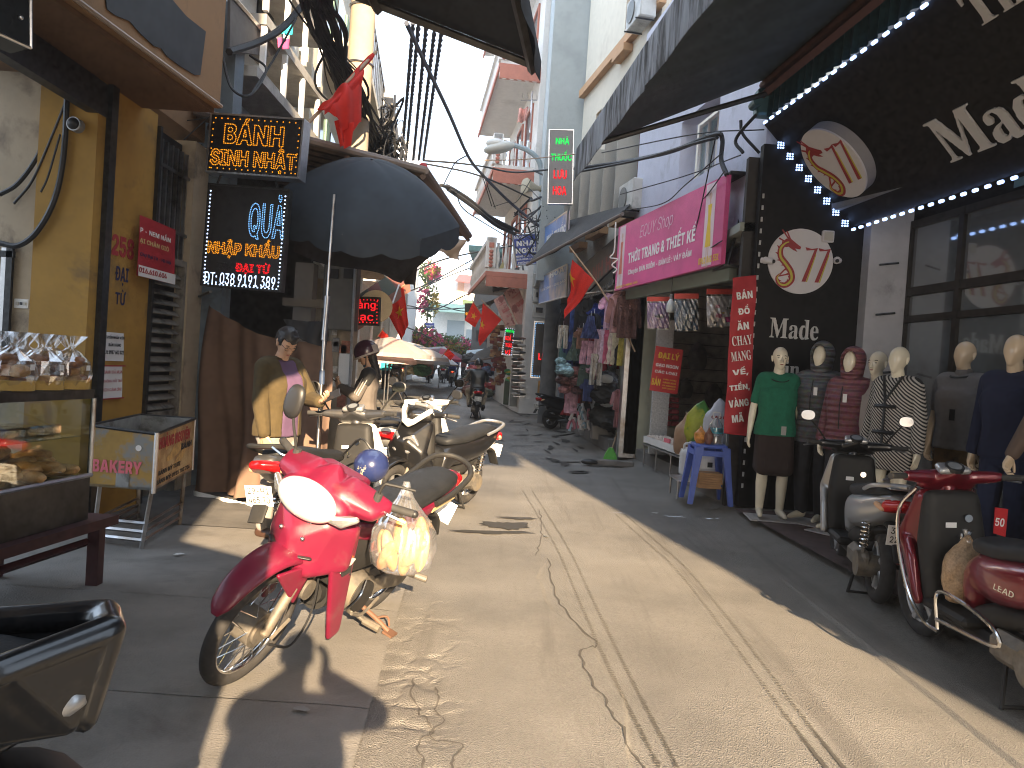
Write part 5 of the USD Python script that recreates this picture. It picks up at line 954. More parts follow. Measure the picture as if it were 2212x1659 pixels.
# awnings over the shopfronts
def awn(label, P, m, th=.02, n_=20, wav=.04):
    n = thing('awning', label, 'awning', P[3]); n.add('sheet', quad(*P, n_, 6, lambda s, t: wav * np.sin(s * 14) * t, thick=th), m, True); n.add('edge', tube([P[3], P[2]], .035, 8), mat('pale_gutter', None)); return n
dk = mat('dark_awning', (.035, .034, .034), .8, var=.3)
awn('long dark rolled awning over the clothes stalls', (D(1215, 480, 18.4), D(1362, 440, 13.6), D(1345, 462, 13.2), D(1138, 572, 17.6)), dk)
awn('crumpled black awning above the tilted signboards', (D(1060, 600, 27), D(1128, 574, 25), D(1140, 618, 24.5), D(1066, 632, 26.5)), dk, .05, 20, .15); awn('small brown awning edge at the bend on the right', (D(1085, 640, 30), D(1125, 615, 27), D(1060, 660, 29), D(1015, 668, 32)), dk)
n = thing('awning', 'yellow canvas awning hanging on the far right house', 'awning', D(1078, 580, 30)); n.add('sheet', quad(D(1086, 565, 30), D(1092, 562, 30), D(1082, 600, 30), D(1066, 601, 30), 4, 4, thick=.02), mat('yellow_canvas', (.55, .50, .22), .8))
# signs of the right row
led_sign('led_sign', 'grey lamp sign reading NHÀ THUỐC LƯU HOA on the grey wall', ((1186, 279), (1240, 280), (1231, 443), (1178, 440)), 17.0,
    [('NHÀ', .28, .80, .82, .91, ledG, 'fill', 700), ('THUỐC', .10, .58, .93, .72, ledG, 'fill', 700), ('LƯU', .22, .34, .74, .47, ledR, 'fill', 700), ('HOA', .20, .12, .74, .24, ledR, 'fill', 700)], None, th=.14, step=.026, r=.0085, face=mat('sign_board_grey', (.16, .16, .165), .4))
led_sign('led_sign', 'black lamp sign reading LƯU with white border on the street pole', ((1154, 693), (1207, 697), (1196, 821), (1151, 816)), 20.5,
    [('THUỐC', .18, .60, .80, .70, None, 'off', 500), ('NHÀ', .25, .80, .75, .90, None, 'off', 500), ('LƯU', .28, .32, .76, .46, ledR, 'fill', 700), ('HOA', .22, .12, .74, .22, None, 'off', 500)], (ledB, .06), th=.16, step=.03, r=.012, border=.07, rim=.03)
led_sign('led_sign', 'narrow lamp sign reading GIẦY TÚI VÍ beside the shoe rack', ((1091, 706), (1114, 709), (1109, 770), (1089, 767)), 25.5,
    [('Minh Hà', .12, .82, .9, .93, ledG, 'fill', 700), ('GIẦY', .12, .54, .95, .76, ledR, 'fill', 800), ('TÚI', .22, .30, .85, .48, ledR, 'fill', 800), ('VÍ', .28, .05, .8, .23, ledR, 'fill', 800)], (ledW, .07), th=.1, r=.011, border=.05)
led_sign('led_sign', 'small red lamp sign reading Vàng Bạc beside the left pole', ((755, 640), (821, 642), (818, 705), (752, 702)), 11.0,
    [('Vàng', .05, .52, .86, .86, ledR, 'fill', 500), ('Bạc', .12, .10, .80, .44, ledR, 'fill', 500)], (ledR, .05), th=.1, step=.022, r=.008, frame=dsteel)
led_sign('led_sign', 'little dark lamp sign with orange letters behind the flags on the right', ((1004, 655), (1020, 655), (1016, 692), (1003, 692)), 31, [('SỬA', .1, .3, .9, .5, ledA, 'fill', 700), ('XE', .2, .06, .8, .24, ledR, 'fill', 700)], None, frame=dsteel)
bluesign = mat('blue_sign', (.05, .08, .34), .45, var=.1); bluesign2 = mat('blue_sign_light', (.10, .20, .46), .4, var=.3, scale=2, dirt=(.5, .42, .45), dfac=(.5, .62), dscale=.8)
def flat_sign(name, label, p, depth, m, lines, th=.05, edge=None):
    a, b, c, d = (D(u, v, dd) for (u, v), dd in zip(p, depth if isinstance(depth, (list, tuple)) else [depth] * 4)); d = PX(*p[3], a, np.cross(b - a, c - b)); n = thing(name, label, 'sign', (c + d) / 2); n.add('board', slab(a, b, c, d, th), m, False)
    M = frame_of(a, b, d); w, h = np.linalg.norm(b - a), np.linalg.norm(d - a); M = M @ trimesh.transformations.translation_matrix((0, -h, 0))
    for t, x0, y0, x1, y1, mm, bold in lines: lay(n, 'lettering', t, M, x0 * w, y0 * h, x1 * w, y1 * h, mm, .003, bold)
    if edge: n.add('edge', [tube([a, b], .02, 4), tube([b, c], .02, 4), tube([c, d], .02, 4), tube([d, a], .02, 4)], edge)
    return n
flat_sign('sign', 'blue board reading NHÀ NGHỈ hung among cables on the right', ((1107, 508), (1158, 504), (1161, 570), (1116, 573)), 21, bluesign, [('Minh', .06, .86, .5, .97, whiteink, 500), ('NHÀ', .14, .62, .92, .84, whiteink, 900), ('NGHỈ', .08, .38, .96, .60, whiteink, 900), ('NGHỈ GIỜ: 70N', .08, .25, .9, .33, whiteink, 800), ('QUA ĐÊM: 140N', .08, .15, .9, .23, whiteink, 800), ('PHÒNG', .15, .03, .6, .12, whiteink, 700)], edge=alu)
flat_sign('sign', 'upper blue pharmacy board reading NHÀ THUỐC along the street', ((1168, 497), (1227, 455), (1224, 520), (1168, 548)), (19.5, 16.8, 16.8, 19.5), bluesign2, [('NHÀ THUỐC', .28, .30, .95, .72, whiteink, 900)], edge=alu)
flat_sign('sign', 'lower faded blue pharmacy board under the dark awning', ((1166, 600), (1226, 570), (1224, 640), (1163, 657)), (19.5, 16.8, 16.8, 19.5), bluesign2, [('HOA', .4, .80, .9, .99, whiteink, 900), ('TẬN TÌNH - CHU ĐÁO', .05, .42, .95, .55, whiteink, 600)], edge=alu)
brs = mat('salmon_board', (.42, .24, .20), .7, var=.2, dirt=(.2, .06, .05), dfac=(.55, .6), dscale=3)
for k, (p, lab) in enumerate(((((1066, 648), (1086, 636), (1114, 702), (1092, 706)), 'narrow salmon signboard tilted under the black awning'), (((1088, 632), (1116, 610), (1146, 690), (1120, 704)), 'wide salmon signboard with dark red print tilted under the black awning'))):
    flat_sign('sign', lab, p, 24.0 + .5 * k, brs, [('NHẬN MAY ĐO', .2, .70, .8, .76, redink, 700), ('SỬA QUẦN ÁO', .15, .42, .85, .62, redink, 900), ('CÁC LOẠI', .25, .22, .8, .34, redink, 800)], .06)
flat_sign('sign', 'dark red shop fascia with dim lettering under the long awning', ((1226, 600), (1344, 500), (1341, 560), (1238, 660)), (17.5, 13.4, 13.4, 17.5), mat('dark_fascia', (.045, .035, .038), .5, var=.2), [('THANH HÀ', .25, .45, .95, .85, mat('dim_red', (.16, .02, .02), .5), 900), ('QUẦN ÁO - DÀY DÉP', .25, .1, .9, .28, mat('dim_grey_ink', (.14, .13, .13), .6), 600)])
# poles, lamp, horns, boxes on the right
pole_m = mat('concrete_pole', (.30, .25, .19), .85, var=.1, bump=.1)
pr = thing('utility_pole', 'grey concrete street pole with paper scraps beneath the black lamp sign', 'pole', G(1178, 915, .1)); pb = G(1178, 915, .1); pr.add('shaft', tube([pb, pb + A([0, 0, 7.5])], [.22, .15], 16), mat('grey_pole', (.14, .14, .14), .85, var=.2)); pr.add('bill', [slab(D(1163, 822, 21.2), D(1174, 822, 21.1), D(1173, 852, 21.1), D(1160, 852, 21.2), .004)], mat('orange_bill', (.6, .3, .08), .7, var=.4, scale=6)); pr.add('bill', [slab(D(1160, 856, 21.2), D(1168, 856, 21.15), D(1166, 882, 21.15), D(1157, 882, 21.2), .004)], paper)
lm = thing('street_lamp', 'street lamp with curved grey arm and pale head over the lane', 'street lamp', D(1172, 470, 21)); lm.add('arm', tube(spline([D(1166, 480, 21), D(1171, 400, 21), D(1165, 350, 21), D(1140, 325, 21), D(1105, 312, 21)], 6), .07, 8), mat('lamp_grey', (.28, .34, .37), .5)); lm.add('head', loft([(0, 0, .06, .05), (.2, 0, .2, .13), (.5, 0, .22, .14), (.75, 0, .16, .1), (.85, 0, .05, .04)], 2.2, 4, 16).apply_transform(rotm([0, 1, 0], .25)).apply_transform(rotm([0, 0, 1], math.pi)).apply_translation(D(1112, 313, 21)), mat('lamp_head', (.5, .5, .47), .5), True); lm.add('bowl', sph(D(1070, 310, 21), (.26, .2, .14), 2), mat('lamp_bowl', (.6, .6, .58), .3), True)
hs = thing('loudspeaker', 'pale horn loudspeaker on the pole among the cables', 'loudspeaker', D(1160, 412, 20.5)); hs.add('horn', loft([(0, 0, .05, .05), (.15, 0, .07, .07), (.35, 0, .16, .14), (.5, 0, .24, .20)], 3, 4, 20).apply_transform(rotm([0, 0, 1], math.radians(-155))).apply_translation(D(1170, 408, 20.6)), mat('horn_cream', (.46, .42, .32), .6), True); hs.add('driver', tube([D(1168, 408, 20.6), D(1178, 404, 20.8)], .09, 12), mat('horn_cream', None))
for k, (u0, v0, u1, v1) in enumerate(((1152, 590, 1184, 690),)):
    n = thing('meter_box', 'white electricity meter box stack on the pole above the black lamp sign', 'meter box', D(1168, 640, 20.8)); 
    for q in range(3): pxbox(n, 'box', u0, v0 + q * 33, u1, v0 + q * 33 + 32, 20.6, .25, mat('meter_white', (.42, .43, .43), .5), bev=.02)
    for q in range(3): pxbox(n, 'window', u0 + 6, v0 + 8 + q * 33, u0 + 20, v0 + 20 + q * 33, 20.57, .03, dglass)
# ---------------- clothing on display
def garment(kind, w, h, seed=0):
    if kind == 'shirt': g = Polygon([(-.22, 1), (-.08, .96), (.08, .96), (.22, 1), (.5, .62), (.38, .5), (.25, .62), (.27, 0), (-.27, 0), (-.25, .62), (-.38, .5), (-.5, .62)])
    elif kind == 'coat': g = Polygon([(-.2, 1), (.2, 1), (.38, .85), (.48, .25), (.36, .22), (.28, .6), (.34, 0), (-.34, 0), (-.28, .6), (-.36, .22), (-.48, .25), (-.38, .85)])
    elif kind == 'pants': g = Polygon([(-.3, 1), (.3, 1), (.34, 0), (.08, 0), (0, .6), (-.08, 0), (-.34, 0)])
    elif kind == 'dress': g = Polygon([(-.15, 1), (.15, 1), (.2, .7), (.45, 0), (-.45, 0), (-.2, .7)])
    else: g = Point(0, .5).buffer(.5, 10)
    g = affinity.scale(g, w, h, origin=(0, 0)); m = trimesh.creation.extrude_polygon(g.buffer(-.015).buffer(.015), .05, engine='earcut')
    v, f = trimesh.remesh.subdivide_to_size(m.vertices, m.faces, max(w, h) / 7); P = v.copy()
    k = meshkit.fbm(np.c_[P[:, :2] * 7, P[:, 2] * 0] + seed * 3.1, 3, seed) - .5
    P[:, 2] += np.sign(P[:, 2] - .025) * .05 * np.clip(k + .25, 0, 1) + .05 * np.sin(P[:, 0] * 24 / max(w, .2) + seed)
    return trimesh.Trimesh(P, f, process=False)
def hang(label, kind, u, v, h, w, dep, col, head=0.0, seed=0, patt=0.0, sc=10, group=None, mname=None):
    p = D(u, v, dep); n = thing('garment', label, 'garment', p, group=group)
    M = trimesh.transformations.translation_matrix(p - A([0, 0, h])) @ rotm([0, 0, 1], head) @ rotm([1, 0, 0], math.pi / 2)
    n.add('cloth', garment(kind, w, h, seed).apply_transform(M), mat(mname or 'cl_%d_%d_%d' % tuple(int(99 * q) for q in col), col, .85, var=patt or .15, scale=sc), 30)
    n.add('hanger', [tube([p + A([0, 0, .09]), p + A([0, 0, -.01])], .006, 5)], alu); return n
cs_ = thing('stall_rail', 'steel hanging rails of the clothes stalls', 'rail', D(1290, 640, 15)); cs_.add('rail', tube([D(1215, 640, 17.5), D(1375, 622, 13.0)], .02, 6), steel); cs_.add('rail', tube([D(1290, 705, 14.8), D(1362, 700, 13.6)], .015, 6), steel)
H = hang
H('black jacket with white word on the left clothes rail', 'coat', 1228, 655, .80, .55, 16.6, (.015, .015, .016), -.9, 1); n_ = H('black and red sports top on the left clothes rail', 'coat', 1243, 652, .85, .6, 16.2, (.03, .012, .014), -.8, 2); H('blue and black sports jacket on the clothes rail', 'coat', 1257, 650, .85, .6, 15.8, (.03, .06, .2), -.8, 3, .9, 5); H('black zip jacket with orange tab on the rail', 'coat', 1270, 645, .9, .62, 15.5, (.012, .012, .013), -.8, 4)
H('tie dyed pink and blue child top under the pink sign', 'shirt', 1325, 632, .62, .50, 13.2, (.55, .36, .5), -.4, 5, .55, 7); H('dusty pink hooded top with fur trim', 'coat', 1343, 630, .70, .50, 13.0, (.36, .2, .2), -.3, 6); H('brown furry child coat beside the pillar', 'coat', 1360, 630, .78, .5, 12.9, (.14, .07, .06), -.2, 7, .5, 30)
for k, (u, col, lab) in enumerate(((1303, (.62, .45, .52), 'pale pink baby suit, first on the low rail'), (1312, (.62, .5, .6), 'pale blue dotted baby suit, second on the low rail'), (1320, (.5, .12, .2), 'rose baby suit, third on the low rail'), (1330, (.62, .56, .5), 'cream baby suit, fourth on the low rail'), (1341, (.6, .55, .42), 'white and yellow baby suit, fifth on the low rail'), (1350, (.03, .03, .04), 'black child vest, sixth on the low rail'), (1357, (.5, .45, .12), 'yellow baby suit at the end of the low rail'))): H(lab, 'dress' if k % 2 else 'pants', u, 712 + k * .5, .62, .36, 14.4 - .15 * k, col, -.9, 10 + k, .3, 14, 'baby clothes on the low rail')
for k, (v, col, lab) in enumerate(((655, (.03, .05, .22), 'dark blue printed child top at the head of the column'), (712, (.03, .05, .2), 'blue and orange printed child top in the column'), (760, (.4, .04, .05), 'red and blue child top in the column'), (800, (.35, .03, .035), 'red child trousers at the foot of the column'))): H(lab, ('shirt', 'shirt', 'shirt', 'pants')[k], 1302 - 2 * k, v, .55, .6, 15.2, col, -.5, 20 + k, .7, 6)
for k, (u, col, lab) in enumerate(((1232, (.08, .16, .15), 'teal jacket on the lower left rail'), (1244, (.05, .07, .16), 'navy jacket with tag on the lower left rail'), (1256, (.16, .18, .16), 'grey green jacket on the lower left rail'))): H(lab, 'coat', u, 722, .8, .5, 16.4, col, -1.0, 30 + k)
H('pink two piece child set near the pillar', 'coat', 1343, 842, .36, .42, 13.6, (.35, .17, .18), -.1, 40); H('pink child trousers below the pink top near the pillar', 'pants', 1342, 880, .36, .36, 13.62, (.35, .17, .18), -.1, 41); H('grey child set behind the pink one', 'coat', 1360, 850, .6, .4, 13.9, (.3, .31, .33), -.1, 42)
for k, (u, v, r_, col, lab) in enumerate(((1218, 798, .24, (.1, .16, .18), 'bunch of printed bags hanging at the left of the stall'), (1232, 820, .3, (.09, .04, .04), 'bunch of dark red and black bags at the stall front'), (1252, 815, .25, (.18, .13, .13), 'bunch of brown bags at the stall front'), (1277, 815, .28, (.3, .12, .15), 'bunch of pink and white wrapped goods'), (1305, 825, .28, (.05, .05, .055), 'bunch of black and white printed bags'), (1307, 850, .30, (.015, .015, .016), 'black padded bag with pale flap'), (1308, 900, .32, (.03, .03, .028), 'dark olive padded bag below the black one'), (1340, 915, .35, (.02, .02, .022), 'large black bundle on the stall floor'))):
    n = thing('bag_bunch', lab, 'bags', D(u, v, 15.2)); c = D(u, v, 15.0 + .3 * math.sin(k)); rr_ = random.Random(k)
    for q in range(9 if k < 5 else 1): n.add('bag', bun(c + A([rr_.uniform(-.6, .6) * r_, rr_.uniform(-.5, .3) * r_, rr_.uniform(-.7, .7) * r_]) if k < 5 else c, r_ * (.42 if k < 5 else 1), q + k * 9, 1, .7), mat('bg%d_%d' % (k, q % 3), tuple(np.clip(A(col) * (1 + .9 * (q % 3)), 0, .6)), .6, var=.7, scale=14), True)
    if k in (5, 6): n.add('flap', bun(c + A([-.02, -.2, .28]), r_ * .45, 77), mat('flap_pale', (.4, .39, .36), .8))
rg = random.Random(8); gc = ((.03, .03, .035), (.05, .07, .18), (.35, .05, .06), (.5, .3, .38), (.5, .47, .42), (.08, .12, .1), (.22, .12, .08), (.02, .02, .02))
for k in range(34): hang('small garment crowded among the goods of the clothes stall', rg.choice(('shirt', 'pants', 'coat', 'dress')), rg.uniform(1214, 1368), rg.uniform(668, 850), rg.uniform(.4, .62), rg.uniform(.3, .45), rg.uniform(14.2, 16.4), rg.choice(gc), rg.uniform(-1, 0), 60 + k, .5, 9, 'garments crowding the clothes stall')
n = thing('sock_bunch', 'bunch of white and pink baby socks in clear bags hanging low', 'socks', D(1255, 895, 16)); c = D(1254, 893, 15.8)
for q in range(26): n.add('sock', loft([(0, 0, .03, .03), (.1, .02, .034, .03), (.2, .0, .03, .028)], 2.2, 2, 8).apply_transform(rotm([0, 1, 0], r5.uniform(.6, 2.4))).apply_transform(rotm([0, 0, 1], r5.uniform(0, 6))).apply_translation(c + A([r5.uniform(-.2, .2), r5.uniform(-.15, .15), r5.uniform(-.22, .2)])), mat('sock%d' % (q % 3), ((.6, .58, .58), (.5, .2, .25), (.35, .5, .6))[q % 3], .8))
n = thing('stall_box', 'pale tiled block under the padded bags', 'block', G(1305, 950, .1)); pxbox(n, 'block', 1282, 900, 1325, 952, 15.3, .4, mat('tile_block', (.35, .32, .28), .7)); bag('plastic_bag', 'clear bag leaning on the step of the clothes stall', G(1262, 940, .12), (.16, .16, .26), clear('grey_film', (.6, .6, .6), .12, .15, .35), 'bag', cello, 8)
# shoe shelves, hanging leather goods, sacks, chest
n = thing('shoe_shelf', 'grey wall rack of shoes right of the red worded lamp sign', 'rack', D(1125, 880, 24))
pxbox(n, 'upright', 1112, 700, 1140, 880, 24.4, .1, mat('rack_grey', (.2, .2, .18), .8))
for k in range(9):
    pxbox(n, 'shelf', 1108, 735 + k * 15, 1134, 738 + k * 15, 24.0, .3, alu)
    for q in range(2): c = D(1114 + 12 * q, 731 + k * 15, 24.0); n.add('shoe', loft([(-.13, 0, .04, .03), (-.05, 0, .045, .05), (.05, 0, .045, .035), (.14, 0, .03, .02)], 2.4, 2, 8).apply_transform(rotm([0, 0, 1], r5.uniform(-.5, .5))).apply_translation(c), mat('shoe%d' % ((k + q) % 3), ((.03, .03, .03), (.12, .06, .04), (.3, .28, .25))[(k + q) % 3], .5))
n = thing('leather_goods', 'tall hanging mass of brown belts and wallets in the shop doorway', 'leather goods', D(1078, 780, 27))
for q in range(90): u, v = r5.uniform(1062, 1090), r5.uniform(705, 830); n.add('wallet', bx(D(u, v, 27 + r5.uniform(-.2, .2)), (.16, .04, .12), bev=.015), mat('leather%d' % (q % 4), ((.20, .10, .05), (.12, .04, .03), (.28, .17, .08), (.15, .02, .02))[q % 4], .5))
q = G(1076, 866, .1); bag('sack', 'leaning white sack on the pavement by the wooden chest', q, (.24, .24, .55), mat('sack_pale', (.55, .56, .62), .7, var=.1), 'sack', None, 12)
n = thing('chest', 'dark green chest with toys on top on the right pavement', 'chest', G(1102, 876, .1)); pxbox(n, 'body', 1090, 822, 1118, 876, 26.5, .6, mat('chest_green', (.06, .08, .05), .7, var=.3), bev=.02)
for q in range(10): n.add('toy', bun(D(r5.uniform(1090, 1116), r5.uniform(800, 822), 26.6), .12, q), mat('toy%d' % (q % 4), ((.4, .35, .05), (.05, .25, .1), (.3, .2, .12), (.1, .2, .35))[q % 4], .6))
# hanging stock deeper in the row
for k in range(26):
    s_ = r8.uniform(10, 27); p = sw(s_, r8.uniform(.6, 2.2), r8.uniform(-.4, .5)); n = thing('hanging_stock', 'goods hanging dimly in the shopfronts beyond the shoe rack', 'goods', p, group='goods in the far right shopfronts'); n.add('stock', bun(p, r8.uniform(.2, .45), k, 1, .8), mat('stock%d' % (k % 6), ((.05, .05, .06), (.18, .05, .04), (.1, .09, .07), (.06, .08, .12), (.25, .2, .16), (.03, .03, .03))[k % 6], .8, var=.5, scale=9), True)
# ================================================================ left row beyond the fruit shop, the far market, foliage
wht = mat('sunlit_white', (.74, .73, .71), .85, var=.06, dirt=(.55, .53, .5), dfac=(.6, .8), dscale=.6)
la, lbb = A([-3.45, 12.0]), A([-7.2, 46.0]); ld = (lbb - la) / np.linalg.norm(lbb - la); ln_ = A([ld[1], -ld[0]])
def gz(q): return float(ground_z(min(q[0], 0), q[1]))
def lwp(s_, z_, off=0.0): q = la + ld * s_ + ln_ * off; return A([q[0], q[1], z_ + gz(q)])
def lblock(s0, s1, z0, z1, o0, o1): return skin([A([lwp(s0, z0, o0), lwp(s0, z0, o1), lwp(s0, z1, o1), lwp(s0, z1, o0)])[::-1], A([lwp(s1, z0, o0), lwp(s1, z0, o1), lwp(s1, z1, o1), lwp(s1, z1, o0)])[::-1]])
for k, (s0, s1, zt_, m) in enumerate(((0, 5.2, 9.5, cream), (5.4, 10, 7.2, beige), (10.2, 15, 8.6, offw), (15.2, 20.5, 10.5, wht), (20.7, 27, 7.8, cream), (27.2, 34, 9.4, wht))):
    n = thing('town_house', ('cream house above the meter pole on the left', 'low beige house on the left behind the red worded sign', 'pale house on the left behind the star flag', 'tall white house on the left with rain pipes', 'cream house on the left above the umbrellas', 'white corner house at the far left bend')[k], 'building', lwp((s0 + s1) / 2, 0))
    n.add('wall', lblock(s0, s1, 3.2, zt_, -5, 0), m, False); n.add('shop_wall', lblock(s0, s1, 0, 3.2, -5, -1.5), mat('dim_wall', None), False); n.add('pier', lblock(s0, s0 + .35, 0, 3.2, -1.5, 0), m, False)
    n.add('roof', lblock(s0 - .1, s1 + .1, zt_, zt_ + .12, -5.1, .3), mat('tin', None), False)
    for z_ in np.arange(4.0, zt_ - 1.6, 2.7):
        n.add('balcony', lblock(s0 + .2, s1 - .2, z_ - .3, z_ - .18, 0, .8), m, False); n.add('handrail', lblock(s0 + .2, s1 - .2, z_ + .65, z_ + .7, .74, .8), steel, False)
        for q in np.arange(s0 + .3, s1 - .2, .4): n.add('rail', tube([lwp(q, z_ - .18, .77), lwp(q, z_ + .66, .77)], .02, 4), steel)
        for w0 in (s0 + .7, s0 + 2.6): w_ = n.add('window', lblock(w0, w0 + 1.1, z_ + .1, z_ + 1.7, -.05, .02), dglass, False); w_.add('shutter', lblock(w0 + 1.12, w0 + 1.5, z_ + .1, z_ + 1.7, .0, .05), mat('shutter_green', (.12, .22, .17), .6), False)
    for q in (.1, .5): n.add('pipe', tube([lwp(s1 - q, 0.5, .08), lwp(s1 - q, zt_, .08)], .05, 6), wht)
# pale house with concrete ledges above the fruit shop
n = thing('ledge_house', 'pale house with stepped concrete ledges and drying cloths over the fruit shop', 'building', (-3.6, 10.5, 3.8)); lg = mat('ledge_concrete', (.33, .32, .30), .85, var=.15, dirt=(.2, .19, .18), dfac=(.55, .7))
n.add('wall', bx((-4.4, 10.2, 7.9), (1.6, 3.4, 8.0)), mat('pale_blue_wall', (.44, .49, .52), .85, var=.1)); n.add('wall', bx((-4.2, 12.3, 8.2), (1.6, .7, 8.6)), cream)
for k, z_ in enumerate((4.6, 5.3, 6.1, 7.2, 8.6)): n.add('ledge', bx((-3.35, 10.1 + .25 * (k % 2), z_), (.6 - .06 * (k % 3), 3.0 - .3 * k * .3, .12)), lg)
for k in range(4):
    for z_ in (4.9, 5.7, 6.7): n.add('upright', bx((-3.1, 8.9 + k * .8, z_), (.06, .06, .62)), white)
for k in range(3): n.add('window', bx((-3.59, 9.3 + k * 1.0, 6.6 - .9 * (k % 2)), (.03, .6, .8)), dglass)
n = thing('awning', 'small dark metal awning below the ledges beside the amber sign', 'awning', D(540, 120, 8.6)); n.add('sheet', quad(D(498, -10, 8.0), D(605, 112, 9.8), D(585, 122, 9.4), D(496, 110, 7.8), 6, 2, thick=.03), tin); n.add('rim', tube([D(498, -12, 8.0), D(606, 112, 9.8)], .03, 6), steel)
for k, (u, v, col, lab) in enumerate(((620, 65, (.02, .42, .45), 'turquoise cloth drying on the ledges'), (612, 95, (.35, .05, .15), 'dark pink cloth drying under the turquoise one'), (528, 165, (.45, .22, .05), 'orange cloth hanger on the lower ledge'))):
    n = thing('laundry', lab, 'laundry', D(u, v, 9.3)); n.add('cloth', quad(D(u - 12, v - 14, 9.3), D(u + 12, v - 10, 9.5), D(u + 10, v + 12, 9.5), D(u - 11, v + 8, 9.3), 8, 6, lambda s, t: .03 * np.sin(s * 9), thick=.01), mat('laundry%d' % k, col, .8), True)
# meter pole
pb = A([-2.43, 10.9, 0]); up_ = thing('utility_pole', 'concrete utility pole with old posters and meter boxes behind the two people', 'pole', pb); up_.add('shaft', tube([pb, pb + A([0, 0, 10.5])], [.21, .15], 18), pole_m)
for z_ in (5.6, 6.4, 7.6): up_.add('band', ring(.185, .015, 20, 6).apply_transform(rotm([1, 0, 0], math.pi / 2)).apply_translation(pb + A([0, 0, z_])), steel)
for k in range(16): u, v = 712 + r5.uniform(0, 42), 700 + r5.uniform(0, 170); up_.add('bill', bx(D(u, v, 10.66), (r5.uniform(.06, .16), .004, r5.uniform(.06, .2))), mat('bill%d' % (k % 4), ((.4, .38, .36), (.3, .12, .08), (.18, .17, .17), (.45, .42, .38))[k % 4], .8, var=.4, scale=20))
up_.add('bill', bx(D(746, 797, 10.62), (.19, .005, .42)), paper)
n = thing('meter_box', 'tall grey electricity meter box with four windows on the left pole', 'meter box', D(733, 605, 10.5)); pxbox(n, 'case', 703, 528, 765, 715, 10.4, .22, mat('meter_grey', (.10, .098, .095), .6, var=.15), bev=.015)
for i in (0, 1):
    for j in (0, 1): pxbox(n, 'window', 712 + 31 * i, 540 + 40 * j, 730 + 31 * i, 562 + 40 * j, 10.37, .03, mat('meter_glass', (.04, .04, .045), .2))
n = thing('steel_pipe', 'thin steel edge strip running up beside the meter pole', 'pipe', D(755, 900, 10.3)); n.add('pipe', tube([D(752, 900, 10.3), D(770, 530, 10.3)], .02, 6), steel)
n = thing('magazine_rack', 'small cluttered counter behind the woman in the helmet', 'counter', D(770, 900, 11.3)); pxbox(n, 'counter', 748, 880, 800, 1000, 11.3, .6, mat('dark_wood', None)); pxbox(n, 'sign', 756, 868, 790, 890, 11.2, .05, mat('counter_red', (.3, .02, .03), .5))
for k in range(8): pxbox(n, 'packet', 752 + 6 * k, 850 + 3 * (k % 3), 757 + 6 * k, 880, 11.25, .1, mat('packet%d' % (k % 4), ((.4, .1, .1), (.1, .15, .3), (.4, .35, .3), (.05, .05, .05))[k % 4], .6))
n = thing('striped_awning', 'brown and green striped awning slanting over the left shops', 'awning', D(820, 640, 12.5)); 
for k in range(4): s0, s1 = k / 4, (k + 1) / 4; A0, A1, B0_, B1_ = D(768, 690, 11.8), D(882, 608, 15.0), D(772, 640, 11.9), D(852, 585, 15.0); lerp = lambda p, q, t: p + (q - p) * t; n.add('stripe', quad(lerp(B0_, B1_, s0), lerp(B0_, B1_, s1), lerp(A0, A1, s1), lerp(A0, A1, s0), 6, 4, thick=.02), mat('stripe%d' % (k % 2), ((.12, .13, .10), (.25, .10, .08))[k % 2], .75, trans=.25))
n.add('valance', quad(D(768, 690, 11.8), D(882, 608, 15.0), D(884, 630, 15.0), D(768, 716, 11.8), 12, 2, lambda s, t: .03 * np.sin(s * 20), thick=.01), mat('valance_rose', (.42, .20, .15), .75, trans=.3)); n.add('strut', tube([D(770, 690, 11.8), D(822, 640, 13)], .02, 6), white); n.add('strut', tube([D(848, 655, 13), D(862, 615, 14)], .015, 6), white)
n = thing('fan_disc', 'round pale sign disc glowing in the sun behind the red worded sign', 'sign', D(815, 660, 12.2)); n.add('disc', tube([D(812, 662, 12.2), D(812, 662, 12.26)], .26, 30), mat('disc_cream', (.6, .48, .3), .5))
# ---------------- leaves
def foliage(n, name, c, s, count, m, sd, leaf=.16):
    rr_ = np.random.default_rng(sd); P = rr_.normal(size=(count, 3)); P /= np.linalg.norm(P, axis=1, keepdims=True); P *= (rr_.random((count, 1)) ** .4); k = meshkit.fbm(P * 2.2 + sd, 3, sd); P = P[k > .40]; P = P * A(s) * (1 + .3 * (rr_.random((len(P), 1)) - .5)) + A(c)
    a_ = rr_.normal(size=(len(P), 3)); a_ /= np.linalg.norm(a_, axis=1, keepdims=True); b_ = np.cross(a_, rr_.normal(size=(len(P), 3))); b_ /= np.linalg.norm(b_, axis=1, keepdims=True)
    L_ = leaf * (.6 + .8 * rr_.random((len(P), 1))); V = np.stack([P - a_ * L_, P + b_ * L_ * .4, P + a_ * L_, P - b_ * L_ * .4], 1).reshape(-1, 3); i = np.arange(len(P))[:, None] * 4
    return n.add(name, trimesh.Trimesh(V, np.vstack([i + A([0, 1, 2]), i + A([0, 2, 3])]), process=False), m, False, kind='stuff')
lf = mat('leaf_green', (.07, .11, .03), .6, var=.4, scale=3, trans=.35); bg_ = mat('bougainvillea', (.50, .06, .16), .6, var=.3, scale=3, trans=.35); lfy = mat('leaf_yellow', (.30, .22, .03), .6, var=.3, trans=.35)
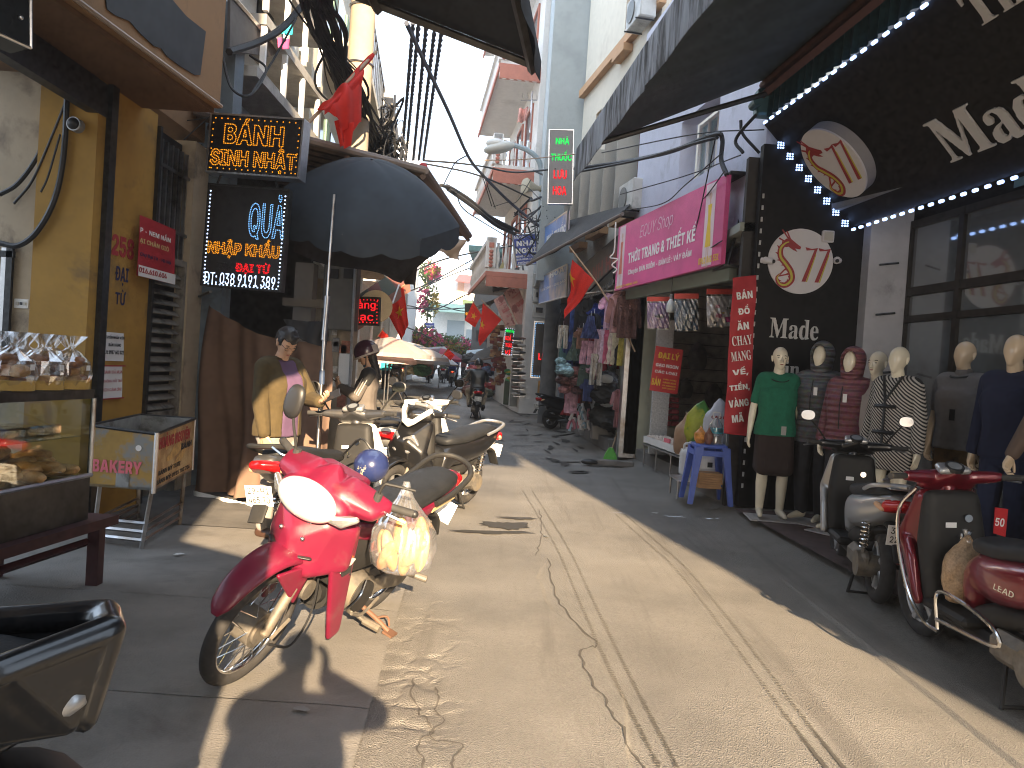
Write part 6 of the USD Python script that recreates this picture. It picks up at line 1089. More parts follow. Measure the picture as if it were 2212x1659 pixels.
for k, (u, v, dep, s, cnt, lab) in enumerate(((905, 735, 46, (1.5, 1.4, .9), 900, 'flowering shrub over the market awnings, left clump'), (945, 752, 48, (2.0, 1.4, .9), 1100, 'flowering shrub over the market awnings, wide middle clump'), (985, 755, 50, (1.4, 1.4, .9), 800, 'flowering shrub over the market awnings, right clump'), (925, 655, 52, (.7, .7, 1.3), 420, 'bougainvillea trailing down from a far balcony'), (925, 590, 52, (.8, .8, .9), 500, 'green pot plant on the far upper balcony'))):
    n = thing('shrub', lab, 'shrub', D(u, v, dep)); c = D(u, v, dep); foliage(n, 'leaves', c, s, cnt, lf, k); foliage(n, 'flowers', c + A([.4 * (-1) ** k, -.4, .1]), A(s) * .75, cnt // 2, bg_, k + 20, .14); foliage(n, 'dry_leaves', c + A([.5, -.5, .0]), A(s) * .6, cnt // 3, lfy, k + 40, .14); n.add('stem', tube([c - A([0, 0, s[2] * 1.4]), c], .06, 6), mat('bark', (.12, .08, .05), .9))
# ---------------- houses closing the far end
def facade(name, label, u0, u1, vt, vb, dep, m, floors, depth=6):
    a, b = D(u0, vt, dep), D(u1, vb, dep); n = thing(name, label, 'building', ((a[0] + b[0]) / 2, dep, 0)); w, x0 = b[0] - a[0], a[0]
    n.add('wall', bx((x0 + w / 2, dep + depth / 2, a[2] / 2), (w, depth, a[2])), m); return n, x0, w, a[2]
n, x0, w, zt_ = facade('far_house', 'white house at the far end with red awning and shaded balcony', 984, 1052, 590, 800, 62, wht, 3)
n.add('awning', quad(A([x0 + .3, 61.9, zt_ - .1]), A([x0 + w, 61.9, zt_ - .1]), A([x0 + w, 60.3, zt_ - .9]), A([x0 + .1, 60.3, zt_ - .8]), 4, 2, thick=.05), mat('awning_red', (.5, .10, .10), .7, trans=.2)); n.add('window', bx((x0 + w * .62, 61.98, zt_ - 3.0), (2.6, .1, 1.8)), mat('plant_green', (.05, .09, .04), .7)); n.add('rail', bx((x0 + w * .62, 61.9, zt_ - 3.6), (2.7, .06, .7)), mat('rail_red', (.35, .08, .1), .6)); n.add('column', bx((x0 + .5, 61.9, zt_ - 2.5), (.5, .3, 4.5)), mat('peach', (.55, .36, .24), .8))
n, x0, w, zt_ = facade('far_house', 'long pale house at the far end below the green awning', 935, 1050, 672, 800, 58, wht, 2)
n.add('awning', quad(A([x0 - .3, 58, zt_ + .65]), A([x0 + w, 58, zt_ + .65]), A([x0 + w, 56.4, zt_ - .1]), A([x0 - .3, 56.4, zt_ - .1]), 4, 2, thick=.05), mat('awning_green', (.36, .50, .40), .7, trans=.2)); n.add('window', bx((x0 + w * .42, 57.98, zt_ - 1.6), (1.3, .1, 2.0)), mat('pale_window', (.30, .36, .40), .4)); n.add('door', bx((x0 + w * .75, 57.98, zt_ - 2.4), (1.2, .1, 2.4)), mat('pale_window', None))
n, x0, w, zt_ = facade('far_house', 'white house behind the far red awning with rooftop railing', 905, 990, 560, 800, 70, wht, 3)
for q in range(12): n.add('rail', bx((x0 + 1 + q * .35, 69.8, zt_ + .6), (.06, .06, 1.2)), steel)
for z_ in (zt_ - 2.2, zt_ - 5): n.add('window', bx((x0 + w * .4, 69.97, z_), (1.4, .1, 1.4)), mat('pale_window', None))
n, x0, w, zt_ = facade('far_house', 'green roofed building at the far right behind the railings', 1030, 1092, 552, 780, 45, mat('grey_dark_wall', (.12, .12, .12), .8), 2); n.add('roof', bx((x0 + w / 2, 47, zt_ + .2), (w + .8, 7, .3)), mat('teal_tin', None))
n, x0, w, zt_ = facade('far_house', 'distant white rooftop with railings seen left of the twisted wires', 818, 865, 300, 700, 40, wht, 3)
for q in range(8): n.add('rail', bx((x0 + .15 + q * .15, 39.9, zt_ + .35), (.03, .03, .7)), steel)
flat_sign('sign', 'small blue street sign over the far shrubs', ((916, 698), (938, 698), (938, 709), (916, 709)), 48, bluesign, [('CHỢ ĐẠI TỪ', .1, .3, .9, .7, whiteink, 800)]); flat_sign('sign', 'small white sign with blue words at the far left', ((850, 740), (871, 741), (871, 751), (850, 750)), 36, paper, [('NHÀ THUỐC', .1, .3, .9, .7, navy, 800)])
# ---------------- market awnings and umbrellas
awn('grey market awning sloping over the stalls, left one', (D(850, 755, 37), D(960, 748, 40), D(985, 775, 36), D(870, 762, 34)), mat('awn_grey', (.34, .35, .37), .7, trans=.2)); awn('grey market awning sloping over the stalls, nearer one', (D(905, 768, 34), D(960, 765, 36), D(990, 790, 33), D(915, 785, 32)), mat('awn_grey', None)); awn('pale blue market awning on the right', (D(1008, 757, 40), D(1060, 752, 36), D(1062, 772, 33), D(1005, 776, 37)), mat('awn_blue', (.40, .50, .58), .7, trans=.2)); awn('dark awning under the grey board on the right', (D(1030, 760, 33), D(1078, 740, 30), D(1080, 770, 29), D(1012, 782, 32)), dk)
n = thing('board', 'dark grey hanging board at the right bend', 'board', D(1042, 728, 34)); pxbox(n, 'panel', 1029, 713, 1060, 740, 34, .1, mat('board_grey', (.08, .085, .09), .5)); pxbox(n, 'light_box', 1053, 722, 1066, 756, 33, .15, mat('board_pale', (.5, .5, .48), .5))
def umbrella(label, u, v, dep, R, h, c1, c2, group=None):
    c = D(u, v, dep); n = thing('umbrella', label, 'umbrella', A([c[0], c[1], gz(c)]), group=group)
    for k in range(8):
        an = np.linspace(k * math.pi / 4, (k + 1) * math.pi / 4, 5); rings = [c + np.stack([np.cos(an) * R * q, np.sin(an) * R * q, np.full(5, -h * q ** 1.5)], 1) for q in np.linspace(0.01, 1, 5)] ; rings.append(rings[-1] - A([0, 0, .12]))
        V = np.vstack(rings); F_ = [[i * 5 + j, i * 5 + j + 1, (i + 1) * 5 + j + 1] for i in range(5) for j in range(4)] + [[i * 5 + j, (i + 1) * 5 + j + 1, (i + 1) * 5 + j] for i in range(5) for j in range(4)]
        n.add('panel', trimesh.Trimesh(V, A(F_), process=False), (c1, c2)[k % 2], False)
    n.add('pole', tube([c, A([c[0], c[1], gz(c)])], .025, 6), steel); return n
um = lambda nm, c: mat(nm, c, .7, trans=.35)
umbrella('pink and white market umbrella tilted at the left stalls', 845, 728, 24, 1.3, .5, um('um_pink', (.55, .36, .33)), um('um_white', (.44, .40, .39)))
umbrella('pale blue and white market umbrella behind the woman', 880, 738, 27, 1.5, .5, um('um_blue', (.36, .46, .55)), um('um_white', None)); umbrella('white and pale pink market umbrella low on the left', 836, 748, 24, .95, .4, um('um_white', None), um('um_rose', (.55, .42, .40)))
umbrella('cream and grey market umbrella over the turquoise shirted man', 880, 752, 30, 1.7, .45, um('um_cream', (.42, .33, .30)), um('um_grey', (.34, .36, .40))); umbrella('crimson and plum umbrella in the middle of the far lane', 953, 752, 37, 1.55, .5, um('um_crim', (.42, .04, .09)), um('um_plum', (.14, .08, .10)))
# ---------------- stalls of goods under the awnings
for k in range(30):
    u, v, dep = r8.uniform(868, 930), r8.uniform(778, 800), r8.uniform(36, 44); p = D(u, v, dep); n = thing('market_goods', 'heap of market goods under the far awnings', 'goods', p, group='market goods far off'); n.add('heap', bun(p, r8.uniform(.25, .5), k, 1, .8), mat('mg%d' % (k % 6), ((.4, .42, .4), (.1, .25, .12), (.45, .2, .15), (.2, .3, .45), (.5, .45, .3), (.15, .12, .1))[k % 6], .8, var=.5, scale=5), True)
for k in range(24):
    u, v = r8.uniform(1012, 1058), r8.uniform(772, 850); p = D(u, v, 36 - (v - 772) * .08); n = thing('market_goods', 'dim goods hung along the right side before the bend', 'goods', p, group='goods along the right bend'); n.add('heap', bun(p, r8.uniform(.18, .4), k, 1, .8), mat('mh%d' % (k % 6), ((.05, .05, .05), (.2, .1, .08), (.25, .22, .2), (.08, .1, .16), (.3, .05, .05), (.12, .14, .1))[k % 6], .8, var=.5, scale=8), True)
# ================================================================ flags
flagred = mat('flag_red', (.72, .035, .02), .7, trans=.5, var=.06, scale=3); staryel = mat('flag_yellow', (.80, .52, .02), .7, trans=.3); polewood = mat('flag_pole', (.30, .20, .12), .6)
def star_poly(): return Polygon([(math.sin(i * math.pi / 5) * (1, .385)[i % 2], math.cos(i * math.pi / 5) * (1, .385)[i % 2]) for i in range(10)])
def flag(label, a, b, c, d, pole, waves, star=True, group=None, r=.016, mats_=None, sc=(.5, .5)):
    "a-b along the pole from top; d-c the free side; waves(s, t) the billow"
    n = thing('flag', label, 'flag', pole[-1] if pole else a, group=group)
    a, b, c, d = (A(q) for q in (a, b, c, d)); N = np.cross(d - a, b - a); N /= np.linalg.norm(N)
    def S(s, t, o=0.0): return a * ((1 - s) * (1 - t))[:, None] + d * (s * (1 - t))[:, None] + c * (s * t)[:, None] + b * ((1 - s) * t)[:, None] + N * (waves(s, t) + o)[:, None]
    nx = 28; s, t = np.meshgrid(np.linspace(0, 1, nx + 1), np.linspace(0, 1, nx + 1)); P = S(s.ravel(), t.ravel()); i = (np.arange(nx)[:, None] * (nx + 1) + np.arange(nx)).ravel()
    f = n.add('cloth', trimesh.Trimesh(P, np.vstack([np.stack([i, i + 1, i + nx + 2], 1), np.stack([i, i + nx + 2, i + nx + 1], 1)]), process=False), mats_ or flagred, True)
    if star:
        m = trimesh.creation.extrude_polygon(star_poly(), .01, engine='earcut'); v, fa_ = trimesh.remesh.subdivide_to_size(m.vertices, m.faces, .25); L1, L2 = (np.linalg.norm(d - a) + np.linalg.norm(c - b)) / 2, (np.linalg.norm(b - a) + np.linalg.norm(c - d)) / 2; R_ = min(L1, L2) * .27
        vx = np.cos(star_rot) * v[:, 0] - np.sin(star_rot) * v[:, 1]; vy = np.sin(star_rot) * v[:, 0] + np.cos(star_rot) * v[:, 1]
        for o in (.006, -.006): f.add('star', trimesh.Trimesh(S(sc[0] + vx * R_ / L1, sc[1] - vy * R_ / L2, o), fa_, process=False), staryel, True)
    if pole: n.add('pole', tube(pole, r, 8), polewood)
    return n
star_rot = 0.0
wv = lambda k, am: (lambda s, t: am * np.sin(s * 7 + t * 3 + k) * s)
# folded red flag beside the amber sign
n = thing('flag', 'plain red flag draped from its slanting pole above the parasol', 'flag', D(684, 250, 7.6)); n.add('pole', tube([D(664, 268, 7.6), D(812, 112, 8.6)], .018, 8), polewood)
n.add('wrapped_tip', tube(spline([D(752, 178, 8.2), D(780, 146, 8.4), D(806, 118, 8.55)], 4), [.03] * 8 + [.02], 8), flagred)
m_ = quad(D(684, 238, 7.7), D(783, 140, 8.4), D(781, 262, 8.3), D(722, 252, 7.75), 26, 26, lambda s, t: .16 * np.sin(t * 3) * np.sin(s * 3.0 + .2) + .03 * np.sin(s * 16)); P = m_.vertices; s, t = np.meshgrid(np.linspace(0, 1, 27), np.linspace(0, 1, 27)); P[:, 2] -= (.14 * np.sin(s * math.pi) * t ** 2).ravel(); n.add('cloth', m_, flagred, True)
n.add('cloth', quad(D(722, 262, 7.9), D(762, 268, 8.0), D(755, 318, 8.0), D(735, 318, 7.9), 12, 8, lambda s, t: .05 * np.sin(s * 8)), flagred, True)
n.add('cloth', quad(D(690, 240, 7.6), D(784, 148, 8.35), D(780, 185, 8.3), D(700, 250, 7.6), 14, 6, lambda s, t: .06 * np.sin(t * 3)), flagred, True)
flag('red flag with yellow star sunlit from behind on the left of the lane', D(871, 618, 14.5), D(823, 652, 14.5), D(868, 735, 14.5), D(883, 700, 14.5), [D(815, 655, 14.5), D(880, 612, 14.5)], lambda s, t: .04 * np.sin(t * 13) * s + .03 * np.sin(s * 5), sc=(.50, .45))
flag('red flag with yellow star on a long pole above the child clothes', D(1236, 560, 13.4), D(1283, 605, 13.2), D(1222, 690, 13.3), D(1228, 640, 13.4), [D(1230, 533, 13.5), D(1290, 612, 13.2), D(1340, 692, 13.0), D(1372, 760, 12.9)], lambda s, t: .10 * np.sin(s * 6 + t * 2) * s + .03 * np.sin(t * 12), sc=(.45, .12))
star_rot = .1; flag('small red flag with yellow star, left of the pair on the right', D(1022, 652, 26), D(1041, 680, 26), D(1026, 707, 26), D(1004, 692, 26), [D(1020, 648, 26), D(1050, 694, 26)], wv(1, .1), sc=(.5, .5))
flag('larger red flag with yellow star, right of the pair on the right', D(1043, 655, 24.5), D(1084, 690, 24.5), D(1036, 748, 24.5), D(1033, 735, 24.5), [D(1040, 648, 24.5), D(1102, 708, 24)], wv(2, .16), sc=(.52, .20))
star_rot = 0; flag('tiny red flag with star over the grey market awning', D(878, 762, 36), D(872, 772, 36), D(880, 785, 36), D(888, 780, 36), [D(866, 782, 36), D(882, 756, 36)], wv(3, .05), r=.03)
for k, (u, v, lab) in enumerate(((836, 745, 'crumpled red flag low among the umbrellas'), (865, 748, 'second crumpled red flag beside the small white sign'), (968, 765, 'little red flag by the far shrubs'), (826, 725, 'orange lit flag edge under the star flag'))): flag(lab, D(u, v - 12, 26), D(u - 10, v, 26), D(u + 6, v + 14, 26), D(u + 14, v + 2, 26), [D(u - 14, v + 6, 26), D(u + 3, v - 17, 26)], wv(k, .15), star=False)
# ================================================================ cables
cab = mat('cable_black', (.02, .021, .024), .6); cabb = mat('cable_blue', (.035, .045, .075), .6)
rw = random.Random(21)
for k in range(46):
    j = lambda a_: rw.gauss(0, a_)
    path = [D(668 + j(22), -30, 7.3), D(705 + j(20), 70, 8.3), D(748 + j(22), 190, 9.8), D(790 + j(20), 290, 11.5), D(835 + j(16), 350 + j(10), 13.5), D(870 + j(14), 400 + j(20), 18)]
    single('cable', tube(spline(path, 7), rw.choice((.008, .012, .016, .022)), 5), cab, 'black cable in the thick bundle sagging past the concrete pole', 'cable', 'cables bundled past the concrete pole')
for k in range(26):
    j = lambda a_: rw.gauss(0, a_); c = A([835 + j(14), 320 + j(35)]); path = [D(c[0] + rw.uniform(-22, 22) * 1.2, c[1] + rw.uniform(-45, 30), 12.4 + j(.5)) for _ in range(6)]
    single('cable', tube(spline(path, 8), rw.choice((.008, .012, .018)), 5), cab, 'tangled cable loop hanging on the left pole arm', 'cable', 'tangled loops at the left pole')
for k, (u0, u1) in enumerate(((893, 868), (905, 877), (922, 893), (941, 905), (957, 915))):
    p, q = D(u0, 50, 11.0), D(u1, 345, 18.5); t = np.linspace(0, 1, 90)[:, None]; pts = p + (q - p) * t
    tw = np.stack([np.cos(t[:, 0] * 120), 0 * t[:, 0], np.sin(t[:, 0] * 120)], 1) * .016
    n = thing('overhead_wire', ('twisted blue black wire crossing the sky, leftmost of five', 'second twisted wire from the left crossing the sky', 'third twisted wire crossing the sky', 'fourth twisted wire from the left crossing the sky', 'rightmost twisted wire crossing the sky')[k], 'wire', q, group='twisted wires across the sky'); n.add('strand', tube(pts + tw, .022, 6), cabb); n.add('strand', tube(pts - tw, .022, 6), cabb)
def wire(label, pts, r=.02, m=None, grp=None): single('cable', tube(spline([D(*p) for p in pts], 8), r, 6), m or cab, label, 'cable', grp)
wire('thick blue black cable crossing the sky diagonally to the right houses', [(878, 50, 10), (920, 140, 11.5), (968, 240, 13.5), (1010, 335, 16), (1040, 375, 18), (1105, 440, 20), (1180, 500, 20)], .035, cabb)
for k, p in enumerate(([(915, 347, 17), (985, 352, 18), (1045, 360, 19), (1110, 372, 19), (1200, 365, 17)], [(915, 353, 17), (1010, 372, 18), (1075, 395, 19), (1150, 430, 20)], [(1000, 346, 18), (1120, 345, 18), (1250, 332, 15)], [(965, 403, 17), (1014, 433, 18), (1061, 473, 19.5), (1104, 498, 20.5)], [(968, 408, 17), (1020, 445, 18), (1070, 485, 19.5), (1112, 505, 20.5)], [(952, 400, 16.5), (985, 412, 17.4), (1045, 460, 19), (1120, 500, 20.5)], [(985, 415, 17), (1000, 450, 18), (1040, 478, 22), (1110, 520, 24)], [(1010, 335, 16), (985, 350, 16.5), (972, 372, 16.8), (958, 400, 17)], [(1040, 375, 18), (1050, 405, 18.4), (1062, 445, 19)], [(1044, 375, 18), (1056, 410, 18.4), (1070, 450, 19)])):
    wire(('cable strung across the lane to the grey wall', 'lower cable strung across the lane', 'pale cable above the street lamp', 'heavy cable of the swag over the lane', 'second cable of the swag over the lane', 'third cable of the swag over the lane', 'thin drooping cable over the lane', 'cable loop under the crossing wires', 'thin drop wire, left', 'thin drop wire, right')[k], p, (.022, .02, .012, .06, .05, .04, .015, .014, .012, .012)[k], polewood if k == 2 else cab)
for k in range(22):
    j = lambda a_: rw.gauss(0, a_); u0, v0 = 1120 + j(18), 470 + j(40)
    wire('cable tangle between the horn and the blue boards', [(u0, v0, 20.3), (u0 + rw.uniform(5, 50), v0 + rw.uniform(-35, 40), 20 + j(.4)), (u0 + rw.uniform(20, 80), v0 + rw.uniform(-40, 50), 19.6), (u0 + rw.uniform(60, 110), v0 + rw.uniform(-70, 20), 19)], rw.choice((.01, .016, .025)), None, 'tangle on the right pole')
for k, p in enumerate(([(1240, 365, 14), (1330, 352, 13.4), (1440, 330, 11), (1540, 292, 9.6), (1560, 300, 9.5), (1558, 345, 9.5), (1570, 378, 9.3)], [(1245, 372, 14), (1380, 345, 12), (1500, 310, 10), (1550, 297, 9.5)], [(1300, 330, 13), (1500, 290, 10), (1650, 280, 8.8)], [(1640, 330, 8.9), (1605, 290, 9.0), (1600, 260, 9)], [(1340, 420, 13), (1480, 380, 11), (1600, 335, 9.2)], [(1345, 455, 12.8), (1430, 440, 11.2), (1480, 400, 10.4), (1560, 330, 9.4)], [(1390, 500, 12.2), (1460, 490, 10.9), (1520, 430, 9.9), (1565, 370, 9.2)], [(1545, 300, 9.2), (1520, 420, 9.8), (1500, 520, 10.1), (1515, 545, 9.9), (1560, 520, 9.25)], [(1605, 330, 8.8), (1590, 300, 8.9), (1640, 240, 8.7)])):
    wire(('thick black cable curving over the lilac wall', 'second black cable along the lilac wall', 'thin wire across the lilac wall', 'short cable end by the awning gear', 'thin wire above the pink sign', 'thin wire drooping across the pink sign', 'second thin wire drooping across the pink sign', 'loose loop hanging over the right end of the pink sign', 'short thick cable near the awning gear')[k], p, (.03, .022, .009, .02, .008, .008, .008, .008, .02)[k])
wire('white plastic cord coil hanging beside the pink sign', [(1330, 480, 13), (1327, 540, 13), (1318, 556, 13), (1334, 560, 13), (1322, 572, 13), (1332, 582, 13), (1324, 590, 13)], .012, white)
for k, p in enumerate(([(900, 630, 40), (960, 600, 42), (1040, 570, 44)], [(850, 640, 30), (930, 610, 34), (1060, 540, 40), (1110, 525, 28)], [(870, 665, 40), (960, 668, 42), (1060, 660, 36)], [(880, 660, 34), (940, 668, 38), (1000, 640, 40), (1090, 600, 32)], [(860, 700, 34), (910, 720, 38), (960, 750, 40)], [(840, 610, 26), (960, 560, 32), (1110, 530, 26)], [(950, 660, 44), (1000, 672, 46), (1060, 668, 42)])): wire('far cable strung over the market, number %s from above' % ('one', 'two', 'three', 'four', 'five', 'six', 'seven')[k], p, .03)
wire('cable hanging from the canopy corner across to the bundle', [(495, 112, 7.0), (560, 90, 7.6), (610, 60, 8.0), (655, 10, 8.2)], .035); wire('thin wire from the canopy to the cable bundle', [(545, 200, 7.2), (590, 130, 7.8), (640, 40, 8.1)], .012); wire('thin wire loop above the amber sign', [(480, 120, 7), (500, 190, 7), (540, 205, 7), (575, 150, 7.4), (540, 120, 7.6)], .012)
wire('thin wire on the beige pillar by the amber sign', [(455, 250, 7.0), (400, 300, 7.9), (388, 320, 8), (392, 360, 8), (398, 405, 8)], .006); wire('thin wire from the canopy to the amber sign', [(385, 262, 7.9), (425, 258, 7.5), (462, 250, 7.0)], .006)
# ================================================================ people and shop figures
BALL = trimesh.creation.icosphere(1, 1.0).vertices; BALL2 = trimesh.creation.icosphere(2, 1.0).vertices
def hull(*bs):
    return m3.Manifold.hull_points(np.vstack([BALL * A(r) + A(c) for c, r in bs]))
def chain(P, R): return [hull((P[i], R[i]), (P[i + 1], R[i + 1])) for i in range(len(P) - 1)]
def fuse(ms, edge=.03, it=6, cut=None):
    m = m3.Manifold.batch_boolean(ms, m3.OpType.Add)
    if cut: m = m3.Manifold.batch_boolean([m] + cut, m3.OpType.Subtract)
    t = m.refine_to_length(edge).to_mesh(); t = trimesh.Trimesh(t.vert_properties[:, :3], t.tri_verts, process=True)
    if it: trimesh.smoothing.filter_taubin(t, .5, .52, it)
    return t
def ik(S, Wt, l1, l2, pole):
    S, Wt = A(S, float), A(Wt, float); d = Wt - S; L = np.linalg.norm(d); L2 = min(L, (l1 + l2) * .995); d = d / L; Wt = S + d * L2
    a = (l1 * l1 - l2 * l2 + L2 * L2) / (2 * L2); h = math.sqrt(max(l1 * l1 - a * a, 0)); p = A(pole, float); p = p - d * np.dot(p, d); p /= max(np.linalg.norm(p), 1e-6)
    return S + d * a + p * h, Wt
def hand(Wp, fd, up_, side, curl=.5, s=1.0):
    "palm, four unequal fingers and a thumb; fd finger direction, up_ back of the hand, side +1 puts the thumb on up_ x fd"
    fd = A(fd, float); fd /= np.linalg.norm(fd); up_ = A(up_, float); up_ = up_ - fd * np.dot(up_, fd); up_ /= np.linalg.norm(up_); sd = np.cross(up_, fd) * side
    W0 = A(Wp); out = [hull((W0, .024 * s), (W0 + fd * .035 * s + sd * .018 * s, .02 * s), (W0 + fd * .085 * s + sd * .03 * s, .013 * s), (W0 + fd * .08 * s - sd * .032 * s, .012 * s))]
    for k, (o, L) in enumerate(((.030, .072), (.010, .082), (-.011, .076), (-.031, .060))):
        p = W0 + fd * .082 * s + sd * o * s; d = fd.copy(); P, R = [p], [.0095 * s]
        for q in range(3):
            a = curl * (.6 + .5 * q); d2 = fd * math.cos(a * (q + 1) * .62) - up_ * math.sin(a * (q + 1) * .62); p = p + d2 * L * s * (.45, .32, .25)[q]; P.append(p); R.append((.0088, .0078, .0068)[q] * s)
        out += chain(P, R)
    p = W0 + fd * .02 * s + sd * .03 * s; d1 = fd * .7 + sd * .75 - up_ * .2; d1 /= np.linalg.norm(d1); d2 = fd * .95 + sd * .2 - up_ * .3; d2 /= np.linalg.norm(d2)
    return out + chain([p, p + d1 * .042 * s, p + d1 * .042 * s + d2 * .035 * s], [.013 * s, .010 * s, .008 * s])
def hem(z, k): return m3.Manifold.cube((2, 2, 1), True).translate((0, 0, z * k - .5))
def human(n, skin_m, H=1.70, fem=False, head=(0, 0, 0), arms=None, legs=None, top=None, low=None, shoes=None, hair=None, hip=.93, lean=0.0, fat=1.0, face=True, fine=.022, bare_arm=False, skirt=None, seat=False, long_hair=False, fist=.5, jacket=None, bald=False, neckz=0.0):
    """builds a figure under n in the local frame: +x ahead, +y left. arms: per side (wrist, elbow pole, finger dir, back dir), in metres for a 1.70 m person"""
    k = H / 1.70; sw = .165 if fem else .185; cw = .10 if fem else .115
    Ry = rotm([0, 1, 0], lean); hipz = A([0, 0, hip])
    def T(p): q = A(p, float) - hipz; return (Ry[:3, :3] @ q + hipz) * k
    def K(p): return A(p, float) * k
    tz = hip - .93
    sh = [T((-.01, s * sw, 1.385 + tz)) for s in (1, -1)]
    neck0, neck1 = T((-.015, 0, 1.43 + tz)), T((.01 + .03 * math.sin(head[0]), 0, 1.53 + tz))
    hc = T((.02, 0, 1.60 + tz)) ; Rh = rotm([0, 0, 1], head[1]) @ rotm([0, 1, 0], head[0] + lean) @ rotm([1, 0, 0], head[2])
    hb = T((.0, 0, 1.53 + tz))
    def Hd(p): return hb + (Rh[:3, :3] @ (A(p, float) + A([0, 0, .07]))) * k
    def torso(e, z0=.84, wf=1.0):
        f_ = fat
        return [hull((sh[0] + A([0, -.035, 0]) * k, (.062 + e) * k), (sh[1] + A([0, .035, 0]) * k, (.062 + e) * k), (T((.0, .06, 1.25 + tz)), (.10 * f_ + e) * k), (T((.0, -.06, 1.25 + tz)), (.10 * f_ + e) * k)),
                hull((T((.015, .075 * wf, 1.24 + tz)), (cw * f_ + e) * k), (T((.015, -.075 * wf, 1.24 + tz)), (cw * f_ + e) * k), (T((.015, .062 * wf, 1.05 + tz)), (.092 * f_ + e) * k), (T((.015, -.062 * wf, 1.05 + tz)), (.092 * f_ + e) * k)),
                hull((T((.015, .062 * wf, 1.05 + tz)), (.092 * f_ + e) * k), (T((.015, -.062 * wf, 1.05 + tz)), (.092 * f_ + e) * k), (T((-.005, .085, .90 + tz)), (.10 * f_ + e) * k), (T((-.005, -.085, .90 + tz)), (.10 * f_ + e) * k))] + \
               ([hull((T((-.005, .085, .90 + tz)), (.10 * f_ + e) * k), (T((-.005, -.085, .90 + tz)), (.10 * f_ + e) * k), (T((0, .085, z0 + tz)), (.10 * f_ + e) * k), (T((0, -.085, z0 + tz)), (.10 * f_ + e) * k))] if z0 < .88 else [])
    bust = [hull((T((.09, s * .07, 1.21 + tz)), .055 * k), (T((.03, s * .08, 1.25 + tz)), .075 * k)) for s in (1, -1)] if fem else []
    arms = arms or [((.04, .25, .80), (-1, .3, 0), (0.05, 0, -1), (0, 1, 0)), ((.04, -.25, .80), (-1, -.3, 0), (.05, 0, -1), (0, -1, 0))]
    legs = legs or [((0, .10, .08), (1, .1, 0)), ((0, -.10, .08), (1, -.1, 0))]
    AJ, LJ = [], []
    for i, s in enumerate((1, -1)):
        w = T(A(arms[i][0]) + A([0, 0, tz])) if not seat else K(arms[i][0]); e, w = ik(sh[i], w, .285 * k, .255 * k, arms[i][1]); AJ.append((sh[i], e, w))
        hj = T((0, s * .09, .90 + tz)); a_ = K(legs[i][0]); kn, a_ = ik(hj, a_, (.43 if seat else .416) * k, (.42 if seat else .408) * k, legs[i][1]); LJ.append((hj, kn, a_))
    body = torso(0) + [hull((neck0, .058 * k), (neck1, .052 * k))]
    hs_ = 1.0
    body += [m3.Manifold.hull_points(np.vstack([(BALL2 * A([.094, .074, .092]) + A([-.005, 0, .035])), (BALL2 * .052 + A([.022, 0, -.045])), (BALL * .030 + A([.055, 0, -.078])), (BALL * .03 + A([.060, .025, .0])), (BALL * .03 + A([.060, -.025, .0]))]) @ Rh[:3, :3].T * k + (hb + (Rh[:3, :3] @ A([0, 0, .07])) * k))]
    if face:
        body += [hull((Hd((.088, 0, .015)), .008 * k), (Hd((.104, 0, -.022)), .0125 * k), (Hd((.088, .010, -.026)), .009 * k), (Hd((.088, -.010, -.026)), .009 * k)), hull((Hd((.082, .012, -.052)), .009 * k), (Hd((.082, -.012, -.052)), .009 * k), (Hd((.078, 0, -.060)), .009 * k))]
    for s in (1, -1): body.append(hull((Hd((-.005, s * .076, .012)), (.012 * k, .006 * k, .022 * k)), (Hd((-.012, s * .082, .02)), (.010 * k, .005 * k, .018 * k)), (Hd((.0, s * .074, -.02)), .008 * k)))
    R1, R2, R3 = ((.044, .036, .026) if fem else (.052, .043, .031))
    for i, s in enumerate((1, -1)):
        S, e, w = AJ[i]; body += [hull((S, R1 * 1.05 * k), (e, R2 * k)), hull((e, R2 * k), (e + (w - e) * .35, R2 * 1.02 * k)), hull((e + (w - e) * .35, R2 * 1.02 * k), (w, R3 * k))]
        body += hand(w, arms[i][2], arms[i][3], s if len(arms[i]) < 5 else arms[i][4], fist, k)
        hj, kn, a_ = LJ[i]; body += [hull((hj, .088 * fat * k), (kn, .056 * k)), hull((kn, .056 * k), (kn + (a_ - kn) * .35 + A([-.015, 0, 0]) * k, .058 * k)), hull((kn + (a_ - kn) * .35 + A([-.015, 0, 0]) * k, .058 * k), (a_, .038 * k))]
        fd = A([1, .12 * s, 0]) if len(legs[i]) < 3 else A(legs[i][2], float); fz = A([0, 0, -.055]) * k
        body.append(hull((a_ + fz * .2 - fd * .03 * k, .036 * k), (a_ + fz * .55 + fd * .10 * k, .032 * k), (a_ + fz * .78 + fd * .175 * k, .022 * k), (a_ + fz * .62 - fd * .035 * k, .030 * k)))
    n.add('body', fuse(body + bust, fine, 5), skin_m, True, world=False)
    for i in (0, 1): LJ[i] = LJ[i]
    if low:
        P = torso(.008, .84)[2:]
        if skirt: P.append(m3.Manifold.hull_points(np.vstack([BALL * .10 * k + T((0, s * .09, .88)) for s in (1, -1)] + [BALL * .07 * k + K((.02 + .08 * u, s * .115, skirt)) for s in (1, -1) for u in (-1, 1)])))
        else:
            for hj, kn, a_ in LJ: P += [hull((hj, (.098 * fat) * k), (kn, .075 * k)), hull((kn, .075 * k), (a_ + (kn - a_) * .08, .062 * k))]
        n.add('skirt' if skirt else 'trousers', fuse(P, fine * 1.3, 4), low, True, world=False)
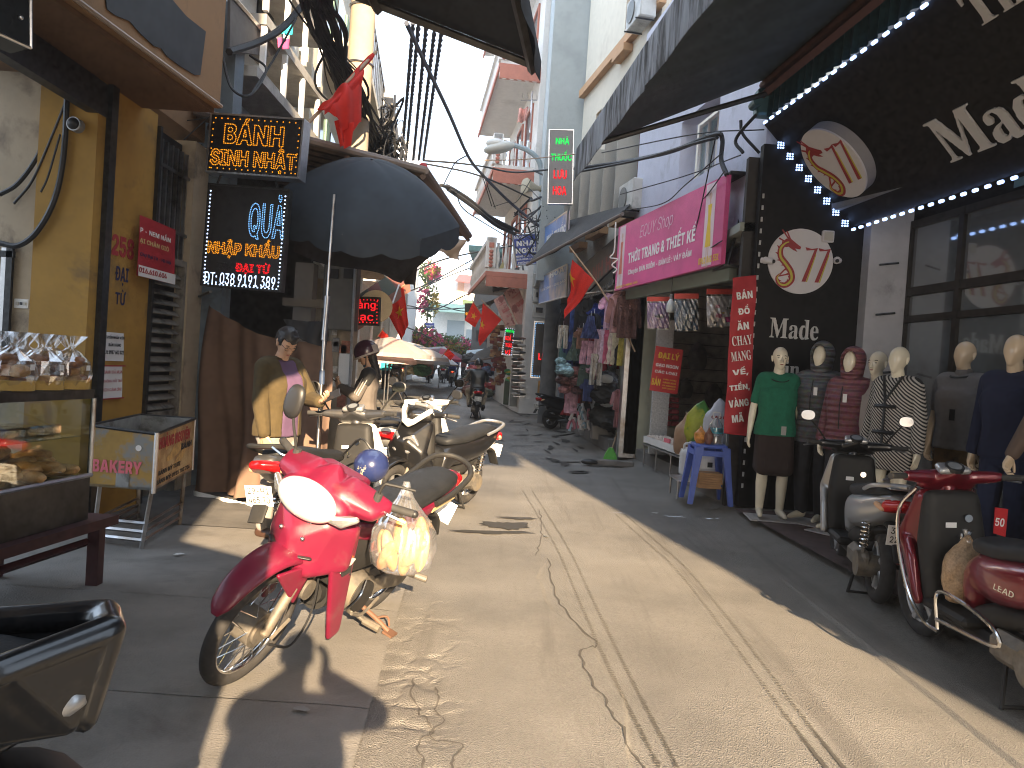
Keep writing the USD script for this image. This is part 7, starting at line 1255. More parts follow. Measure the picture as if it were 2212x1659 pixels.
    if shoes:
        for i, s in enumerate((1, -1)):
            hj, kn, a_ = LJ[i]; fd = A([1, .12 * s, 0]) if len(legs[i]) < 3 else A(legs[i][2], float); fz = A([0, 0, -.055]) * k
            n.add('shoe', fuse([hull((a_ + fz * .3 - fd * .02 * k, .046 * k), (a_ + fz * .6 + fd * .12 * k, .038 * k), (a_ + fz * .75 + fd * .20 * k, .028 * k), (a_ + fz * .7 - fd * .04 * k, .040 * k))], fine, 3), shoes, True, world=False)
    def sleeves(e, upto=1.0, r3=.042):
        P = []
        for S, el, w in AJ:
            P += [hull((S, (R1 * 1.12 + e) * k), (el if upto > .5 else S + (el - S) * .75, (R2 + .010 + e) * k))]
            if upto > .5: P += [hull((el, (R2 + .010 + e) * k), (el + (w - el) * .93, (r3 + e * .6) * k))]
        return P
    if top: n.add('top', fuse(torso(.024, .76) + [b for b in bust], fine * 1.2, 4, None if seat else [hem(.83, k)]), top, True, world=False)
    if top:
        P = sleeves(.006, .3 if bare_arm else 1.0); hf = len(P) // 2
        for q in (P[:hf], P[hf:]): n.add('sleeve', fuse(q, fine * 1.2, 4), top, True, world=False)
        if neckz: n.add('neck_band', fuse([hull((neck0, .068 * k), (neck0 + (neck1 - neck0) * .35, .066 * k))], fine, 2), top, True, world=False)
    if jacket:
        jm, z0, wedge = jacket
        cut = [m3.Manifold.cube((.30 * k, wedge * k, .75 * k), True).rotate((0, math.degrees(lean), 0)).translate(tuple(T((.19, 0, 1.12 + tz))))] if wedge else None
        n.add('jacket', fuse(torso(.032, z0 - .10) + [hull((T((-.02, .05, 1.42 + tz)), .045 * k), (T((-.02, -.05, 1.42 + tz)), .045 * k), (T((-.04, 0, 1.46 + tz)), .035 * k))], fine, 5, (cut or []) + ([] if seat else [hem(z0 - .03, k)])), jm, True, world=False)
        P = sleeves(.018)
        for q in (P[:2], P[2:]): n.add('sleeve', fuse(q, fine, 4), jm, True, world=False)
    if hair:
        cap = m3.Manifold.hull_points(np.vstack([(BALL2 * A([.104, .084, .098]) + A([-.010, 0, .045]))]) @ Rh[:3, :3].T * k + (hb + (Rh[:3, :3] @ A([0, 0, .07])) * k))
        bxm = m3.Manifold.cube((.2 * k, .4 * k, .2 * k), True).transform(np.hstack([Rh[:3, :3], (Hd((.135, 0, -.035)))[:, None]])); bx2 = m3.Manifold.cube((.4 * k, .4 * k, .2 * k), True).transform(np.hstack([Rh[:3, :3], (Hd((.08, 0, -.105)))[:, None]]))
        m = fuse([cap] + ([hull((Hd((-.06, .04, 0)), .05 * k), (Hd((-.06, -.04, 0)), .05 * k), (Hd((-.03, .03, -.27)), .04 * k), (Hd((-.03, -.03, -.27)), .04 * k))] if long_hair else []), fine * .7, 0, [bxm, bx2] if not long_hair else [bxm]); P = m.vertices; m.vertices = P + (meshkit.fbm(P * 40, 3, 5) - .5)[:, None] * .03
        n.add('hair', m, hair, True, world=False)
    if face:
        for s in (1, -1):
            n.add('eye', sph(Hd((.078, s * .031, .012)), (.011 * k, .013 * k, .005 * k), 1), mat('eye_dark', (.03, .02, .018), .3), True, world=False); n.add('eyebrow', tube([Hd((.083, s * .018, .032)), Hd((.083, s * .034, .037)), Hd((.074, s * .048, .032))], .0035 * k, 5), mat('brow_dark', (.03, .022, .018), .8), True, world=False)
        n.add('mouth', sph(Hd((.090, 0, -.053)), (.006 * k, .019 * k, .005 * k), 1), mat('lip', (.38, .13, .11), .5), True, world=False)
    return Hd, AJ, LJ
def figure(name, label, cat_, x, y, head, z=None, group=None):
    return thing(name, label, cat_, M=place((x, y, float(ground_z(x, y)) if z is None else z), head), group=group)
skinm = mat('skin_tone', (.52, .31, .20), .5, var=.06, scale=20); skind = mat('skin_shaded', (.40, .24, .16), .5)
hairb = mat('hair_black', (.018, .015, .014), .5, var=.3, scale=80)
olive = mat('olive_cardigan', (.058, .040, .014), .9, var=.15, scale=30, bump=.2, bscale=300); purp = mat('purple_tee', (.10, .055, .11), .9, var=.08, scale=20); greyt = mat('grey_trousers', (.27, .245, .22), .9, var=.06, scale=10); brownsh = mat('brown_shoes', (.06, .03, .02), .4)
# the man with the phone
mh = math.atan2(-.42, .90); n = figure('person', 'man in olive cardigan and glasses looking down at his phone', 'person', -1.88, 6.25, mh)
Hd, AJ, LJ = human(n, skinm, 1.69, head=(.66, -.25, 0), arms=[((.34, .10, 1.13), (-.3, .7, -1), (.75, -.35, .35), (.3, .5, -.8), -1), ((.08, -.23, .82), (-1, -.4, 0), (.35, .25, -1), (.1, -1, 0))], top=purp, low=greyt, shoes=brownsh, hair=hairb, jacket=(olive, .86, .19), fat=1.10, fine=.016)
n.add('glasses', [tube([Hd((.088, s * .03 + .024 * math.cos(a), .008 + .017 * math.sin(a))) for a in np.linspace(0, 6.28, 14)], .0022, 5) for s in (1, -1)] + [tube([Hd((.088, s * .054, .014)), Hd((.0, s * .082, .02))], .0022, 5) for s in (1, -1)] + [tube([Hd((.094, .007, .012)), Hd((.094, -.007, .012))], .002, 5)], blk, world=False)
w = (n.M @ np.append(AJ[0][2], 1))[:3]; X_ = A([.84, -.12, .42]); X_ /= np.linalg.norm(X_); Z_ = A([-.25, -.75, .45]); Z_ -= X_ * np.dot(X_, Z_); Z_ /= np.linalg.norm(Z_); PM = np.eye(4); PM[:3, 0], PM[:3, 1], PM[:3, 2], PM[:3, 3] = X_, np.cross(Z_, X_), Z_, w + A([.10, -.05, .06])
single('phone', bx((0, 0, 0), (.15, .075, .010), PM, bev=.003), mat('phone_black', (.015, .015, .017), .15), 'black smartphone held up by the man in the olive cardigan', 'phone')
# the woman in the helmet
gj = mat('grey_jacket', (.10, .085, .075), .85, var=.12, scale=12); jeans = mat('dark_trousers', (.025, .024, .026), .8, var=.4, scale=14, stretch=(1, 1, 4)); maro = mat('helmet_plum', (.055, .018, .035), .3, coat=.5); belt = mat('helmet_beige', (.40, .34, .30), .5)
wh = math.atan2(-.12, -1); n = figure('person', 'woman in plum helmet and grey jacket typing on a phone beside the pole', 'person', -1.60, 8.55, wh)
Hd, AJ, LJ = human(n, skinm, 1.62, fem=True, head=(.42, 0, 0), arms=[((.30, .07, 1.22), (-.1, .5, -1), (.5, -.3, .7), (.6, .5, -.3)), ((.30, -.07, 1.20), (-.1, -.5, -1), (.5, .3, .7), (.6, -.5, -.3))], top=dark, low=jeans, shoes=blk, hair=hairb, long_hair=True, jacket=(gj, .86, 0), fine=.018)
def helmet(n, Hd, k, m1, m2=None, visor=None):
    P = trimesh.creation.icosphere(3, 1.0); V = P.vertices; V = V * A([.145, .125, .14]); V[:, 2] = np.maximum(V[:, 2], -.045 - .02 * (V[:, 0] < 0)); o = Hd((0, 0, 0)); R_ = np.stack([Hd((1, 0, 0)) - o, Hd((0, 1, 0)) - o, Hd((0, 0, 1)) - o], 1)
    P.vertices = (V + A([-.012, 0, .055])) @ R_.T + o; n2 = n.add('helmet', P, m1, True, world=False)
    n2.add('brim', skin([(np.stack([.148 * np.cos(a_) * (1 + .10 * (np.cos(a_) > .3)), .128 * np.sin(a_), np.full(32, h)], 1) + A([-.012, 0, .055])) @ R_.T + o for a_ in [np.arange(32) * 2 * math.pi / 32] for h in (-.05, -.028)], True), m2 or blk, world=False)
    if m2: n2.add('band', skin([(np.stack([.1475 * np.cos(a_), .1275 * np.sin(a_), np.full(14, h)], 1) + A([-.012, 0, .055])) @ R_.T + o for a_ in [np.linspace(2.2, 4.1, 14)] for h in (-.03, .045)], False), m2, world=False)
    n2.add('strap', [tube([Hd((.01, s * .085, -.01)), Hd((.045, s * .055, -.09)), Hd((.05, 0, -.115))], .006, 5) for s in (1, -1)], blk, world=False)
helmet(n, Hd, .95, maro, belt); n.add('mask', sph(Hd((.052, 0, -.098)), (.03, .045, .022), 2), mat('mask_blue', (.05, .08, .12), .8), world=False)
for q in range(3): n.add('stripe', tube([AJ[0][0] + (AJ[0][1] - AJ[0][0]) * t + A([-.02 + .022 * q, .068 - .004 * q, .012 * q]) for t in (.1, .5, .95)], .005, 5), mat('stripe_grey', (.35, .33, .31), .7), world=False)
yoke = mat('yoke_black', (.02, .02, .021), .85); n.add('yoke', fuse([hull((AJ[0][0], .085), (AJ[1][0], .085)), hull((AJ[0][0], .083), (AJ[0][0] * .72 + AJ[0][1] * .28, .076)), hull((AJ[1][0], .083), (AJ[1][0] * .72 + AJ[1][1] * .28, .076))], .025, 4), yoke, True, world=False)
c = (AJ[0][2] + AJ[1][2]) / 2; single('phone', bx((0, 0, 0), (.07, .15, .009), n.M @ trimesh.transformations.translation_matrix(c + A([.06, 0, .07])) @ rotm([0, 1, 0], -.7) @ rotm([0, 0, 1], 1.57), bev=.003), mat('phone_black', None), 'dark smartphone in both hands of the woman in the helmet', 'phone')
# the viewer, whose shadow falls ahead
n = figure('person', 'person standing at the viewpoint with one arm raised, whose shadow falls on the lane', 'person', -.02, -.42, math.pi / 2)
human(n, skinm, 1.70, head=(.1, 0, 0), arms=[((.24, .06, 1.44), (.0, 1, -.9), (.3, -.2, 1), (0, 1, .2)), ((.20, -.10, 1.45), (.0, -1.2, -.8), (.3, .1, 1), (0, -1, .2))], top=dark, low=jeans, shoes=blk, hair=hairb, fat=1.15, fine=.05, face=False)
# someone stepping out of the clothes stall
n = figure('person', 'person in black stepping down from the clothes stall, body behind the hanging bags', 'person', 1.62, 17.2, math.atan2(.1, -1), z=.28)
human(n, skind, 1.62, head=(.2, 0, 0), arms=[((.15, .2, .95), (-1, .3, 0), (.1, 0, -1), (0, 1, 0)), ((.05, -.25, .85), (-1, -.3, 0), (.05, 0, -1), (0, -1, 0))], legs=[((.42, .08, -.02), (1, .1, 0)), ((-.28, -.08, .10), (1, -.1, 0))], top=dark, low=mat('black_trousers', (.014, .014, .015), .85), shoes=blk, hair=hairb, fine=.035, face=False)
# ---------------- shop figures
plas = mat('figure_cream', (.74, .67, .52), .22, coat=.5); plasm = mat('figure_tan', (.68, .52, .35), .22, coat=.4)
black_cloth = mat('black_trouser_cloth', (.014, .014, .018), .8)
board_m = mat('base_board', (.40, .38, .37), .5)
def mannequin(label, x, y, hd, H, skin_, base=True, **kw):
    z0 = float(ground_z(x, y)) + .022; n = figure('mannequin', label, 'mannequin', x, y, hd, z=z0)
    r = human(n, skin_, H, fine=.02, **kw)
    if base: n.add('base_plate', bx((.03, 0, -.010), (.42, .46, .012), bev=.003), board_m, world=False)
    return n, r
facing = lambda dx, dy: math.atan2(dy, dx)
green = mat('green_knit', (.01, .13, .075), .9, var=.12, scale=30, bump=.2, bscale=350); dbrown = mat('brown_skirt', (.030, .018, .016), .85)
n, (Hd, AJ, LJ) = mannequin('pale female mannequin in green knit top and long dark brown skirt', 2.78, 8.05, facing(-.12, -1), 1.76, plas, fem=True, bare_arm=True, top=green, low=dbrown, skirt=.50, fist=.25, arms=[((.02, .26, .80), (-1, .5, 0), (.05, .1, -1), (0, 1, 0)), ((.02, -.26, .80), (-1, -.5, 0), (.05, -.1, -1), (0, -1, 0))])
n.add('neckline', tube([T_ for T_ in [A([.02 + .10 * math.cos(a), .105 * math.sin(a), 1.475 - .055 * math.cos(a)]) for a in np.linspace(0, 6.28, 24)]], .006, 6), mat('trim_black', (.012, .012, .012), .8), world=False); n.add('tag', bx((.125, .06, .92), (.004, .05, .09)), mat('swing_tag', (.3, .29, .27), .5), world=False)
def stripes(n, m, z0, z1, k, r): pass
def puffer(name, col):
    nn_ = {'g': ('texture_coordinate', {}), 'w': ('wave_texture', {'wave_type': 'bands', 'bands_direction': 'z', 'scale': 5.2, 'distortion': .6, 'detail': 1.0}), 'b': ('bump', {'strength': 1.0, 'distance': .03}), 'n': ('noise_texture', {'scale': 30.0}), 'm': ('mix_color', {'fac': .12, 'a': col}), 'p': ('principled_bsdf', {'roughness': .5})}
    mats[name] = usdkit.material(stage, '/World/Looks/' + name, nn_, [('g.object', 'w.vector'), ('w.fac', 'b.height'), ('g.object', 'n.vector'), ('n.color', 'm.b'), ('m.result', 'p.base_color'), ('b.normal', 'p.normal')], surface='p.BSDF'); return mats[name]
def hooded(n, Hd, m):
    R_ = np.stack([Hd((1, 0, 0)) - Hd((0, 0, 0)), Hd((0, 1, 0)) - Hd((0, 0, 0)), Hd((0, 0, 1)) - Hd((0, 0, 0))], 1); P = m3.Manifold.hull_points(np.vstack([(BALL2 * A([.125, .112, .125]) + A([-.02, 0, .045])), (BALL2 * A([.10, .10, .05]) + A([-.01, 0, -.11]))]) @ R_.T + Hd((0, 0, 0)))
    inner = m3.Manifold.hull_points(np.vstack([BALL2 * A([.16, .078, .105]) + A([.10, 0, .02])]) @ R_.T + Hd((0, 0, 0))); n.add('hood', fuse([P], .02, 3, [inner]), m, True, world=False)
for lab, x, y, hd, H, m, pl_, fm, kw in (('mannequin in grey hooded padded jacket and black trousers', 3.17, 7.95, facing(-.75, -.66), 1.80, puffer('puffer_grey', (.055, .058, .066)), plas, False, {}), ('mannequin in maroon hooded padded jacket and black trousers', 3.27, 7.45, facing(-.8, -.6), 1.74, puffer('puffer_maroon', (.17, .022, .04)), plas, True, {})):
    n, (Hd, AJ, LJ) = mannequin(lab, x, y, hd, H, pl_, fem=fm, low=black_cloth, jacket=(m, .80, 0), face=False, fist=.3); hooded(n, Hd, m); n.add('zip', tube([A([.155, 0, .98]) * H / 1.7, A([.165, 0, 1.2]) * H / 1.7, A([.13, 0, 1.38]) * H / 1.7], .005, 5), blk, world=False); n.add('tag', bx(A([.17, .05, 1.27]) * H / 1.7, (.004, .04, .08)), paper, world=False)
n, r = mannequin('mannequin in cream top and dark skirt half hidden behind the striped jacket', 3.44, 7.28, facing(-.85, -.5), 1.74, plas, fem=True, bare_arm=True, top=mat('cream_top', (.42, .37, .34), .85), low=dbrown, skirt=.66, fist=.3)
st_n = {'g': ('texture_coordinate', {}), 'mp': ('mapping', {'rotation': (0.7, 0.0, 0.5)}), 'w': ('wave_texture', {'wave_type': 'bands', 'bands_direction': 'z', 'scale': 14.0, 'distortion': .2}), 'r': ('rgb_ramp', {'ramp': [(.45, (.018, .018, .02)), (.55, (.42, .40, .37))]}), 'p': ('principled_bsdf', {'roughness': .85})}
mats['striped_cloth'] = usdkit.material(stage, '/World/Looks/striped_cloth', st_n, [('g.object', 'mp.vector'), ('mp.vector', 'w.vector'), ('w.fac', 'r.fac'), ('r.color', 'p.base_color')], surface='p.BSDF')
n, (Hd, AJ, LJ) = mannequin('female mannequin in black and white striped cardigan with belt, behind the black scooter', 3.42, 6.85, facing(-.85, -.5), 1.77, plas, fem=True, low=None, jacket=(mats['striped_cloth'], .70, 0), fist=.3, face=False)
for z_ in (1.21, .99): n.add('trim', tube([A([.145, -.09, z_]) * 1.04, A([.165, 0, z_]) * 1.04, A([.14, .10, z_]) * 1.04], .018, 5), blk, world=False)
n.add('trim', tube([A([.06, .085, 1.47]) * 1.04, A([.15, .0, 1.26]) * 1.04, A([.16, .0, .85]) * 1.04], .012, 6), blk, world=False); n.add('trim', tube([A([.06, -.085, 1.47]) * 1.04, A([.15, .0, 1.26]) * 1.04], .012, 6), blk, world=False)
gpolo = mat('grey_polo', (.20, .185, .18), .9, var=.06, scale=40); navyt = mat('navy_shirt', (.012, .016, .045), .85, var=.1); khaki = mat('khaki_trousers', (.13, .075, .028), .9); navyp = mat('navy_trousers', (.012, .018, .05), .85)
n, (Hd, AJ, LJ) = mannequin('tan male mannequin in grey polo and khaki trousers with black tag', 4.06, 6.95, facing(-.9, -.44), 1.86, plasm, low=khaki, top=gpolo, bare_arm=True, face=False, fist=.5, neckz=1); n.add('tag', bx(A([.16, .03, 1.22]), (.005, .05, .10)), blk, world=False); n.add('collar', tube([A([.03 + .085 * math.cos(a), .085 * math.sin(a), 1.575 - .02 * math.cos(a)]) for a in np.linspace(0, 6.28, 20)], .009, 6), mat('collar_dark', (.05, .05, .05), .8), world=False)
n, r = mannequin('tan male mannequin in dark navy long sleeved shirt and navy trousers', 3.98, 6.12, facing(-.9, -.44), 1.88, plasm, low=navyp, top=navyt, face=False, fist=.5)
n, r = mannequin('male mannequin at the right edge, only its arm and brown sleeve in view', 3.95, 5.35, facing(-.9, -.44), 1.86, plasm, low=mat('rust_trousers', (.07, .03, .02), .85), top=mat('brown_knit', (.12, .08, .06), .9), face=False, fist=.7, arms=[((.06, .27, .80), (-1, .3, 0), (.05, 0, -1), (0, 1, 0)), ((.20, -.28, .90), (-1, -.3, -.3), (.5, 0, -.8), (0, -1, 0))])
n = thing('hanging_jacket', 'dark jackets hanging inside behind the glass doors', 'garment', (5.0, 8.2, 0)); n.add('cloth', garment('coat', .7, 1.2, 3).apply_transform(trimesh.transformations.translation_matrix((4.75, 8.45, .85)) @ rotm([1, 0, 0], math.pi / 2)), black_cloth)
# ================================================================ motorbikes
tyre = mat('tyre', (.028, .026, .025), .85, var=.25, scale=25, dirt=(.12, .10, .075), dfac=(.55, .75), dscale=6)
chrome = mat('chrome', (.72, .72, .72), .15, metal=1.0); silver = mat('silver_paint', (.40, .40, .40), .35, metal=.7, coat=.4, var=.05); dusty = mat('dusty_metal', (.15, .135, .115), .6, metal=.45, var=.3, scale=20, dirt=(.21, .175, .13), dfac=(.45, .65), dscale=9)
redp = mat('red_paint', (.135, .005, .024), .45, coat=.25, var=.12, scale=4, dirt=(.14, .045, .05), dfac=(.56, .78), dscale=6, bump=.03, bscale=160); maroonp = mat('dark_red_paint', (.13, .004, .012), .28, coat=.8, metal=.3); bkp = mat('black_paint', (.009, .009, .010), .28, coat=.4, dirt=(.035, .03, .026), dfac=(.56, .8), dscale=7); bkm = mat('black_matt', (.018, .0175, .017), .6, spec=.3, dirt=(.036, .032, .027), dfac=(.56, .8), dscale=8)
seatm = mat('seat_vinyl', (.016, .017, .019), .55, spec=.3, var=.2, scale=10, bump=.15, bscale=250); lens = mat('headlamp', (.72, .72, .72), .12, metal=.85); lensc = clear('lens_clear', (.95, .95, .95), .2, .03); tail_r = mat('tail_red', (.45, .006, .008), .15, coat=.6); amber = mat('amber_lens', (.65, .28, .03), .2); whp = mat('white_gloss', (.70, .68, .63), .3, coat=.5); plate_m = mat('plate_white', (.72, .71, .68), .5)
def hl(*bs, e=.02, it=4): return fuse([hull(*bs)], e, it)
def sym(f): return [f(1), f(-1)]
def wheel(n, name, x, R, w, spokes=True, drum=.075, steer=None):
    t = n.add(name, ring(R - w, w, 48, 12, c=(x, 0, R)), tyre, True, world=False)
    t.add('rim', [ring(R - 2 * w + .004, .012, 44, 8, 1.6, (x, 0, R))], chrome if spokes else silver, True, world=False)
    t.add('hub', [cyl((x, -.05, R), (x, .05, R), drum, 24), cyl((x, -.062, R), (x, .062, R), drum * .75, 24), cyl((x, -.09, R), (x, .09, R), .014, 10)], dusty, world=False)
    ri = R - 2 * w
    if spokes:
        for k in range(28):
            a = k * 2 * math.pi / 28; b = a + (.42 if k % 2 else -.42); s = 1 if (k // 2) % 2 else -1
            t.add('spoke', tube([(x + drum * .9 * math.cos(b), s * .04, R + drum * .9 * math.sin(b)), (x + ri * math.cos(a), s * .004, R + ri * math.sin(a))], .0024, 4), chrome, world=False)
    else:
        for k in range(5): a = k * 2 * math.pi / 5; t.add('spoke', loft([(drum * .6, 0, .03, .03), (ri * .6, 0, .022, .02), (ri + .005, 0, .03, .028)], 3, 2, 10).apply_transform(rotm([0, 1, 0], -a)).apply_translation((x, 0, R)), silver, world=False)
    return t
def spring(n, p, q, r=.028):
    p, q = A(p), A(q); sh_ = n.add('shock', tube([p, q], r * .45, 8), dusty, world=False); d = q - p; t = np.linspace(.15, .85, 90); u = np.cross(d, [0, 1, 0]); u /= np.linalg.norm(u); v = np.cross(d, u); v /= np.linalg.norm(v)
    sh_.add('coil', tube([p + d * k + (u * math.cos(k * 62) + v * math.sin(k * 62)) * r for k in t], .0065, 5), chrome, world=False)
def platebox(n, x, z, head_z, lines, s=1.0, tilt=.25, m=None, ink=None):
    M = trimesh.transformations.translation_matrix((x, 0, z)) @ rotm([0, 1, 0], -tilt); P = np.eye(4); P[:3, 0] = [0, -1, 0]; P[:3, 1] = [0, 0, 1]; P[:3, 2] = [-1, 0, 0]; M = M @ P
    pl = n.add('number_plate', bx((0, 0, 0), (.19, .14, .004), M, bev=.0015), m or plate_m, world=False)
    for k, t in enumerate(lines): g = fit(letters(t, 500), -.075, .012 - .062 * k, .075, .056 - .062 * k); pl.add('digits', extr(g, .001, up(M, .003)), ink or blackink, False, world=False)
# ---------------- the red motorbike in front
fx, fy_ = -.62, -1.13
hero = thing('motorbike', 'dusty red underbone motorbike on its side stand with a bag of bread on the handlebar', 'motorbike', M=place((-.765, 4.58, .012), -1.915, -.35, 1.0))
n = hero; ad = lambda nm, m, mt, sm=35, **k: n.add(nm, m, mt, sm, world=False, **k)
wheel(n, 'front_wheel', 1.22, .287, .034, True, .082); wheel(n, 'rear_wheel', 0, .287, .038, True, .075)
for s in (1, -1):
    f = ad('fork_leg', tube([(1.222, s * .075, .285), (1.13, s * .075, .50)], .024, 12), dusty); f.add('stanchion', tube([(1.13, s * .072, .50), (1.02, s * .07, .80)], .017, 10), bkm, world=False)
ad('brake_cable', tube(spline([(1.2, .10, .24), (1.05, .13, .20), (.96, .12, .35), (.98, .08, .6)], 6), .006, 6), blk); ad('brake_arm', tube([(1.19, .095, .26), (1.09, .095, .33)], .009, 6), dusty)
arc = lambda a, R: (1.22 + R * math.cos(math.radians(a)), .287 + R * math.sin(math.radians(a)))
st = [arc(a, R) + (w, h) for a, R, w, h in ((26, .345, .018, .008), (34, .350, .048, .018), (50, .352, .066, .026), (72, .352, .078, .030), (95, .355, .088, .034), (118, .352, .092, .038), (138, .345, .078, .03), (152, .338, .05, .018))]
fe = ad('front_fender', loft(st, 2.2, 6, 26), redp, True)
for s in (1, -1): fe.add('ear', fuse([m3.Manifold.hull_points(np.vstack([BALL * .010 + A(p) for p in ((1.30, s * .082, .60), (1.06, s * .088, .60), (1.115, s * .088, .43), (1.16, s * .086, .50))]))], .03, 2), redp, True, world=False)
# headlight cowl
ad('handle_cowl', fuse([hull(((1.14, 0, .90), .075), ((1.10, .13, .90), .06), ((1.10, -.13, .90), .06), ((1.02, 0, 1.02), .045)), hull(((1.06, .10, .95), .07), ((1.02, .24, .94), .045), ((.95, .27, .97), .035), ((1.0, .10, 1.0), .045)), hull(((1.06, -.10, .95), .07), ((1.02, -.24, .94), .045), ((.95, -.27, .97), .035), ((1.0, -.10, 1.0), .045)), hull(((1.0, .12, .99), .04), ((1.0, -.12, .99), .04), ((.9, .1, 1.0), .03), ((.9, -.1, 1.0), .03))], .018, 5), redp, True)
h_ = ad('headlight', sph((1.168, 0, .905), (.068, .155, .088), 4), mat('headlamp_fluted', (.80, .80, .79), .08, metal=.35, coat=.8, bump=.12, bscale=18, stretch=(6, 6, 1)), True)
for s in (1, -1):
    ad('indicator', fuse([hull(((1.155, s * .135, .875), .020), ((1.10, s * .225, .905), .016), ((1.13, s * .18, .865), .016))], .01, 2), lens, True)
    ad('grip', tube([(.955, s * .265, .975), (.90, s * .385, .985)], [.019, .0185], 12), blkr); ad('lever', tube([(.975, s * .25, .965), (1.0, s * .31, .96), (.965, s * .39, .955)], .006, 6), alu); ad('bar_end', sph((.898, s * .39, .985), .02, 1), blk)
mr = ad('mirror', loft([(0, 0, .03, .04), (.012, 0, .055, .085), (.03, 0, .05, .075), (.04, 0, .03, .05)], 2.4, 2, 24).apply_transform(rotm([0, 0, 1], -.15)).apply_translation((.955, -.36, 1.21)), blk); mr.add('stem', tube(spline([(.985, -.24, .985), (.99, -.27, 1.05), (.975, -.33, 1.13), (.965, -.355, 1.19)], 4), .007, 7), bkm, world=False); mr.add('boot', tube([(.985, -.24, .98), (.987, -.243, 1.02)], .02, 10), blkr, world=False)
ad('mirror_stem', tube(spline([(1.0, .235, .98), (1.0, .24, 1.07), (.985, .27, 1.085), (.94, .37, 1.10)], 5), .0075, 7), bkm); ad('mirror_boot', tube([(1.0, .235, .975), (1.0, .236, 1.03)], .019, 10), blkr)
# nose and leg shields
nose = ad('front_cover', fuse([hull(((1.00, .165, .80), .05), ((1.00, -.165, .80), .05), ((1.07, .09, .80), .075), ((1.07, -.09, .80), .075), ((1.105, 0, .72), .10), ((1.125, .02, .64), .07), ((1.125, -.02, .64), .07), ((1.10, .085, .59), .045), ((1.10, -.085, .59), .045), ((.99, .185, .64), .04), ((.99, -.185, .64), .04))], .02, 6), redp, True)
for s in (1, -1):
    nose.add('vent', fuse([m3.Manifold.hull_points(np.vstack([BALL * A([.012, .012, .006]) + A(p) for p in ((1.195, s * .045, .655), (1.155, s * .11, .665))]))], .02, 0), blk, True, world=False); nose.add('bolt', sph((1.187, s * .06, .745), .011, 1), steel, True, world=False)
    ls = ad('leg_shield', fuse([m3.Manifold.hull_points(np.vstack([BALL * .014 + A(p) for p in ((1.03, s * .17, .80), (1.04, s * .175, .62), (.93, s * .205, .34), (.86, s * .205, .22), (.80, s * .205, .24), (.845, s * .20, .40), (.90, s * .19, .60), (.93, s * .17, .80))]))], .025, 3), redp, True)
    ls.add('decal', extr(Polygon([(1.03, .66), (.985, .69), (.90, .655), (.93, .62), (1.0, .60)]), .002, np.array([[1, 0, 0, 0], [0, 0, -s, s * .205], [0, 1, 0, 0], [0, 0, 0, 1.0]]) if True else None), mat('decal_silver', (.55, .52, .47), .4), False, world=False)
    ls.add('decal', extr(Polygon([(1.01, .615), (.92, .63), (.885, .56), (.93, .545), (.90, .585), (.97, .575)]), .002, np.array([[1, 0, 0, 0], [0, 0, -s, s * .2055], [0, 1, 0, 0], [0, 0, 0, 1.0]])), blackink, False, world=False)
    ls.add('decal', extr(Polygon([(1.02, .675), (.97, .695), (.93, .675), (.98, .66)]), .002, np.array([[1, 0, 0, 0], [0, 0, -s, s * .2062], [0, 1, 0, 0], [0, 0, 0, 1.0]])), mat('decal_orange', (.6, .12, .02), .4), False, world=False)
Mn = np.eye(4); Mn[:3, 0] = [0, 1, 0]; Mn[:3, 1] = [-.22, 0, .975]; Mn[:3, 2] = [.975, 0, .22]; Mn[:3, 3] = [1.158, -.055, .81]
nose.add('lettering', extr(fit(letters('HONDA', 700), 0, 0, .115, .018), .003, Mn), silver, False, world=False)
ad('inner_shield', fuse([hull(((.96, .12, .80), .03), ((.96, -.12, .80), .03), ((.90, .14, .5), .03), ((.90, -.14, .5), .03))], .04, 2), bkm, True)
ad('main_body', loft([(.98, .62, .06, .10), (.84, .545, .085, .085), (.62, .52, .10, .10), (.38, .54, .115, .12), (.1, .60, .10, .10), (-.15, .66, .06, .05)], 2.6, 4, 22), bkm, True)
sc_ = ad('side_cowl', loft([(.64, .655, .05, .05), (.48, .665, .115, .075), (.2, .69, .13, .07), (-.1, .735, .125, .062), (-.36, .79, .085, .045), (-.50, .83, .03, .02)], 2.8, 5, 24), redp, True)
for s in (1, -1): sc_.add('stripe', loft([(.58, .60, .012, .03), (.42, .615, .02, .035), (.2, .645, .02, .022), (.02, .68, .012, .006)], 2.4, 3, 12, y0=s * .118), mat('orange_red', (.5, .05, .02), .35, coat=.4), True, world=False); sc_.add('decal', extr(Polygon([(-.02, .70), (-.30, .755), (-.22, .77), (-.02, .725)]), .004, np.array([[1, 0, 0, 0], [0, 0, -s, s * .131], [0, 1, 0, 0], [0, 0, 0, 1.0]])), mat('decal_gold', (.55, .40, .2), .4), False, world=False)
ad('seat', loft([(.63, .735, .05, .03), (.55, .745, .10, .05), (.32, .755, .128, .055), (.08, .785, .13, .058), (-.2, .825, .118, .05), (-.36, .845, .08, .032), (-.41, .85, .03, .012)], 2.6, 5, 24), seatm, True)
ad('grab_rail', tube(spline([(-.02, .135, .76), (-.2, .15, .82), (-.38, .14, .90), (-.47, .06, .935), (-.47, -.06, .935), (-.38, -.14, .90), (-.2, -.15, .82), (-.02, -.135, .76)], 5), .018, 10), bkm)
ad('tail_light', loft([(-.44, .80, .07, .035), (-.50, .82, .06, .03), (-.53, .83, .03, .012)], 2.4, 3, 16), tail_r, True); ad('rear_fender', loft([(.02, .60, .05, .02), (-.2, .62, .06, .02), (-.38, .56, .06, .016), (-.50, .42, .055, .012)], 3, 4, 16), bkm, True); platebox(n, -.50, .58, 0, ('29-F2', '174.08'))
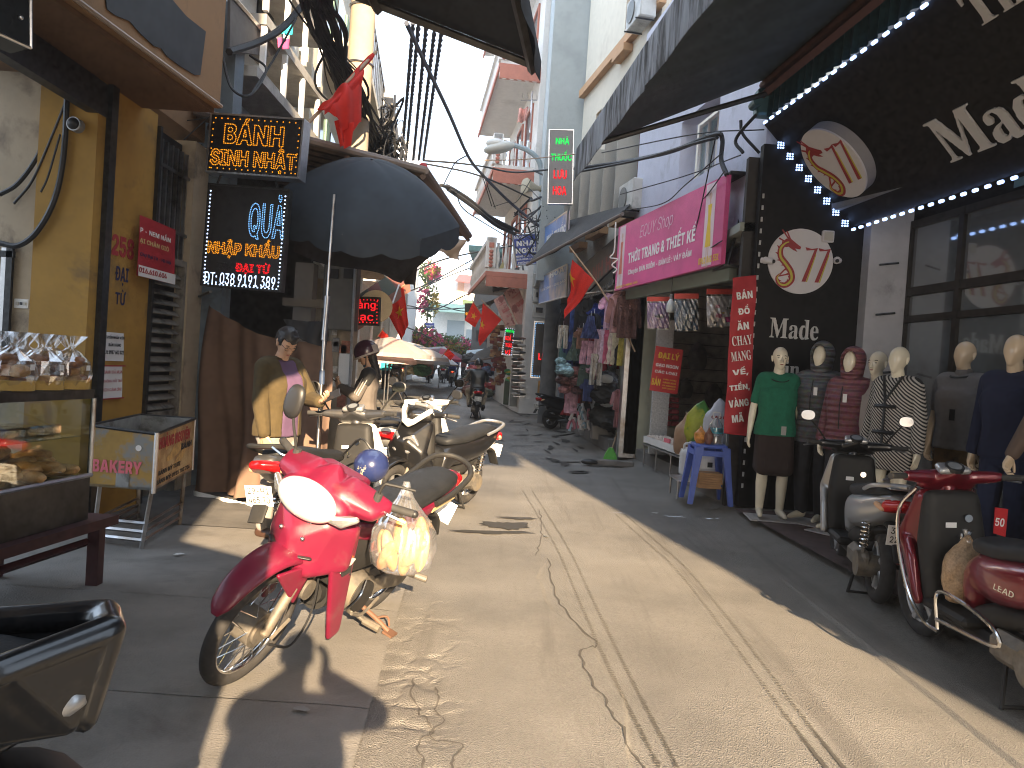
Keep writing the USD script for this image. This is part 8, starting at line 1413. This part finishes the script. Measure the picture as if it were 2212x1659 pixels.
ad('engine_case', [cyl((.46, -.10, .285), (.46, .115, .285), .115, 26), bx((.36, 0, .30), (.26, .18, .15), bev=.03)], dusty); ad('engine_cover', [cyl((.47, .112, .285), (.47, .135, .285), .09, 24)], bkm); ad('cylinder', [tube([(.55, 0, .30), (.80, 0, .335)], .062, 12)] + [cyl((.62 + .03 * k, 0, .31), (.635 + .03 * k, 0, .312), .078, 16) for k in range(5)], bkm); ad('engine_guard', tube(spline([(.78, .13, .42), (.72, .16, .30), (.60, .165, .34), (.56, .15, .42)], 4), .007, 6), chrome)
ad('chain_case', loft([(.46, .29, .02, .07), (.25, .30, .02, .05), (0, .287, .02, .075), (-.06, .285, .018, .05)], 3, 4, 16, y0=.105), dusty, True)
for s in (1, -1):
    ad('swing_arm', tube([(.36, s * .085, .30), (-.02, s * .085, .287)], .018, 8), dusty); spring(n, (.0, s * .118, .33), (-.06, s * .125, .64))
    ad('foot_peg', [tube([(.50, s * .10, .20), (.50, s * .20, .19)], .012, 8), tube([(.50, s * .20, .19), (.50, s * .30, .195)], .022, 10)], dusty); ad('foot_peg', [tube([(.14, s * .11, .33), (.10, s * .17, .36)], .010, 8), tube([(.10, s * .17, .36), (.07, s * .29, .37)], .020, 10)], dusty)
ad('exhaust', tube(spline([(.78, -.03, .27), (.66, -.12, .18), (.4, -.15, .19), (.1, -.16, .26), (-.25, -.165, .34), (-.42, -.165, .37)], 5), [.018] * 10 + [.03] * 6 + [.042] * 10, 12), chrome); ad('gear_pedal', tube(spline([(.62, .17, .25), (.5, .175, .215), (.36, .17, .27)], 4), .009, 6), dusty)
ad('side_stand', [tube(spline([(.40, .11, .20), (.36, .20, .16), (.33, .285, .118)], 4), .014, 8), bx((.33, .30, .113), (.07, .06, .012)), tube(spline([(.36, .20, .16), (.30, .24, .17), (.30, .27, .13)], 3), .006, 6)], mat('rusty_stand', (.12, .06, .035), .7, var=.3))
ad('frame_tube', tube([(.92, 0, .62), (.86, 0, .40), (.78, 0, .30)], .03, 8), bkm); ad('horn', cyl((1.0, .05, .45), (1.0, .09, .45), .05, 16), dusty)
# bag of bread rolls
def lp(p): return (hero.M @ np.append(A(p, float), 1))[:3]
bagc = lp((.76, .33, .80)); nb = thing('bread_bag', 'clear plastic bag full of bread rolls hanging from the red motorbike handlebar', 'bread bag', bagc)
rollm = mat('baguette', (.55, .30, .10), .45, var=.3, scale=12, dirt=(.72, .52, .28), dfac=(.45, .65), dscale=9); rb = random.Random(4)
for k in range(11):
    c = bagc + A([rb.uniform(-.10, .10), rb.uniform(-.08, .08), rb.uniform(-.10, .04)]); m = trimesh.creation.icosphere(2, 1.0); m.vertices *= A([.033, .033, .10]) * (1 + .12 * (meshkit.fbm(m.vertices * 3 + k, 2, k)[:, None] - .5)); m.apply_transform(rotm([rb.uniform(-1, 1), rb.uniform(-1, 1), .1], rb.uniform(.1, .8))); m.apply_translation(c); nb.add('roll', m, rollm, True)
film = clear('bag_film', (.93, .93, .93), .16, .06, .07); an = np.arange(40) * 2 * math.pi / 40
prof = ((-.19, .02), (-.18, .10), (-.14, .165), (-.06, .185), (.04, .175), (.11, .13), (.17, .085), (.22, .05), (.27, .026), (.31, .018))
nb.add('film', skin([np.stack([bagc[0] + np.cos(an) * r * (1 + .05 * np.sin(an * 9 + z * 14) + .09 * (z > .05) * np.sin(an * 13)), bagc[1] + np.sin(an) * r * .85 * (1 + .05 * np.sin(an * 11 - z * 9) + .09 * (z > .05) * np.cos(an * 12)), np.full(40, bagc[2] + z)], 1) for z, r in [(z * .88, r * .86) for z, r in prof]], False), film, True)
# ---------------- scooters
def scooter(label, x, y, hd, c1, c2=None, c3=None, plate=('29-X5', '310.46'), lean=-.06, light='cowl', tail=None, rack=False, mirrors=True, z=None, group=None, rail=None, lo=False, name='motorbike', round_body=1.0, tailglow=False, white_v=False, bars=False, ca=None, bare=False):
    c2 = c2 or bkm; c3 = c3 or c1; n = thing(name, label, 'motorbike', M=place((x, y, float(ground_z(x, y)) + .012 if z is None else z), hd, lean), group=group)
    ad = lambda nm, m, mt, sm=35, nn=None: (nn or n).add(nm, m, mt, sm, world=False)
    e = .05 if lo else .022
    wheel(n, 'front_wheel', 1.26, .262, .045, False, .06); wheel(n, 'rear_wheel', 0, .262, .05, False, .07)
    for s in (1, -1): ad('fork_leg', tube([(1.26, s * .075, .262), (1.10, s * .06, .62)], .02, 8), dusty)
    ad('front_fender', loft([(1.26 + .315 * math.cos(a), .262 + .315 * math.sin(a), w, .018) for a, w in ((.35, .03), (.8, .06), (1.4, .075), (2.0, .075), (2.5, .05))], 2.4, 4, 16), c1, True)
    ap = ad('front_apron', fuse([hull(((1.02, .13, .90), .05), ((1.02, -.13, .90), .05), ((1.20, .05, .74), .06), ((1.20, -.05, .74), .06), ((1.13, .17, .66), .05), ((1.13, -.17, .66), .05), ((1.10, .10, .45), .05), ((1.10, -.10, .45), .05)), hull(((1.13, .17, .66), .05), ((1.0, .20, .55), .03), ((.92, .20, .32), .03), ((1.04, .14, .34), .04)), hull(((1.13, -.17, .66), .05), ((1.0, -.20, .55), .03), ((.92, -.20, .32), .03), ((1.04, -.14, .34), .04))], e, 5), ca or c1, True)
    ad('inner_panel', fuse([hull(((.97, .11, .90), .05), ((.97, -.11, .90), .05), ((.955, .12, .66), .07), ((.955, -.12, .66), .07), ((.90, .13, .36), .05), ((.90, -.13, .36), .05))], .03, 5), c2, True); ad('key_lock', [cyl((.90, -.06, .80), (.885, -.06, .80), .022, 14)], chrome); ad('hook', tube(spline([(.89, 0, .70), (.85, 0, .69), (.85, 0, .72)], 3), .006, 6), chrome); ad('sticker', bx((.884, .04, .76), (.004, .06, .03)), paper)
    ad('handle_cowl', fuse([hull(((1.03, .12, 1.0), .055), ((1.03, -.12, 1.0), .055), ((1.10, 0, .98), .07), ((.95, 0, 1.05), .04)), hull(((1.0, .10, 1.02), .045), ((.96, .26, 1.03), .03)), hull(((1.0, -.10, 1.02), .045), ((.96, -.26, 1.03), .03)), hull(((1.02, 0, .95), .05), ((1.02, 0, .85), .05))], e, 4), c3, True)
    mt = ad('meter', fuse([hull(((.935, .07, 1.065), .022), ((.935, -.07, 1.065), .022), ((1.0, .06, 1.085), .02), ((1.0, -.06, 1.085), .02))], .03, 2), mat('meter_rim', (.42, .42, .42), .3, metal=.6), True); mt.add('dial', cyl((.945, 0, 1.075), (.935, 0, 1.094), .052, 20), blk, world=False); mt.add('dial_face', cyl((.9345, 0, 1.0945), (.9340, 0, 1.0955), .038, 20), mat('dial_grey', (.16, .17, .18), .3), world=False)
    if light == 'cowl': ad('headlight', sph((1.125, 0, .985), (.05, .10, .055), 2), lens, True)
    else:
        for s in (1, -1): ad('headlight', fuse([hull(((1.225, s * .035, .76), .03), ((1.16, s * .145, .72), .024), ((1.19, s * .10, .80), .02))], .02, 2), lens, True)
    for s in (1, -1):
        ad('indicator', fuse([hull(((1.215, s * .07, .66), .024), ((1.155, s * .165, .68), .018))], .02, 2), amber if light == 'amber' else lens, True); ad('grip', tube([(.955, s * .26, 1.03), (.90, s * .385, 1.035)], .018, 10), blkr); ad('lever', tube([(.985, s * .25, 1.02), (1.0, s * .32, 1.01), (.965, s * .40, 1.0)], .0065, 6), alu)
        if mirrors: q = ad('mirror', loft([(0, 0, .02, .03), (.012, 0, .06, .045), (.03, 0, .05, .038)], 2.4, 2, 18).apply_translation((.98, s * .38, 1.25)), blk); q.add('glass', loft([(0, 0, .015, .02), (-.002, 0, .054, .04)], 2.4, 1, 18).apply_translation((.981, s * .38, 1.25)), mat('mirror_glass', (.2, .21, .23), .08, metal=1.0), world=False); q.add('stem', tube(spline([(.98, s * .22, 1.04), (.985, s * .30, 1.15), (.995, s * .37, 1.23)], 3), .007, 6), bkm, world=False)
    if white_v: ad('v_trim', fuse([m3.Manifold.hull_points(np.vstack([BALL * .026 + A(p) for p in ((1.05, s * .15, 1.05), (1.09, s * .13, 1.02), (1.165, s * .05, .93))])) for s in (1, -1)] + [m3.Manifold.hull_points(np.vstack([BALL * .026 + A(p) for p in ((1.168, .05, .93), (1.168, -.05, .93), (1.16, 0, .90))]))], .02, 2), whp, True)
    ad('floor_board', bx((.72, 0, .315), (.46, .36, .06), bev=.02), bkm); ad('under_panel', bx((.62, 0, .255), (.62, .22, .08), bev=.03), bkm)
    if light == 'apron': ad('tunnel', loft([(1.0, .55, .09, .10), (.80, .48, .09, .12), (.60, .55, .10, .12)], 2.5, 3, 16), c2, True)
    ad('rear_body', loft([(.60, .40, .11, .07), (.52, .56, .14, .12), (.28, .60, .165 * round_body, .13), (0, .65, .165 * round_body, .115), (-.25, .72, .125, .085), (-.43, .78, .07, .045)], 2.8, 4, 24), c1, True); ad('lower_body', loft([(.55, .36, .10, .05), (.3, .42, .13, .07), (.1, .46, .10, .05), (-.1, .54, .06, .03)], 2.6, 3, 18), c2, True)
    ad('seat', loft([(.60, .70, .07, .03), (.52, .725, .12, .05), (.30, .74, .145, .055), (.05, .785, .145, .055), (-.22, .815, .115, .045), (-.34, .82, .06, .02)], 2.7, 4, 24), seatm, True)
    t_ = ad('tail_light', fuse([hull(((-.40, .085, .75), .035), ((-.40, -.085, .75), .035), ((-.46, 0, .76), .03), ((-.36, .09, .72), .03), ((-.36, -.09, .72), .03))], e, 3), tail or tail_r, True)
    for s in (() if bare else (1, -1)): ad('indicator', fuse([hull(((-.38, s * .11, .72), .022), ((-.33, s * .135, .74), .02))], .03, 1), mat('clear_amber', (.6, .35, .2), .25), True)
    if tailglow: t_.add('lamp', sph((-.485, 0, .765), (.01, .05, .022), 1), glow('lamp_tail', (1.0, .10, .03), .8), True, world=False)
    ad('rear_fender', loft([(-.25, .60, .06, .02), (-.40, .56, .06, .015), (-.52, .40, .055, .010)], 3, 3, 14), bkm, True); bare or platebox(n, -.475, .565, 0, plate)
    if rack: ad('rack', [tube(spline([(-.05, s * .15, .80), (-.25, s * .15, .85), (-.42, s * .10, .875), (-.50, 0, .88)], 4), .014, 8) for s in (1, -1)] + [tube([(-.2, s * .1, .85), (-.45, s * .05, .875)], .01, 6) for s in (1, 0, -1)] + [bx((-.34, 0, .862), (.30, .2, .012), bev=.004)], rail or silver)
    elif bare: ad('grab_rail', fuse([hull(((-.02, s * .155, .79), .028), ((-.26, s * .15, .85), .032)) for s in (1, -1)] + [hull(((-.26, s * .15, .85), .032), ((-.47, s * .05, .875), .034)) for s in (1, -1)] + [hull(((-.47, .05, .875), .034), ((-.47, -.05, .875), .034), ((-.43, .07, .70), .03), ((-.43, -.07, .70), .03)), hull(((-.30, .14, .84), .02), ((-.46, .06, .86), .02), ((-.40, .09, .70), .02), ((-.2, .13, .72), .02)), hull(((-.30, -.14, .84), .02), ((-.46, -.06, .86), .02), ((-.40, -.09, .70), .02), ((-.2, -.13, .72), .02))], .02, 4), bkp, True)
    else: ad('grab_rail', tube(spline([(-.05, .15, .78), (-.22, .16, .83), (-.40, .12, .875), (-.46, 0, .88), (-.40, -.12, .875), (-.22, -.16, .83), (-.05, -.15, .78)], 4), .017, 8), rail or bkm)
    ad('engine', [bx((.14, .10, .28), (.42, .10, .16), bev=.04), cyl((.02, .05, .262), (.02, .155, .262), .09, 20)], dusty); ad('exhaust', loft([(.35, .26, .03, .03), (.1, .28, .045, .06), (-.15, .33, .05, .065), (-.34, .36, .045, .055)], 2.4, 3, 16, y0=-.17), bkm, True); spring(n, (-.02, .12, .34), (-.06, .12, .62)); ad('center_stand', [tube([(.28, s * .08, .22), (.20, s * .15, .0)], .012, 6) for s in (1, -1)] + [tube([(.20, .15, .01), (.20, -.15, .01)], .01, 6)], bkm)
    if bars: ad('guard_bar', [tube(spline([(1.03, s * .17, .95), (1.10, s * .23, .82), (1.06, s * .25, .60), (.93, s * .25, .36), (.75, s * .25, .25), (.60, s * .25, .24)], 5), .011, 8) for s in (1, -1)] + [tube(spline([(.62, s * .24, .24), (.62, s * .25, .44), (.40, s * .26, .47), (.12, s * .26, .43), (.10, s * .25, .34), (.62, s * .25, .30)], 5), .011, 8) for s in (1, -1)], chrome)
    return n
gold = mat('champagne', (.36, .31, .22), .35, metal=.5, coat=.4); greyp = mat('graphite', (.035, .035, .037), .4, coat=.4, dirt=(.06, .05, .042), dfac=(.55, .8), dscale=6)
hw_ = lambda dx, dy: math.atan2(dy, dx)
sc1 = scooter('grey scooter seen from behind with plate 29-H1 465.70 and white inner shield', -1.43, 5.36, hw_(.22, .975), greyp, bkm, greyp, ('29-H1', '465.70'), light='cowl', ca=whp)
sc2 = scooter('black scooter facing the viewer with white V trim, behind the red motorbike', -.44, 8.25, hw_(-.50, -.866), bkp, bkm, bkp, ('29-E1', '502.71'), light='apron', white_v=True, rail=silver, lean=-.10)
sc3 = scooter('white scooter parked facing away behind the black one', -1.10, 7.95, hw_(.20, .98), whp, bkm, whp, ('29-M1', '118.20'))
sc4 = scooter('scooter with black front, silver rear and carrier rack before the striped mannequin', 2.66, 5.38, hw_(.20, .98), silver, bkm, bkp, ('30-F7', '224.17'), rack=True, lean=.0, round_body=1.1)
sc5 = scooter('glossy dark red scooter with chrome guard bars at the right edge', 2.62, 3.50, hw_(.02, 1), maroonp, bkm, maroonp, ('50-N1', '310.20'), lean=-.05, bars=True, mirrors=False, round_body=1.15, rack=True)
sc6 = scooter('black scooter at the lower left corner, only its scuffed tail and seat in view', -1.26, 1.44, hw_(-.84, -.54), bkp, bkm, bkp, lean=-.03, mirrors=False, rail=bkp, bare=True, tail=silver)
Ml = np.eye(4); Ml[:3, 0] = [-1, 0, 0]; Ml[:3, 1] = [0, 0, 1]; Ml[:3, 2] = [0, 1, 0]; Ml[:3, 3] = [.22, .192, .58]
sc5.add('lettering', extr(fit(letters('LEAD', 600), 0, 0, .16, .03, 12), .003, Ml), chrome, False, world=False)
Ml[:3, 3] = [.62, .212, .42]; sc2.add('lettering', extr(fit(letters('HONDA', 700), 0, 0, .13, .022), .003, Ml), silver, False, world=False)
c = (sc5.M @ A([.74, .05, .36, 1]))[:3]; bag('shopping_bag', 'tied clear bag of dried goods hooked on the dark red scooter', c, (.11, .09, .20), mat('dried_shrimp', (.34, .22, .12), .5, var=.35, scale=70), 'bag', cello, 21)
c = D(802, 1012, 5.45); n = thing('helmet', 'navy helmet with pale print hung at the side of the grey scooter', 'helmet', c); n.add('shell', sph(c + A([0, 0, .02]), (.125, .13, .12), 3), mat('helmet_navy', (.02, .03, .10), .25, coat=.6, dirt=(.5, .46, .3), dfac=(.60, .62), dscale=7), True)
n.add('strap', tube(spline([c + A([0, 0, .13]), c + A([-.1, .05, .2]), (sc1.M @ A([.45, -.14, .74, 1]))[:3]], 4), .008, 6), blk)
rp_ = thing('price_plate', 'red price plate with 50 hung behind the dark red scooter', 'sign', D(2165, 1125, 5.3)); a_, b_, c_, d_ = D(2150, 1096, 5.3), D(2178, 1100, 5.3), D(2172, 1160, 5.3), D(2146, 1152, 5.3); rp_.add('card', slab(a_, b_, c_, d_, .006), redboard, False); M = frame_of(a_, b_, d_); w, h = np.linalg.norm(b_ - a_), np.linalg.norm(d_ - a_); lay(rp_, 'lettering', '50', M @ trimesh.transformations.translation_matrix((0, -h, 0)), .15 * w, .3 * h, .85 * w, .62 * h, whiteink, .002, 700)
# ---------------- riders and people far down the lane
def ride(label, x, y, hd, bike, topm, lowm, hel=None, jm=None, hairc=None, fem=False, face=False, dep=.05, plabel=None):
    n = figure('person', label, 'person', x + .28 * math.cos(hd), y + .28 * math.sin(hd), hd)
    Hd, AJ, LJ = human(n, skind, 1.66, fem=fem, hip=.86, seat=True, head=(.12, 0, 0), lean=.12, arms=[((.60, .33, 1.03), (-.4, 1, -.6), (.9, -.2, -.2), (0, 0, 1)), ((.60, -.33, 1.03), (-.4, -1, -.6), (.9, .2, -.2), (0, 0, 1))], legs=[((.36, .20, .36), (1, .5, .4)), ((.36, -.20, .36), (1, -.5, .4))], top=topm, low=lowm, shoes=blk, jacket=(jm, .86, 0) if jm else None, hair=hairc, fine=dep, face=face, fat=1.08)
    if hel: helmet(n, Hd, 1, hel)
    return n, Hd
NN = hw_(-.09, 1)
scooter('black scooter ridden away along the right of the lane by the rider in leather', -.93, 21.2, NN, bkp, bkm, bkp, ('29-T1', '237.71'), lean=0, mirrors=False); ride('rider in black helmet, black leather jacket and beige trousers heading away', -.93, 21.2, NN, None, dark, mat('beige_trousers', (.30, .26, .2), .9), mat('helmet_black', (.015, .016, .017), .3, coat=.4), mat('leather_black', (.018, .02, .021), .4, var=.4, scale=6))
scooter('white and black scooter with glowing tail lamp, ridden away in mid lane', -3.02, 38.5, NN, whp, bkm, bkp, lean=0, lo=True, tailglow=True, mirrors=False); ride('rider in royal blue jacket heading away in mid lane', -3.02, 38.5, NN, None, mat('royal_blue', (.03, .045, .22), .8), mat('dark_trousers', None), None, mat('royal_blue', None), mat('hair_brown', (.05, .03, .02), .6))
scooter('black motorbike ridden away by the rider in denim', -4.45, 41, NN, bkp, bkm, bkp, lean=0, lo=True, mirrors=False); ride('rider in denim jacket and black helmet heading away', -4.45, 41, NN, None, mat('denim', (.06, .11, .19), .85, var=.2), mat('denim_pale', (.16, .21, .28), .85), mat('helmet_black', None), mat('denim', None))
scooter('dark motorbike beside the denim rider', -3.85, 42.5, NN, bkp, bkm, bkp, lean=0, lo=True, mirrors=False); ride('rider in green camouflage jacket and red helmet', -3.85, 42.5, NN, None, mat('camo', (.06, .08, .03), .85, var=.6, scale=8), mat('dark_trousers', None), mat('helmet_red', (.3, .03, .03), .4), mat('camo', None))
scooter('black and orange scooter coming towards the viewer under the umbrellas', -4.72, 31.6, hw_(.06, -1), mat('scooter_black_amber', (.05, .05, .045), .4, coat=.4), mat('orange_panel', (.5, .22, .03), .4), bkp, lean=0, lo=True, light='amber', mirrors=False); n, Hd = ride('rider in brown jacket, white face mask and pale helmet riding towards the viewer', -4.72, 31.6, hw_(.06, -1), None, mat('brown_jacket', (.12, .075, .05), .85), mat('beige_trousers', None), mat('helmet_blue', (.12, .17, .24), .4), mat('brown_jacket', None), fem=True); n.add('mask', sph(Hd((.065, 0, -.06)), (.045, .06, .055), 2), white, world=False)
def stander(label, x, y, hd, topm, lowm, hairc=hairb, H=1.66, hat=None, arms=None, group=None):
    n = figure('person', label, 'person', x, y, hd, group=group); Hd, a, b = human(n, skinm, H, top=topm, low=lowm, shoes=blk, hair=hairc, fine=.05, face=False, head=(.1, 0, 0), arms=arms)
    if hat: n.add('conical_hat', skin([np.stack([np.cos(an[:24] * 40 / 24) * r, np.sin(an[:24] * 40 / 24) * r, np.full(24, Hd((0, 0, 0))[2] + z_)], 1) for r, z_ in ((.24, .05), (.12, .12), (.005, .2))], True), mat('straw', (.5, .42, .28), .8), world=False)
    return n
stander('man in turquoise shirt and dark trousers standing under the umbrellas', -5.35, 32.5, 2.0, mat('turquoise', (.03, .30, .36), .85), mat('dark_trousers', None)); stander('person in red shirt behind the turquoise shirted man', -5.35, 36.0, 1.0, mat('red_shirt', (.42, .03, .03), .85), mat('dark_trousers', None)); stander('figure in dark clothes walking along the right shops', .0, 31.5, 1.4, dark, mat('dark_trousers', None))
for k, (x, y, cl, lab, ht) in enumerate(((-6.2, 45, (.35, .3, .22), 'market seller in conical hat beside the denim rider', True), (-4.5, 52, (.05, .12, .35), 'person in blue far down the market', False), (-3.9, 54, (.2, .18, .17), 'person in grey far down the market', False), (-3.2, 50, (.25, .08, .07), 'person in maroon far down the market', False), (-7.0, 42, (.1, .3, .3), 'seller in teal behind the market stalls', True), (-2.0, 45, (.06, .06, .07), 'person in black by the right awnings', False), (-5.6, 50, (.4, .38, .35), 'person in white far down the market', False))): stander(lab, x, y, k * 1.3, mat('far_top%d' % k, cl, .85), mat('dark_trousers', None), hat=ht)
scooter('red motorbike parked side on far down the market', -6.4, 46.0, 2.9, redp, bkm, redp, lo=True, mirrors=False); scooter('white scooter parked far down the lane', -4.2, 50.0, 1.3, whp, whp, whp, lo=True, mirrors=False); scooter('motorbike parked in the shade behind the black lamp sign', 1.05, 19.6, .6, bkp, bkm, bkp, lo=True)
